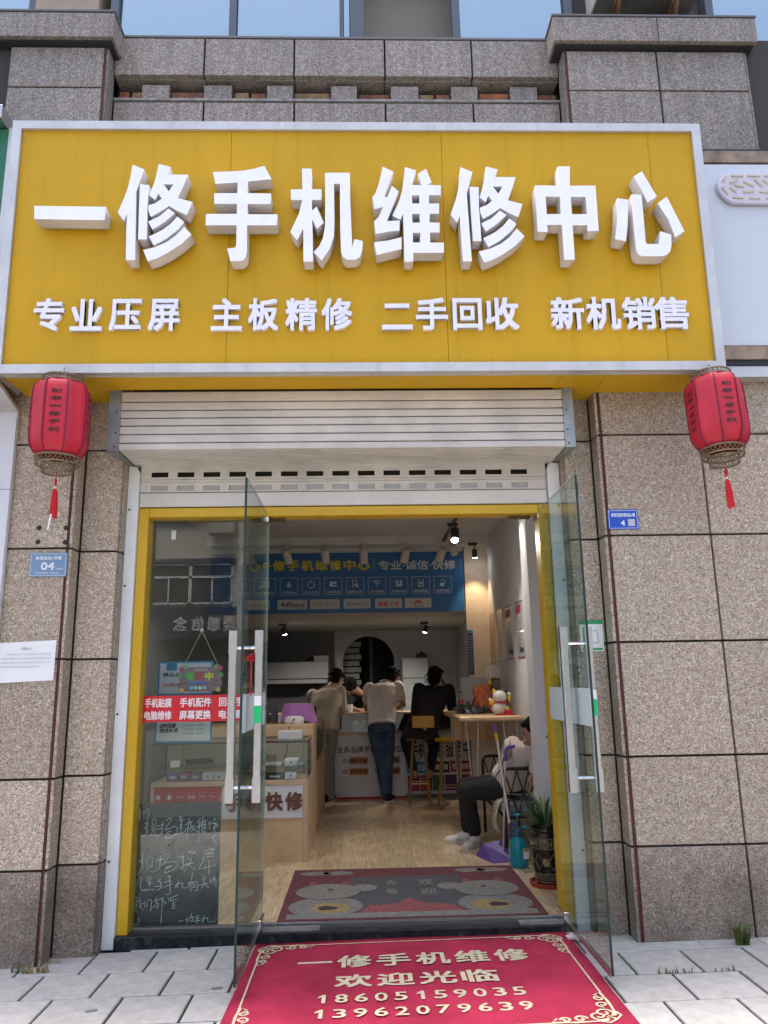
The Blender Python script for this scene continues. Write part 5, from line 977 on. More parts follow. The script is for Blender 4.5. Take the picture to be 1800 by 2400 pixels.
carton('phone_box', -.545, -.475, 1.60, 1.75, .782, .822, (.10, .11, .12), 'dark phone box on the glass shelf at the far right', g_); carton('phone_box', -.93, -.815, 1.62, 1.75, .685, .735, (.07, .10, .13), 'dark blue phone box in the middle of the case', g_); carton('phone_box', -.90, -.68, 1.66, 1.82, .782, .80, (.55, .56, .57), 'flat white phone box lying on the glass shelf', g_)
tb_ = thing('tablet', (-1.40, 1.72, .782), 'grey tablet lying tilted on the glass shelf', 'tablet'); MB().obox((-1.37, 1.72, .815), (.125, .02, .006), (-.02, .07, .022), (0, -.004, .006)).build('body', mat('tablet_grey', (.24, .25, .25), .4, .3), tb_, bevel=.002); MB().obox((-1.37, 1.719, .8222), (.108, .017, .005), (-.017, .058, .018), (0, -.0003, .0006)).build('screen', BLACK, tb_)
pcd = tag(MB().obox((-1.555, 1.66, .812), (.038, .0, .003), (0, .006, .026), (0, -.001, .0003)).build('price_card', PAPER), 'small white price card propped on the glass shelf', 'card')
wbx = thing('router_box', (-.61, 1.80, .984), 'white cardboard box lying on the glass counter top', 'box'); box('carton', -.725, -.525, 1.74, 1.86, .9835, 1.052, mat('carton_pale', (.62, .61, .60), .6), wbx, bevel=.003); text('print', 'HUAWEI', (-.67, -.58, 1.012, 1.024), place(FRONT, 0, 1.739, 0), mat('grey_print', (.5, .52, .55)), wbx)
rt_ = thing('router', (-.635, 2.28, 1.083), 'white plastic router with a black cable on the counter', 'router'); MB().lathe((0, 0, 0), [(0, 0), (.085, 0), (.092, .012), (.088, .05), (.07, .066), (0, .07)], 24, sy=.55).build('casing', mat('router_white', (.62, .62, .61), .4), rt_, smooth=True, local=True)
box('port', -.645, -.625, 2.2295, 2.232, 1.115, 1.127, BLACK, rt_); MB().tube([(-.635, 2.229, 1.12), (-.65, 2.20, 1.09), (-.66, 2.055, 1.07), (-.67, 2.05, .99), (-.66, 2.02, .96), (-.69, 2.02, .80)], .0035, 6).build('cable', BLACK, rt_)
# purple cloth draped over a small till
pc = thing('purple_cloth', (-.62, 2.45, 1.083), 'lilac towel draped over a box on the counter', 'cloth')
mb = MB(); n = 28
for i, (r, z, w_) in enumerate(((0, .175, 0), (.06, .176, 0), (.105, .172, .0), (.118, .15, .004), (.128, .10, .008), (.142, .05, .014), (.155, .012, .02))):
    for j in range(n): a = 2 * pi * j / n; rr = r + w_ * sin(j * 1.7) + (.02 * abs(cos(a)) if i > 1 else 0); mb.v.append((-.615 + rr * cos(a), 2.42 + rr * .7 * sin(a), 1.083 + z + w_ * .6 * cos(j * 1.1)))
for i in range(6):
    for j in range(n): a = i * n + j; b = i * n + (j + 1) % n; mb.f.append((a, b, b + n, a + n))
mb.build('drape', mat('lilac_towel', (.33, .13, .36), .95, var=.15, vs=10, sheen=.4), pc, smooth=True); box('hidden_box', -.70, -.54, 2.37, 2.47, 1.083, 1.245, GREYW, pc)
cbl = tag(MB().tube([(-.52, 2.45, 1.10), (-.48, 2.5, 1.17), (-.46, 2.55, 1.22), (-.455, 2.6, 1.16), (-.47, 2.62, 1.08), (-.5, 2.6, 1.12), (-.47, 2.55, 1.18)], .006, 6).tube([(-.53, 2.55, 1.09), (-.49, 2.58, 1.15), (-.5, 2.6, 1.19)], .012, 6).build('cable_bundle', BLACK), 'black bundle of cables beside the lilac towel', 'cables')
clut = thing('desk_clutter', (-.86, 2.4, 1.083), 'dark phone stand and small gadgets left of the lilac towel', 'gadgets')
for x0, x1, z in ((-.93, -.88, .09), (-.86, -.80, .14), (-.79, -.765, .07), (-1.05, -.96, .11)): box('gadget', x0, x1, 2.36, 2.42, 1.083, 1.083 + z, mat('gadget_%d' % int(z * 100), (.03, .032, .036) if z != .07 else (.4, .42, .42), .4), clut, bevel=.004)
# poster strip on the left wall
lp = thing('calligraphy_banner', (-1.745, 1.0, 1.0), 'tall white wall banner with black characters, seen through the pane', 'banner')
box('sheet', -1.7495, -1.746, .62, 1.08, .75, 2.05, mat('banner_sheet', (.60, .60, .58), .7), lp)
WESTW = Euler((pi / 2, 0, pi / 2)).to_matrix().to_4x4()
for k, s in enumerate(('不大不小', '质量也', '不多不少', '诚信交', '不大也')): text('lettering', s, (.72, 1.03, 1.72 - k * .18, 1.82 - k * .18), place(WESTW, -1.7445, 0, 0), INK, lp, weight=.005)
text('lettering', '一', (.76, .98, 1.90, 2.0), place(WESTW, -1.7445, 0, 0), INK, lp)

# ------------------------------------------------------------------ service counter at the back
ctr = thing('service_counter', (.2, 5.0, FZ), 'white service counter with printed front at the back of the shop', 'counter')
CW = mat('counter_white', (.60, .60, .61), .45); RS = mat('counter_red_strip', (.42, .015, .025), .5)
box('cabinet', -1.7, 1.445, 4.80, 5.25, FZ, .80, GREYW, ctr); box('front_panel', -1.2, .505, 4.784, 4.799, .085, .80, CW, ctr); box('front_panel', .509, 1.445, 4.784, 4.799, .10, .80, CW, ctr); box('kick_strip', -1.2, .505, 4.781, 4.799, FZ, .084, RS, ctr)
box('wood_ledge', -1.2, 1.445, 4.765, 5.25, .802, .832, LWOOD, ctr); box('case_front', -1.2, 1.445, 4.79, 4.796, .833, 1.045, GC, ctr); box('top', -1.2, 1.445, 4.77, 5.25, 1.046, 1.068, LWOOD, ctr); box('case_back', -1.2, 1.445, 5.20, 5.21, .833, 1.045, mat('case_dim', (.10, .11, .12), .6), ctr)
FC = place(FRONT, 0, 4.7825, 0)
text('lettering', '全系品牌手机维修专区', (-.333, .485, .595, .675), FC, INK, ctr, weight=.012); text('lettering', '全', (-.60, -.52, .60, .67), FC, INK, ctr)
OR = mat('print_orange', (.52, .20, .05), .6)
for (x, z, n_, s_) in ((-.27, .46, '01', '爆屏修复'), (-.27, .335, '03', '配件更换'), (.12, .46, '02', '电池更换'), (.12, .335, '04', '系统问题')):
    box('orange_label', x + .085, x + .32, 4.7815, 4.7835, z, z + .085, OR, ctr); text('lettering', n_, (x + .012, x + .072, z + .018, z + .068), FC, INK, ctr); text('lettering', s_, (x + .10, x + .305, z + .018, z + .066), place(FRONT, 0, 4.7808, 0), INK, ctr)
    text('lettering', '专业快修 立等可取 品质保障', (x + .015, x + .31, z - .028, z - .014), FC, GREYP, ctr, weight=0)
for k in range(3): text('lettering', '本店承接各品牌手机维修服务欢迎新老顾客光临咨询', (-.28, .43 - .1 * k, .275 - k * .026, .288 - k * .026), FC, mat('print_redgrey', (.34, .16, .17), .6), ctr, weight=0)
# cartoon runner printed on the left part
for pts, c in (([(-.50, .52), (-.47, .38), (-.43, .38), (-.45, .52)], (.05, .05, .06)), ([(-.49, .42), (-.47, .36), (-.44, .37), (-.45, .43)], (.45, .10, .05)), ([(-.455, .38), (-.445, .14), (-.415, .14), (-.41, .38)], (.04, .05, .20)), ([(-.46, .14), (-.45, .10), (-.40, .10), (-.41, .14)], (.2, .2, .22)), ([(-.42, .45), (-.40, .36), (-.35, .37), (-.36, .46)], (.52, .20, .05))): MB().prism(pts, 4.7815, 4.7835).build('cartoon_print', mat('cartoon_%s' % str(c), c, .6), ctr)
text('lettering', '手机售后服务中心', (.56, 1.43, .52, .72), FC, INK, ctr, weight=.012)
for x0, x1, z0, z1, c, s_ in ((.52, .775, .34, .476, (.02, .22, .42), '免费检测'), (.79, 1.045, .345, .475, (.015, .015, .018), '快速解锁'), (1.06, 1.38, .35, .478, (.40, .02, .04), '快速拆屏')):
    box('colour_label', x0, x1, 4.7815, 4.7835, z0, z1, mat('label_%s' % str(c), c, .6), ctr); text('lettering', s_, (x0 + .02, x1 - .02, z0 + .03, z1 - .03), place(FRONT, 0, 4.7805, 0), PAPER, ctr)
for k, c in enumerate(((.36, .01, .15), (.42, .07, .01), (.02, .18, .04), (.10, .01, .14), (.36, .02, .03), (.30, .02, .03))):
    x0 = .53 + k * .152; box('colour_square', x0, x0 + .142, 4.7815, 4.7835, .136, .318, mat('square_%d' % k, c, .6), ctr); box('square_notch', x0 + .045, x0 + .10, 4.7800, 4.7812, .225, .245, mat('square_ink', (.02, .02, .02), .6), ctr)
# things lying in and on the counter
bag = thing('plastic_bag', (.02, 4.9, .835), 'crumpled clear plastic bag in the counter case', 'bag'); mb = MB(); rb = random.Random(8)
for k in range(12): mb.ell((-.02 + rb.uniform(-.10, .10), 4.88 + rb.uniform(-.03, .03), .875 + rb.uniform(-.02, .07)), (rb.uniform(.03, .06), .03, rb.uniform(.02, .05)), 8, 6, Euler((rb.random(), rb.random() * 2, 0)).to_matrix())
mb.build('film', mat('bag_film', (.50, .53, .54), .3), bag)
cup = tag(MB().lathe((-.17, 5.0, 1.069), [(.0, 0), (.026, 0), (.034, .095), (.031, .095), (.024, .005), (0, .005)], 16).build('paper_cup', PAPER, smooth=True), 'white paper cup on the service counter between two men', 'cup')
wire = tag(MB().tube([(.56 + .10 * cos(a), 4.98, 1.075 + .09 * sin(a)) for a in [i * pi / 8 for i in range(9)]], .004, 5).tube([(.58 + .07 * cos(a), 5.02, 1.075 + .13 * sin(a)) for a in [i * pi / 8 for i in range(9)]], .004, 5).build('wire_rack', WHITE), 'white wire rack on the service counter', 'rack')

# ------------------------------------------------------------------ back room furniture
fg = thing('refrigerator', (.77, 6.75, FZ), 'white two-door refrigerator against the back wall', 'refrigerator')
FRW = mat('fridge_white', (.50, .53, .52), .35); box('body', .575, .965, 6.5, 6.98, FZ, 1.775, FRW, fg, bevel=.01); box('door', .578, .962, 6.46, 6.498, 1.485, 1.772, FRW, fg, bevel=.008); box('door', .578, .962, 6.46, 6.498, .12, 1.478, FRW, fg, bevel=.008); box('energy_label', .90, .95, 6.4575, 6.4595, 1.40, 1.47, mat('label_cyan', (.06, .28, .40), .5), fg); box('brand_print', .72, .78, 6.4575, 6.4595, 1.40, 1.408, INK, fg)
mb_ = thing('maroon_case', (.88, 6.7, 1.776), 'small maroon case lying on the refrigerator', 'case'); box('case', .80, .965, 6.6, 6.8, 1.776, 1.845, mat('maroon', (.09, .015, .03), .6), mb_, bevel=.01); box('handle', .86, .91, 6.68, 6.72, 1.845, 1.872, mat('maroon', (.09, .015, .03)), mb_, bevel=.008)
cu = thing('wall_cabinet', (-1.1, 6.8, 1.42), 'long pale grey wall cabinet in the dark back left corner', 'cabinet'); PG = mat('pale_grey_metal', (.40, .40, .41), .5); box('body', -1.72, -.515, 6.55, 6.98, 1.50, 1.745, PG, cu, bevel=.008); box('lower_lip', -1.72, -.53, 6.5, 6.98, 1.43, 1.49, PG, cu, bevel=.006); box('seam', -1.72, -.53, 6.52, 6.6, 1.4905, 1.4995, JOINT, cu)
bo = thing('cardboard_box', (-.62, 6.75, 1.746), 'pale box standing on the wall cabinet', 'box'); box('carton', -.735, -.52, 6.65, 6.85, 1.746, 1.835, PG, bo, bevel=.003); box('lid_strip', -.736, -.519, 6.649, 6.70, 1.815, 1.8355, LWOOD, bo); tag(MB().ell((-.80, 6.7, 1.775), (.055, .05, .035), 10, 6).ell((-.77, 6.68, 1.80), (.03, .03, .03), 10, 6).build('black_cap', BLACK, smooth=True), 'black cap lying beside the box on the wall cabinet', 'cap')
sm = tag(MB().lathe((-.12, 6.6, 2.14), [(0, 0), (.10, 0), (.11, .03), (.11, .07), (0, .07)], 24).build('ceiling_lamp', mat('unlit_lamp', (.5, .49, .46), .5)), 'flat unlit round lamp on the low back ceiling', 'lamp')

# ------------------------------------------------------------------ right side: posters, bar table, stools
def wposter(y0, y1, z0, z1, c, label, kind):
    p = thing('wall_poster', (1.449, (y0 + y1) / 2, z0), label, 'poster', 'posters on the right wall')
    box('sheet', 1.4445, 1.449, y0, y1, z0, z1, mat('poster_%s' % str(c), c, .25, coat=.5), p); w_ = y1 - y0; M = place(EASTW, 1.4425, 0, 0)
    RD = mat('poster_red', (.36, .03, .05), .5); GR = mat('poster_ink', (.16, .08, .09), .6)
    if kind == 'red':
        box('top_edge', 1.443, 1.4442, y0, y1, z1 - .012, z1, GR, p); box('red_block', 1.443, 1.4442, y0 + w_ * .25, y1 - .03, z1 - .11, z1 - .03, RD, p)
        for k in range(9): text('print', '手机维修服务承诺书', (-(y1 - .03), -(y0 + .04 + (k % 3) * .03), z1 - .17 - k * .032, z1 - .155 - k * .032), M, RD if k < 3 else GR, p, weight=0)
        box('dark_block', 1.443, 1.4442, y0 + .04, y1 - .12, z0 + .05, z0 + .09, mat('poster_dark', (.04, .045, .06), .5), p); box('foot', 1.443, 1.4442, y0, y1, z0, z0 + .01, RD, p)
    else:
        for k in range(10): text('print', '营业执照登记信息', (-(y1 - .05), -(y0 + .05 + (k % 3) * .03), z1 - .10 - k * .034, z1 - .085 - k * .034), M, mat('poster_tan', (.38, .22, .12), .6), p, weight=0)
wposter(3.45, 3.76, 1.64, 2.16, (.46, .24, .13), 'orange wall poster, farthest from the door', 'tan'); wposter(2.955, 3.255, 1.645, 2.162, (.56, .42, .30), 'cream wall poster second from the back', 'tan'); wposter(2.42, 2.77, 1.638, 2.153, (.50, .50, .50), 'pale poster with a red block, middle of the five', 'red'); wposter(1.92, 2.243, 1.635, 2.15, (.50, .50, .51), 'pale poster with a red block, second from the door', 'red'); wposter(1.40, 1.72, 1.635, 2.15, (.50, .50, .51), 'pale poster with a red block, nearest the door', 'red')
bs_ = thing('blue_wall_strip', (1.22, 3.78, 1.5), 'narrow dark blue notice strip on the edge of the textured pier', 'notice'); box('sheet', 1.192, 1.255, 3.782, 3.789, 1.50, 2.0, mat('navy_sheet', (.02, .035, .14), .5), bs_); box('head', 1.192, 1.255, 3.780, 3.7815, 1.965, 2.0, mat('advert_blue', (.03, .22, .38)), bs_)
for k in range(14): box('print_line', 1.20, 1.245, 3.780, 3.7815, 1.53 + k * .03, 1.536 + k * .03, mat('navy_print', (.25, .28, .42), .6), bs_)
tbl = thing('bar_table', (1.15, 2.8, FZ), 'wooden bar table with thin rod legs along the right wall', 'table')
MB().box(.862, 1.444, 2.15, 3.52, 1.077, 1.122).build('table_top', WOOD, tbl, bevel=.012); box('apron', .93, 1.40, 3.44, 3.47, .82, 1.076, WOOD, tbl)
RODW = mat('white_rod', (.45, .45, .44), .4, .3)
for x, y in ((.93, 2.25), (1.40, 2.25), (.93, 3.42), (1.40, 3.42)):
    MB().tube([(x, y, 1.077), (x + (.05 if x > 1.1 else .08), y, FZ)], .006, 6).build('leg', RODW, tbl); MB().tube([(x + .12 * (1 if x < 1.1 else -1), y, 1.077), (x + .06 * (1 if x < 1.1 else -1), y, FZ)], .006, 6).build('leg', RODW, tbl)
# lucky cat figurine
ct = thing('waving_cat_figurine', (1.285, 2.33, 1.123), 'white and gold waving cat ornament on the bar table', 'figurine'); CWH = mat('china_white', (.62, .58, .53), .25); CYL = mat('china_yellow', (.60, .36, .04), .3); CRD = mat('china_red', (.50, .02, .03), .3)
O_ = Vector((1.285, 2.33, 1.123)); e_ = lambda c, r, m, nm: MB().ell(O_ + Vector(c), r, 16, 10).build(nm, m, ct, smooth=True)
e_((-.02, 0, .06), (.075, .055, .06), CWH, 'body'); e_((-.015, -.01, .165), (.068, .055, .058), CWH, 'head'); e_((0, -.01, .115), (.06, .055, .014), CRD, 'collar'); e_((-.085, -.01, .115), (.035, .02, .03), CYL, 'paw'); e_((-.105, -.01, .135), (.018, .018, .018), CWH, 'paw'); e_((.075, -.01, .15), (.018, .016, .035), CYL, 'paw'); e_((.075, -.01, .19), (.016, .014, .016), CWH, 'paw')
for s in (-1, 1): MB().lathe((0, 0, 0), [(.026, 0), (.018, .02), (.0, .045)], 10).build('ear', CYL if s < 0 else BLACK, ct, local=True).matrix_basis = Matrix.Translation((-.015 + s * .042, 0, .20)) @ Euler((0, s * .4, 0)).to_matrix().to_4x4()
MB().box(1.30, 1.362, 2.255, 2.30, 1.1235, 1.165).build('red_box', CRD, ct, bevel=.004); e_((.045, -.055, .055), (.022, .016, .02), CYL, 'gold_ingot'); MB().box(1.21, 1.40, 2.25, 2.26, 1.1232, 1.135).build('base', CRD, ct)
blk = thing('speaker_box', (1.29, 2.75, 1.123), 'dark upright box behind the cat ornament', 'box'); box('cabinet', 1.27, 1.35, 2.70, 2.82, 1.123, 1.46, mat('dark_brown', (.03, .02, .015), .5), blk, bevel=.004); box('front', 1.278, 1.342, 2.697, 2.6995, 1.14, 1.44, mat('brown_front', (.09, .06, .045), .6), blk)
obg = thing('orange_bag', (1.17, 2.75, 1.123), 'orange and white snack bag on the bar table', 'bag'); MB().obox((1.185, 2.72, 1.26), (.085, .02, .02), (-.01, .03, 0), (-.03, 0, .13)).build('bag', mat('snack_orange', (.45, .12, .04), .4, var=.5, vs=18), obg, bevel=.02); MB().obox((1.10, 2.69, 1.24), (.012, .0, .004), (0, .02, 0), (.035, 0, .11)).build('side_fold', mat('snack_red', (.45, .05, .02), .4), obg); MB().lathe((1.27, 2.78, 1.38), [(0, 0), (.03, .0), (.045, .02), (.01, .09), (0, .1)], 10).build('top_twist', CYL, obg)
pls = thing('dark_bag', (1.05, 2.65, 1.123), 'dark plastic bag and black gadgets on the bar table', 'bag'); mb = MB(); rb = random.Random(21)
for k in range(14): mb.ell((1.03 + rb.uniform(-.13, .17), 2.7 + rb.uniform(-.1, .1), 1.145 + rb.uniform(-.01, .06)), (rb.uniform(.03, .08), .05, rb.uniform(.015, .03)), 8, 6, Euler((rb.random(), rb.random() * 1.5, 0)).to_matrix())
mb.build('film', mat('dark_film', (.045, .05, .055), .35), pls); box('gadget', .96, 1.10, 2.95, 3.10, 1.123, 1.20, BLACK, pls, bevel=.02); MB().ell((.965, 2.93, 1.17), (.018, .01, .018), 10, 8).build('lens', CHROME, pls, smooth=True)
btl = thing('drink_bottle', (1.03, 3.30, 1.123), 'drink bottle with red label standing on the bar table', 'bottle'); MB().lathe((0, 0, 0), [(0, 0), (.024, 0), (.026, .05), (.026, .12), (.022, .15), (.011, .18), (.011, .187)], 16).build('bottle', mat('bottle_clear', (.30, .31, .31), .15), btl, smooth=True, local=True); MB().lathe((0, 0, 0), [(.0268, .085), (.0268, .12)], 16).build('label', CRD, btl, local=True); MB().lathe((0, 0, .188), [(0, 0), (.013, 0), (.013, .02), (0, .02)], 12).build('cap', BLACK, btl, local=True)
mon = thing('desk_screen', (1.24, 3.46, 1.123), 'pale board with blue edge standing at the back of the bar table', 'screen'); box('panel', 1.058, 1.44, 3.45, 3.462, 1.13, 1.47, mat('screen_back', (.36, .35, .36), .5), mon); box('blue_edge', 1.050, 1.0575, 3.448, 3.464, 1.13, 1.472, mat('advert_blue', (.03, .22, .38)), mon); box('print_block', 1.20, 1.30, 3.447, 3.449, 1.28, 1.36, mat('print_dark', (.12, .12, .12), .5), mon); box('foot', 1.1, 1.4, 3.42, 3.49, 1.1225, 1.13, GREYW, mon)
fan = thing('desk_fan', (1.38, 3.2, 1.123), 'white wire desk fan behind the snack bag', 'fan'); mb = MB()
for r in (.03, .055, .08): mb.tube([(1.36 + r * cos(a), 3.2, 1.50 + r * sin(a)) for a in [i * pi / 10 for i in range(21)]], .003, 5)
for k in range(10): a = k * pi / 5; mb.tube([(1.36, 3.2, 1.50), (1.36 + .08 * cos(a), 3.2, 1.50 + .08 * sin(a))], .002, 4)
mb.build('guard', WHITE, fan); MB().tube([(1.36, 3.21, 1.50), (1.37, 3.22, 1.3), (1.37, 3.22, 1.13)], .008, 6).build('stem', WHITE, fan); MB().lathe((1.37, 3.22, 1.1235), [(0, 0), (.05, 0), (.045, .012), (0, .015)], 16).build('base', WHITE, fan)
# stools
BRASS = mat('brass_tube', (.36, .22, .09), .35, .6); SEAT = mat('mustard_seat', (.42, .22, .015), .45)
def stool(x, y, r, z, back, label):
    s = thing('bar_stool', (x, y, FZ), label, 'stool', 'mustard bar stools')
    MB().lathe((0, 0, z - FZ), [(0, -.012), (r * .9, -.012), (r, .0), (r, .014), (r * .9, .026), (0, .03)], 28).build('seat', SEAT, s, smooth=True, local=True); h = z - FZ - .012
    for k in range(4): a = pi / 4 + k * pi / 2; MB().tube([(r * .62 * cos(a), r * .62 * sin(a), h), (r * 1.12 * cos(a), r * 1.12 * sin(a), .0)], [.012, .009], 8).build('leg', BRASS, s, smooth=True, local=True)
    q = .30 * 1.0; f = r * (.62 + .5 * (1 - .28)); MB().tube([(f * cos(a) * 1.0, f * sin(a), .235) for a in [pi / 4 + i * pi / 2 for i in range(5)]], .008, 6).build('foot_rail', BRASS, s, local=True)
    if back:
        MB().obox((.05, -r - .015, .92), (.128, 0, 0), (0, .008, 0), (0, .004, .066)).build('backrest', SEAT, s, bevel=.006, local=True); MB().obox((.05, -r * .98, .80), (.035, 0, 0), (0, .006, 0), (0, -.006, .07)).build('back_stem', BRASS, s, local=True); MB().obox((.07, -r - .027, .885), (.004, 0, .0), (0, .004, 0), (.012, 0, .06)).build('back_bracket', BRASS, s, local=True)
    return s
stool(.635, 4.28, .15, .785, True, 'mustard bar stool with backrest under the man in black'); stool(.957, 3.92, .165, .785, False, 'empty round mustard bar stool beside the bar table')

# ------------------------------------------------------------------ bench, cleaning things and plant by the right wall
bnc = thing('metal_bench', (1.28, 2.2, FZ), 'black metal bench with lattice arms and grey cushion', 'bench'); BMET = mat('black_steel', (.012, .012, .013), .4, .3)
def rod(*p, r=.011, nm='frame_rod'): MB().tube(p, r, 8).build(nm, BMET, bnc, smooth=True)
for y in (1.52, 2.60):
    rod((1.125, y, FZ), (1.125, y, .68), (1.14, y, .72), (1.165, y, .735), (1.43, y, .735), r=.014, nm='arm_frame'); rod((1.43, y, FZ), (1.43, y, .75), r=.014, nm='leg'); rod((1.125, y, .365), (1.43, y, .365), r=.014)
    for k in range(3):
        xa = 1.135 + k * .10; rod((xa, y, .72), (xa + .10, y, .375), r=.006, nm='lattice_rod'); rod((xa + .10, y, .72), (xa, y, .375), r=.006, nm='lattice_rod')
rod((1.125, 1.52, .365), (1.125, 2.60, .365)); rod((1.43, 1.52, .365), (1.43, 2.60, .365)); rod((1.43, 1.52, .86), (1.43, 2.60, .86))
box('cushion', 1.11, 1.43, 1.545, 2.57, .38, .472, mat('grey_cushion', (.24, .25, .27), .9, var=.12, vs=12), bnc, bevel=.02)
thr_ = thing('beige_throw', (1.05, 2.0, .3), 'crumpled cream cloth hanging over the bench front', 'cloth'); mb = MB(); nn = 10
for i in range(9):
    for j in range(nn): u = j / (nn - 1); y_ = 1.60 + .22 * u; z_ = (.484, .486, .47, .42, .36, .31, .27, .24, .225)[i]; x_ = (1.20, 1.13, 1.095, 1.082, 1.075, 1.07, 1.075, 1.08, 1.085)[i]; mb.v.append((x_ + .012 * sin(j * 2.1 + i), y_, z_ + .012 * sin(j * 1.3) * (i > 4)))
for i in range(8):
    for j in range(nn - 1): a = i * nn + j; mb.f.append((a, a + 1, a + nn + 1, a + nn))
oo = mb.build('cloth', mat('cream_cloth', (.42, .37, .30), .95, var=.2, vs=16), thr_, smooth=True); oo.modifiers.new('s', 'SOLIDIFY').thickness = .006
dkb = tag(MB().ell((1.18, 2.28, .52), (.10, .12, .06), 12, 8).ell((1.10, 2.2, .50), (.06, .07, .045), 12, 8).build('dark_bag', mat('dark_cloth', (.02, .022, .028), .9), smooth=True), 'dark cloth bag lying on the bench behind the seated person', 'bag')
cush2 = tag(MB().ell((1.2, 2.47, .53), (.13, .12, .07), 14, 9).build('cream_cushion', mat('cream_cloth', (.42, .37, .30)), smooth=True), 'cream crumpled cushion on the far end of the bench', 'cushion')
PUR = mat('purple_plastic', (.10, .055, .24), .4); YGR = mat('yellow_grip', (.60, .32, .02), .4); ROD2 = mat('broom_rod', (.55, .50, .47), .3, .5)
brm = thing('broom', (1.17, 1.45, FZ), 'broom with purple grip leaning against the bench', 'broom'); MB().tube([(1.085, 1.48, .955), (1.14, 1.42, .34)], .011, 8).build('handle', ROD2, brm, smooth=True); MB().tube([(1.068, 1.495, 1.09), (1.075, 1.487, 1.02)], [.018, .016], 8).build('grip', PUR, brm, smooth=True); MB().tube([(1.075, 1.487, 1.02), (1.086, 1.48, .955)], [.016, .0125], 8).build('collar', YGR, brm, smooth=True)
MB().prism([(1.115, .062), (1.24, .062), (1.20, .22), (1.18, .33), (1.155, .33), (1.14, .22)], 1.40, 1.44).build('brush', mat('grey_bristle', (.36, .36, .36), .9, var=.3, vs=60), brm); MB().prism([(1.135, .225), (1.205, .225), (1.185, .34), (1.152, .34)], 1.395, 1.445).build('brush_head', PUR, brm)
dp = thing('dustpan', (1.05, 1.55, FZ), 'purple long-handled dustpan on the floor by the bench', 'dustpan'); mb = MB()
mb.v = [(.893, 1.62, .062), (.99, 1.35, .062), (1.15, 1.38, .062), (1.12, 1.60, .062), (.95, 1.62, .15), (1.15, 1.41, .075), (1.125, 1.59, .19), (.905, 1.625, .085)]; mb.f = [(0, 1, 2, 3), (0, 7, 1), (3, 6, 4), (3, 4, 7, 0), (2, 5, 6, 3), (1, 5, 2), (4, 6, 5, 1), (7, 4, 1)]
mb.build('pan', PUR, dp); MB().tube([(1.10, 1.52, .12), (1.145, 1.47, .86)], .0095, 8).build('handle', ROD2, dp, smooth=True); MB().tube([(1.143, 1.475, .80), (1.145, 1.47, .87), (1.165, 1.47, .905), (1.225, 1.47, .915)], [.015, .017, .016, .013], 8).build('grip', PUR, dp, smooth=True)
spy = thing('pressure_sprayer', (1.167, 1.235, FZ), 'teal plastic pressure sprayer standing on the floor', 'sprayer'); TEAL = mat('teal_plastic', (.0, .22, .27), .35); DTE = mat('dark_teal', (.015, .07, .09), .4)
MB().lathe((0, 0, 0), [(0, 0), (.058, 0), (.068, .01), (.069, .10), (.066, .15), (.05, .195), (.036, .215), (.034, .22)], 24).build('tank', TEAL, spy, smooth=True, local=True); MB().lathe((0, 0, .22), [(.034, 0), (.043, .002), (.045, .04), (.036, .06), (.02, .07), (0, .072)], 20).build('cap', DTE, spy, smooth=True, local=True)
MB().tube([(0, 0, .29), (0, 0, .36)], .006, 8).build('plunger', TEAL, spy, local=True); MB().lathe((0, 0, .36), [(0, 0), (.028, .004), (.03, .012), (.02, .02), (0, .022)], 16).build('pump_knob', TEAL, spy, smooth=True, local=True); MB().tube([(.02, 0, .27), (.07, -.01, .285), (.095, -.015, .27)], [.012, .009, .007], 8).build('nozzle', TEAL, spy, smooth=True, local=True); MB().obox((.045, -.054, .10), (.024, .014, 0), (.001, -.001, 0), (0, 0, .036)).build('label', PAPER, spy, local=True); MB().obox((.045, -.0548, .125), (.022, .013, 0), (.001, -.001, 0), (0, 0, .01)).build('label_band', YGR, spy, local=True)
# potted plant
pp = thing('potted_plant', (1.265, .70, FZ), 'leafy plant in a black and gold glazed pot by the door', 'plant'); POTB = mat('black_glaze', (.015, .014, .012), .2, var=.3, vs=8); PGO = mat('gold_glaze', (.30, .23, .11), .35, .3); PX = Vector((1.265, .70, FZ))
MB().lathe((0, 0, .0), [(0, 0), (.125, 0), (.135, .03), (.12, .03), (.11, .012), (0, .012)], 28).build('saucer', mat('terracotta_red', (.30, .035, .015), .5), pp, smooth=True, local=True)
pot = MB().lathe((0, 0, .016), [(0, 0), (.085, 0), (.088, .02), (.092, .06), (.108, .15), (.116, .22), (.112, .28), (.098, .32), (.10, .335), (.113, .345), (.113, .36), (.098, .36), (.092, .33), (0, .33)], 32).build('pot', POTB, pp, smooth=True, local=True)
def potr(z): 
    P = [(.085, 0), (.092, .06), (.108, .15), (.116, .22), (.112, .28), (.098, .32)]
    for (r0, z0), (r1, z1) in zip(P, P[1:]):
        if z0 <= z <= z1: return r0 + (r1 - r0) * (z - z0) / (z1 - z0)
    return .1
def onpot(a, z): r = potr(z) + .0015; return (r * cos(a), r * sin(a), z + .016)
def potline(pts, nm='gold_pattern', w=.0028): MB().tube([onpot(a, z) for a, z in pts], w, 4).build(nm, PGO, pot, local=True)
for z in (.018, .07, .235, .295): potline([(i * 2 * pi / 36, z) for i in range(37)], 'gold_band', .003)
for k in range(9):
    a = -pi + k * .35
    for z0, z1 in ((.028, .06), (.245, .285)): potline([(a, z0), (a, z1), (a + .22, z1), (a + .22, z0 + .006), (a + .07, z0 + .006), (a + .07, z1 - .012), (a + .15, z1 - .012), (a + .15, z0 + .016)], 'gold_meander')
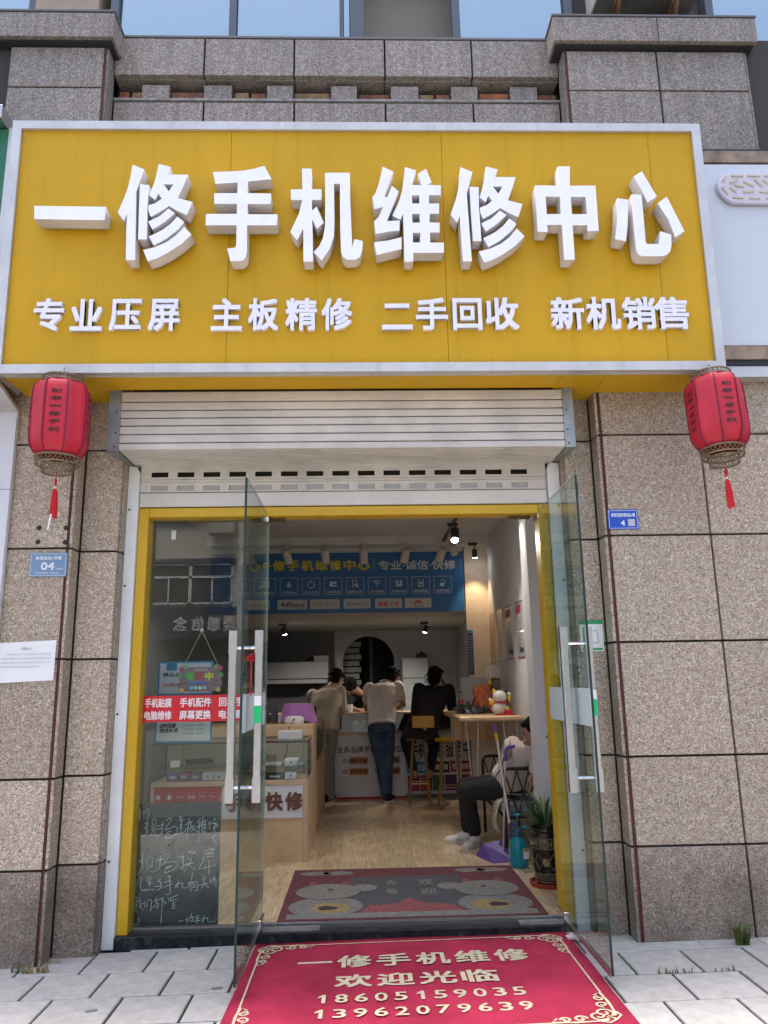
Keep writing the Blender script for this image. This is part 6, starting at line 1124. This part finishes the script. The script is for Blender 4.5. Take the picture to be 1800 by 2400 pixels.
for k in range(4):
    a = -pi / 2 - .35 + (k - 1.5) * .95; potline([(a - .28, .15), (a, .205), (a + .28, .15), (a, .095), (a - .28, .15)], 'gold_diamond'); potline([(a + .40 + .09 * cos(t) * (1 - t / 14), .15 + .03 * sin(t) * (1 - t / 14)) for t in [i * .5 for i in range(20)]], 'gold_scroll')
a = -pi / 2 - .35
text('gold_character', '福', (-.022, .022, -.026, .026), Matrix.Translation(onpot(a, .15)) @ Euler((0, 0, a + pi / 2)).to_matrix().to_4x4() @ FRONT @ Matrix.Translation((0, 0, .004)), PGO, pot, weight=.015, local=True)
MB().lathe((0, 0, .335), [(0, .012), (.09, .010)], 20).build('soil', mat('soil', (.03, .02, .013), .95), pp, local=True)
LEAF = [mat('leaf_green', (.10, .20, .06), .5, var=.3, vs=20), mat('leaf_greyish', (.22, .29, .16), .6, var=.3, vs=20), mat('leaf_dark', (.035, .085, .03), .5)]
rl = random.Random(33)
for k in range(120):
    a = rl.uniform(0, 2 * pi); l = rl.uniform(.14, .36); up = rl.uniform(.45, 1.25); w_ = rl.uniform(.005, .014); p0 = Vector((.03 * cos(a), .03 * sin(a), .345)); d = Vector((cos(a), sin(a), 0)); s = Vector((-sin(a), cos(a), 0)); mb = MB(); NS = 5
    for i in range(NS + 1):
        t = i / NS; p = p0 + d * l * .62 * t * t + Vector((0, 0, l * up * (t - .35 * t * t))); ww = w_ * (sin(pi * min(.97, .12 + t * .86))); mb.v += [tuple(p - s * ww), tuple(p + Vector((0, 0, -ww * .4))), tuple(p + s * ww)]
    for i in range(NS): q = i * 3; mb.f += [(q, q + 1, q + 4, q + 3), (q + 1, q + 2, q + 5, q + 4)]
    mb.build('leaf', LEAF[k % 3], pp, smooth=True, local=True)
mb = MB()
for k in range(26): z = .40 + k * .009; mb.ell((.055 + rl.uniform(-.02, .02), -.02 + rl.uniform(-.015, .015), z), (.006, .006, .005), 6, 4)
mb.build('flower_spike', mat('pale_flower', (.40, .40, .36), .8), pp, local=True)['kind'] = 'stuff'
vn = tag(MB().prism([(1.205, 1.06), (1.215, 1.075), (1.245, 1.10), (1.27, 1.105), (1.265, 1.08), (1.24, 1.062)], .30, .303).build('hanging_leaf', LEAF[0]), 'single green leaf peeping out at the wall edge by the right door', 'leaf')

# ------------------------------------------------------------------ people
def fuse(mb, voxel=.010, smooth=6, fac=.5):
    """union of overlapping solids -> one continuous skin"""
    me = mb.mesh('tmp', smooth=True); o = bpy.data.objects.new('tmp', me)
    r = o.modifiers.new('r', 'REMESH'); r.mode = 'VOXEL'; r.voxel_size = voxel; r.use_smooth_shade = True
    s = o.modifiers.new('s', 'SMOOTH'); s.iterations = smooth; s.factor = fac
    out = to_mesh_eval(o); bpy.data.objects.remove(o); bpy.data.meshes.remove(me)
    for p in out.polygons: p.use_smooth = True
    return out
V = Vector
from mathutils import noise as mnoise
def crease(me, amp=.006, fr=9.0, stretch=(1, 1, .45)):
    """cloth folds: push the skin in and out along its normals"""
    ns = [v.normal.copy() for v in me.vertices]
    for v, n in zip(me.vertices, ns):
        q = Vector((v.co.x * stretch[0], v.co.y * stretch[1], v.co.z * stretch[2])) * fr
        v.co += n * amp * (mnoise.noise(q) + .5 * mnoise.noise(q * 2.3 + Vector((5, 1, 3))))
    return me
def limb(mb, pts, rs, n=14):
    """tapered limb with rounded ends and joints"""
    P = []; Rr = []
    pts = [V(p) for p in pts]
    for i in range(len(pts) - 1):
        for t in (0, .25, .5, .75): P.append(pts[i].lerp(pts[i + 1], t)); Rr.append(rs[i] + (rs[i + 1] - rs[i]) * t)
    P.append(pts[-1]); Rr.append(rs[-1]); mb.tube(P, Rr, n)
    for p, r in zip(pts, rs): mb.ell(p, (r, r, r), n, 8)
def loft(mb, secs, n=22):
    """secs: (centre, half-width vector, half-depth vector)"""
    k0 = len(mb.v)
    for c, a, b in secs:
        c, a, b = V(c), V(a), V(b)
        for j in range(n): t = 2 * pi * j / n; ct, st = cos(t), sin(t); e = .82; mb.v.append(tuple(c + a * (abs(ct) ** e * (1 if ct > 0 else -1)) + b * (abs(st) ** e * (1 if st > 0 else -1))))
    for i in range(len(secs) - 1):
        for j in range(n): a = k0 + i * n + j; b = k0 + i * n + (j + 1) % n; mb.f.append((a, b, b + n, a + n))
    mb.f.append(tuple(k0 + j for j in range(n))); mb.f.append(tuple(k0 + (len(secs) - 1) * n + j for j in reversed(range(n))))
def hand(mb, wrist, d, palm_n, s=1.0, curl=.5, side=1):
    """palm with four curled fingers of different lengths and a thumb from the side"""
    d = V(d).normalized(); nrm = V(palm_n).normalized(); w_ = d.cross(nrm).normalized() * side; wrist = V(wrist)
    c = wrist + d * .045 * s; mb.ell(c, (1, 1, 1), 4, 3) if False else None
    R = Matrix((d, w_, nrm)).transposed(); mb.ell(c, (.052 * s, .040 * s, .016 * s), 14, 8, R)
    for k, (o, l) in enumerate(((-.030, .062), (-.010, .072), (.010, .068), (.029, .052))):
        b = c + d * .036 * s + w_ * o * s; l *= s; q1 = b + (d * cos(curl * .5) + nrm * sin(curl * .5)) * l * .45; q2 = q1 + (d * cos(curl * 1.3) + nrm * sin(curl * 1.3)) * l * .32; q3 = q2 + (d * cos(curl * 2) + nrm * sin(curl * 2)) * l * .25
        limb(mb, [b - d * .02 * s, b, q1, q2, q3], [.0095 * s, .0095 * s, .0088 * s, .008 * s, .007 * s], 8)
    t0 = wrist + d * .02 * s - w_ * .030 * s; limb(mb, [wrist + d * .012 * s - w_ * .015 * s, t0, t0 + (d * .8 - w_ * .55 + nrm * .3).normalized() * .035 * s, t0 + (d * .95 - w_ * .35 + nrm * .5).normalized() * .06 * s], [.014 * s, .012 * s, .010 * s, .008 * s], 8)
def head(mb, c, f, up, s=1.0):
    """skull, jaw, nose, ears, brow; f = facing direction"""
    c, f = V(c), V(f).normalized(); u = V(up).normalized(); r = f.cross(u).normalized(); u = r.cross(f).normalized(); R = Matrix((r, f, u)).transposed()
    mb.ell(c + u * .02 * s, (.076 * s, .094 * s, .098 * s), 18, 12, R); mb.ell(c - u * .045 * s + f * .025 * s, (.055 * s, .06 * s, .065 * s), 16, 10, R); mb.ell(c + f * .098 * s - u * .018 * s, (.012 * s, .018 * s, .022 * s), 10, 8, R); mb.ell(c + f * .085 * s - u * .058 * s, (.024 * s, .012 * s, .012 * s), 10, 8, R); mb.ell(c + f * .086 * s + u * .022 * s, (.045 * s, .010 * s, .010 * s), 10, 6, R)
    for k in (-1, 1): mb.ell(c + r * .078 * k * s - f * .004 * s - u * .008 * s, (.010 * s, .020 * s, .031 * s), 8, 8, R)
    return r, f, u
def hair(c, f, up, m, parent, s=1.0, length=0.0, seed=1):
    c, f = V(c), V(f).normalized(); u = V(up).normalized(); r = f.cross(u).normalized(); u = r.cross(f).normalized(); R = Matrix((r, f, u)).transposed(); mb = MB(); rr = random.Random(seed)
    mb.ell(c + u * .034 * s - f * .020 * s, (.089 * s, .100 * s, .096 * s), 18, 12, R); mb.ell(c - f * .040 * s - u * .020 * s, (.084 * s, .066 * s, .088 * s + length), 16, 10, R); mb.ell(c + f * .055 * s + u * .075 * s, (.066 * s, .036 * s, .032 * s), 14, 8, R)
    for k in range(34):      # tufts break the outline
        a = rr.uniform(0, 2 * pi); e = rr.uniform(-.1, 1.4); d = (r * cos(a) + f * sin(a)) * cos(e) + u * sin(e)
        if d.dot(f) > .55 and e < .6: continue
        b = c + u * .035 * s - f * .014 * s + d * .086 * s; mb.tube([b - d * .01, b + (d * .6 - u * .5 + r * rr.uniform(-.5, .5)) * .026 * s, b + (d * .7 - u * 1.0 + r * rr.uniform(-.8, .8)) * .045 * s], [.013 * s, .010 * s, .003], 6)
    return put('hair', fuse(mb, .007, 2), m, parent)
def eyes(c, f, up, parent, s=1.0):
    c, f = V(c), V(f).normalized(); u = V(up).normalized(); r = f.cross(u).normalized(); u = r.cross(f).normalized()
    for k in (-1, 1): MB().ell(c + f * .087 * s + r * .031 * k * s, (.011 * s, .006 * s, .005 * s), 8, 6).build('eye', BLACK, parent)
SKIN = mat('skin', (.36, .19, .125), .55, var=.08, vs=20); HAIR = mat('black_hair', (.007, .006, .006), .85, bump=.6, bs=90, spec=.15)
def shoe(toe_dir, heel, m, sole, parent, l=.26, tilt=0.0):
    d = V((toe_dir[0], toe_dir[1], 0)).normalized(); s = V((-d.y, d.x, 0)); h = V(heel); R = Matrix((d, s, V((0, 0, 1)))).transposed()
    mb = MB(); mb.ell(h + d * l * .30 + V((0, 0, .045)), (l * .36, .042, .045), 16, 10, R); mb.ell(h + d * l * .72 + V((0, 0, .034)), (l * .29, .046, .034), 16, 10, R); mb.ell(h + d * l * .15 + V((0, 0, .075)), (.05, .038, .045), 14, 8, R)
    up = put('shoe', fuse(mb, .008, 3), m, parent); so = MB()
    loft(so, [(h + d * l * .47 + V((0, 0, .001)), d * l * .52, s * .044), (h + d * l * .47 + V((0, 0, .022)), d * l * .53, s * .046)], 24); so.build('sole', sole, up, smooth=True); return up
BELOW = V((0, 0, -1))

def man_leaning(P):
    t = thing('person', (P['foot'][0][0], P['foot'][0][1], FZ), P['label'], 'person'); H, S0, S1 = V(P['hip']), V(P['sh'][0]), V(P['sh'][1]); hd, fd, hu = P['head']
    mid = (S0 + S1) / 2; ax = (S1 - S0).normalized(); spine = (mid - H); dep = ax.cross(spine).normalized()
    if dep.y < 0: dep = -dep
    b = MB(); head(b, hd, fd, hu); limb(b, [mid - spine.normalized() * .02, V(hd) - V(hu) * .05 - V(fd) * .02], [.055, .05]); loft(b, [(H, ax * .14, dep * .09), (H.lerp(mid, .5), ax * .13, dep * .09), (mid - spine * .05, ax * .17, dep * .08)])
    for sh, (e, w_, hdir, hn, side) in zip((S0, S1), P['arms']):
        limb(b, [sh, e, w_], [.048, .040, .026]); hand(b, w_, hdir, hn, 1.0, .6, side)
    for hip, kn, an in P['legs']: limb(b, [hip, kn, an], [.07, .05, .038])
    body = put('body', fuse(b, .0075, 4), SKIN, t); hair(hd, fd, hu, HAIR, t, seed=P['seed']); eyes(hd, fd, hu, t)
    # upper garment
    s = MB(); top = mid + spine.normalized() * .03; hemc = V(P['hem']); hw = P.get('hemw', .20)
    loft(s, [(hemc, ax * hw, dep * .135), (H.lerp(hemc, .3) + dep * -.005, ax * (hw - .005), dep * .135), (H.lerp(mid, .35), ax * .178, dep * .125), (H.lerp(mid, .7), ax * .195, dep * .125), (mid - spine.normalized() * .03, ax * .205, dep * .105), (top, ax * .12, dep * .07)])
    for sh, (e, w_, *_), sl in zip((S0, S1), P['arms'], P['sleeve']):
        q = V(sh).lerp(V(e), min(1, sl)); limb(s, [V(sh) + spine.normalized() * -.01, V(sh).lerp(q, .5), q], [.078, .070, .066])
        if sl > 1: limb(s, [e, V(e).lerp(V(w_), sl - 1)], [.060, .042])
    shirt = put('shirt', crease(fuse(s, .010, 5), .007, 8), P['shirt'], t)
    col = MB(); n_ = (V(hd) - V(hu) * .05 - mid).normalized(); a2 = ax * .062; b2 = n_.cross(ax).normalized() * .056; cc = top + n_ * .012; col.tube([cc + a2 * cos(x) + b2 * sin(x) for x in [i * pi / 10 for i in range(21)]], .012, 6); col.build('collar', P['shirt'], shirt, smooth=True)
    p = MB()
    for hip, kn, an in P['legs']: hip, kn, an = V(hip), V(kn), V(an); limb(p, [hip, hip.lerp(kn, .5), kn, kn.lerp(an, .4), kn.lerp(an, P.get('cuff', .97))], [.095, .086, .066, .066, .056])
    c0 = (V(P['legs'][0][0]) + V(P['legs'][1][0])) / 2; loft(p, [(c0 - V((0, 0, .05)), ax * .155, V((0, .115, 0))), (c0 + V((0, .01, .06)), ax * .165, V((0, .125, 0))), (H + spine * .05, ax * .155, dep * .11)])
    put('trousers', crease(fuse(p, .010, 5), .006, 10), P['pants'], t)
    for ft, dr in zip(P['foot'], P['toe']): shoe(dr, ft, P['shoe'], P['sole'], t)
    return t
TEE = mat('white_tee', (.74, .66, .61), .9, var=.08, vs=6, bump=.25, bs=9); DENIM = mat('dark_denim', (.045, .085, .15), .9, var=.35, vs=8, bump=.3, bs=12); SOLE = mat('white_sole', (.6, .6, .58), .6); BLKC = mat('black_cloth', (.008, .008, .010), .9, bump=.3, bs=10); BEI = mat('beige_shirt', (.50, .43, .35), .9, var=.1, vs=6, bump=.3, bs=9); GPA = mat('grey_trousers', (.24, .23, .21), .9, bump=.3, bs=10)
man_leaning(dict(label='person in white T-shirt and jeans leaning on the service counter', seed=3, hip=(.21, 4.52, .96), sh=((.075, 4.72, 1.37), (.425, 4.70, 1.385)), head=((.375, 4.84, 1.50), (.55, .75, -.55), (.25, .35, 1)),
    arms=(((.03, 4.86, 1.14), (.14, 5.0, 1.10), (.5, .8, -.1), (0, -.2, -1), 1), ((.49, 4.74, 1.16), (.39, 4.93, 1.10), (-.6, .8, -.05), (0, -.2, -1), -1)), sleeve=(.62, .62), hem=(.205, 4.47, .93), hemw=.178, shirt=TEE, pants=DENIM, legs=(((.135, 4.50, .90), (.205, 4.50, .48), (.255, 4.48, .12)), ((.29, 4.50, .90), (.275, 4.52, .48), (.275, 4.60, .12))), foot=((.255, 4.42, FZ), (.26, 4.56, FZ)), toe=((.35, 1), (.2, 1)), shoe=BLKC, sole=SOLE))
man_leaning(dict(label='person in beige shirt and grey trousers leaning on the service counter', seed=5, hip=(-.46, 4.52, .93), sh=((-.625, 4.74, 1.30), (-.285, 4.72, 1.34)), head=((-.345, 4.88, 1.49), (.5, .8, -.5), (.2, .35, 1)),
    arms=(((-.66, 4.86, 1.10), (-.50, 5.0, 1.10), (.8, .5, -.05), (0, -.2, -1), 1), ((-.265, 4.80, 1.12), (-.24, 4.97, 1.10), (.1, 1, -.05), (0, -.2, -1), -1)), sleeve=(1.35, 1.0), hem=(-.47, 4.47, .85), hemw=.185, shirt=BEI, pants=GPA, legs=(((-.53, 4.50, .88), (-.46, 4.50, .50), (-.44, 4.48, .12)), ((-.40, 4.50, .88), (-.42, 4.52, .50), (-.40, 4.58, .12))), foot=((-.45, 4.42, FZ), (-.40, 4.54, FZ)), toe=((.1, 1), (.1, 1)), shoe=BLKC, sole=SOLE))
# worker behind the counter, all in black, bent over it
man_leaning(dict(label='person in black bending over behind the service counter', seed=8, hip=(-.02, 5.62, .95), sh=((.16, 5.36, 1.26), (-.17, 5.38, 1.30)), head=((-.17, 5.22, 1.38), (-.2, -.42, -.9), (-.1, -.85, .45)),
    arms=(((.15, 5.22, 1.13), (.03, 5.08, 1.10), (-.7, -.6, 0), (0, .2, -1), 1), ((-.20, 5.22, 1.13), (-.10, 5.08, 1.10), (.6, -.7, 0), (0, .2, -1), -1)), sleeve=(1.5, 1.5), hem=(-.02, 5.64, .88), hemw=.19, shirt=BLKC, pants=BLKC, legs=(((.06, 5.62, .9), (.06, 5.6, .5), (.06, 5.62, .12)), ((-.1, 5.62, .9), (-.1, 5.6, .5), (-.1, 5.62, .12))), foot=((.06, 5.66, FZ), (-.1, 5.66, FZ)), toe=((0, -1), (0, -1)), shoe=BLKC, sole=BLKC))
# man in black sitting on the stool with his back to the door
t = thing('person', (.66, 4.3, FZ), 'person in black sitting on a stool with elbow on the table', 'person')
hd, fd, hu = V((.855, 4.27, 1.485)), (.45, .88, -.15), (.05, .12, 1); H = V((.655, 4.27, .845)); mid = V((.835, 4.25, 1.34)); ax = V((.98, .05, -.06)).normalized(); sp = mid - H; dep = ax.cross(sp).normalized()
if dep.y < 0: dep = -dep
SL, SR = mid - ax * .175, mid + ax * .175; arms = ((SL, V((.62, 4.42, 1.10)), V((.70, 4.66, 1.10)), (.4, .9, 0), (0, 0, -1), 1), (SR, V((1.055, 4.36, 1.12)), V((.985, 4.40, 1.36)), (-.35, .1, .9), (-.8, -.3, 0), -1)); legs = ((V((.565, 4.30, .84)), V((.505, 4.60, .74)), V((.60, 4.50, .36))), (V((.745, 4.30, .84)), V((.86, 4.62, .74)), V((.775, 4.50, .36))))
b = MB(); head(b, hd, fd, hu); limb(b, [mid, hd - V(hu) * .05], [.055, .05]); loft(b, [(H, ax * .14, dep * .1), (mid - sp * .05, ax * .16, dep * .08)])
for sh, e, w_, hdir, hn, sd_ in arms: limb(b, [sh, e, w_], [.047, .04, .026]); hand(b, w_, hdir, hn, 1, .7, sd_)
for hip, kn, an in legs: limb(b, [hip, kn, an], [.07, .05, .036]); b.ell(an + V((0, .06, -.035)), (.036, .10, .028), 12, 8)
put('body', fuse(b, .0075, 4), SKIN, t); hair(hd, fd, hu, HAIR, t, seed=11); eyes(hd, fd, hu, t)
s = MB(); loft(s, [(H - sp.normalized() * .06, ax * .205, dep * .15), (H + sp * .1, ax * .20, dep * .145), (H.lerp(mid, .45), ax * .185, dep * .13), (H.lerp(mid, .75), ax * .205, dep * .125), (mid, ax * .205, dep * .10), (mid + sp.normalized() * .05, ax * .10, dep * .07)])
for sh, e, w_, *_ in arms: limb(s, [sh, V(sh).lerp(e, .5), e], [.076, .068, .062]); limb(s, [e, V(e).lerp(w_, .8)], [.060, .045])
put('shirt', crease(fuse(s, .010, 5), .007, 8), BLKC, t); p = MB()
for hip, kn, an in legs: limb(p, [hip, hip.lerp(kn, .5), kn, kn.lerp(an, .5), kn.lerp(an, .82)], [.095, .088, .07, .062, .052])
loft(p, [(H - V((0, 0, .045)), ax * .16, V((0, .13, 0))), (H + V((0, 0, .05)), ax * .17, V((0, .13, 0)))]); put('trousers', crease(fuse(p, .010, 5), .006, 10), BLKC, t)
for _, _, an in legs: MB().ell(an + V((0, .065, -.055)), (.044, .125, .020), 14, 8).build('slipper', mat('black_slipper', (.012, .012, .012), .6), t, smooth=True)
# person dozing on the bench
t = thing('person', (1.25, 1.8, .47), 'person in beige jacket and black trousers slumped on the bench', 'person'); JK = mat('beige_jacket', (.56, .47, .41), .9, var=.1, vs=6, bump=.35, bs=9)
hd, fd, hu = V((1.372, 1.40, 1.035)), (-.75, .2, -.25), (-.05, 0, 1); H = V((1.25, 1.80, .575)); mid = V((1.335, 1.66, .89)); ax = V((.35, -.94, 0)).normalized(); sp = mid - H; dep = ax.cross(sp).normalized()
arms = ((mid + ax * .15, V((1.40, 1.475, .76)), V((1.36, 1.46, .70)), (-.10, -.05, -1), (-.6, .5, 0), 1), (mid - ax * .17, V((1.22, 2.0, .70)), V((1.10, 1.95, .60)), (-.8, -.3, -.2), (0, 0, -1), -1)); legs = ((V((1.20, 1.76, .555)), V((.855, 1.86, .525)), V((.945, 2.0, .16))), (V((1.22, 1.92, .555)), V((.89, 2.10, .53)), V((.90, 2.16, .16))))
b = MB(); head(b, hd, fd, hu, .95); limb(b, [mid, hd - V(hu) * .05], [.05, .046]); loft(b, [(H, ax * .14, dep * .09), (mid - sp * .05, ax * .15, dep * .08)])
for sh, e, w_, hdir, hn, sd_ in arms: limb(b, [sh, e, w_], [.045, .04, .027]); hand(b, w_, hdir, hn, 1.05, .45, sd_)
for hip, kn, an in legs: limb(b, [hip, kn, an], [.07, .05, .036])
put('body', fuse(b, .0075, 4), SKIN, t); hair(hd, fd, hu, HAIR, t, .95, seed=17); eyes(hd, fd, hu, t, .95)
s = MB(); loft(s, [(H - sp.normalized() * .08, ax * .19, dep * .16), (H + sp * .15, ax * .185, dep * .165), (H.lerp(mid, .6), ax * .185, dep * .14), (mid, ax * .18, dep * .11), (mid + sp.normalized() * .05, ax * .11, dep * .085)])
for sh, e, w_, *_ in arms: limb(s, [sh, V(sh).lerp(e, .5), e, V(e).lerp(w_, .55)], [.078, .072, .064, .052])
jk = put('jacket', crease(fuse(s, .010, 5), .007, 8), JK, t); hood = MB(); hood.tube([mid + V((-.13 + .02 * cos(x), .03 + .11 * cos(x), -.02 + .06 * sin(x))) for x in [i * pi / 8 for i in range(17)]], .03, 8); put('hood', fuse(hood, .010, 3), JK, jk)
MB().tube([mid + V((-.14, -.10, .03)), mid + V((-.17, -.02, -.06)), mid + V((-.19, .02, -.16)), H + V((-.18, .0, .02))], .005, 5).build('zip', mat('zip_dark', (.03, .025, .02), .6), jk)
p = MB()
for hip, kn, an in legs: limb(p, [hip, hip.lerp(kn, .5), kn, kn.lerp(an, .5), kn.lerp(an, .93)], [.10, .092, .076, .066, .056])
loft(p, [(H - V((0, 0, .05)), V((.15, 0, 0)), V((0, .17, 0))), (H + V((0, 0, .05)), V((.15, 0, 0)), V((0, .17, 0)))]); put('trousers', crease(fuse(p, .010, 5), .006, 10), BLKC, t)
WSH = mat('white_trainer', (.62, .58, .54), .7, var=.08, vs=10)
shoe((-.55, -.75), (.985, 2.04, FZ), WSH, mat('cream_sole', (.55, .50, .42), .7), t, .27); shoe((-.9, -.25), (.95, 2.18, FZ), WSH, mat('cream_sole', (.55, .50, .42)), t, .27)

# ------------------------------------------------------------------ the building across the street (seen only as reflection in the glass)
OY = -22.0
opp = thing('building', (-5, OY, 0), 'cream building across the street, seen mirrored in the fixed pane', 'building')
CREAM = mat('cream_render', (.62, .58, .50), .9, var=.12, vs=.8, streak=.35); PURP = mat('slate_band', (.11, .11, .16), .8)
MB().box(-30, 22, OY - 6, OY, 4.1, 7.9).build('wall', CREAM, opp); MB().box(-30, 22, OY - 6, OY + .12, 7.16, 7.36).build('band', PURP, opp); MB().box(-30, 22, OY, OY + .10, 5.66, 5.82).build('band', PURP, opp)
MB().box(-30, 22, OY - 6, OY - .4, -.1, 4.1).build('shopfront', mat('dark_shopfront', (.06, .06, .07), .5, var=.4, vs=.5), opp)
MB().box(-30, 22, OY - .4, OY + .05, 3.0, 4.1).build('fascia', mat('dark_fascia', (.045, .045, .06), .6), opp)
for x in [-27, -22.5, -18, -13.5, -9, -4.2, .6, 5.4, 10.2, 15, 19.8]: box('pier', x - .2, x + .2, OY + .001, OY + .2, -.1, 7.15, CREAM, opp)
for x0 in [v - .6 for v in (-25.6, -21.1, -16.6, -12.1, -7.0, -2.2, 2.6, 7.4, 12.2, 17)]:
    x1 = x0 + 3.0; z0, z1 = 4.2, 5.64
    fm = MB(); WFR = mat('white_window_frame', (.72, .72, .72), .5)
    for a, b, c, d in ((x0, x1, z0, z0 + .06), (x0, x1, z1 - .06, z1), (x0, x1, 5.12, 5.2), (x0, x0 + .06, z0, z1), (x1 - .06, x1, z0, z1), (x0 + 1.45, x0 + 1.56, z0, z1), (x0 + .72, x0 + .77, z0, 5.12), (x0 + 2.25, x0 + 2.31, z0, 5.12)): fm.box(a, b, OY + .0, OY + .06, c, d)
    wo = fm.build('window', WFR, opp); box('pane', x0 + .06, x1 - .06, OY + .003, OY + .02, z0 + .06, z1 - .06, mat('far_window_glass', (.09, .095, .09), .2, var=.5, vs=2), wo)
acb = thing('air_conditioner', (-4.95, OY + .3, 6.6), 'grey louvred air conditioning box on the cream building across the street', 'air conditioner')
box('cage', -5.4, -4.52, OY + .15, OY + .7, 6.6, 7.4, mat('ac_cage', (.34, .33, .30), .7), acb)
for k in range(8): box('louvre', -5.38, -4.54, OY + .68, OY + .73, 6.65 + k * .095, 6.70 + k * .095, mat('ac_louvre', (.55, .53, .48), .6), acb)
for k, chh in enumerate('理想信念'):
    xc = (-4.66, -5.21, -5.77, -6.38)[k]
    M = Matrix.Translation((xc, OY + .07, 3.51)) @ Euler((pi / 2, 0, pi)).to_matrix().to_4x4()
    text('letter', chh, (-.23, .23, -.25, .25), M, mat('street_letter', (.62, .61, .66), .5), opp, weight=.02)

bpy.data.scenes.remove(TS)
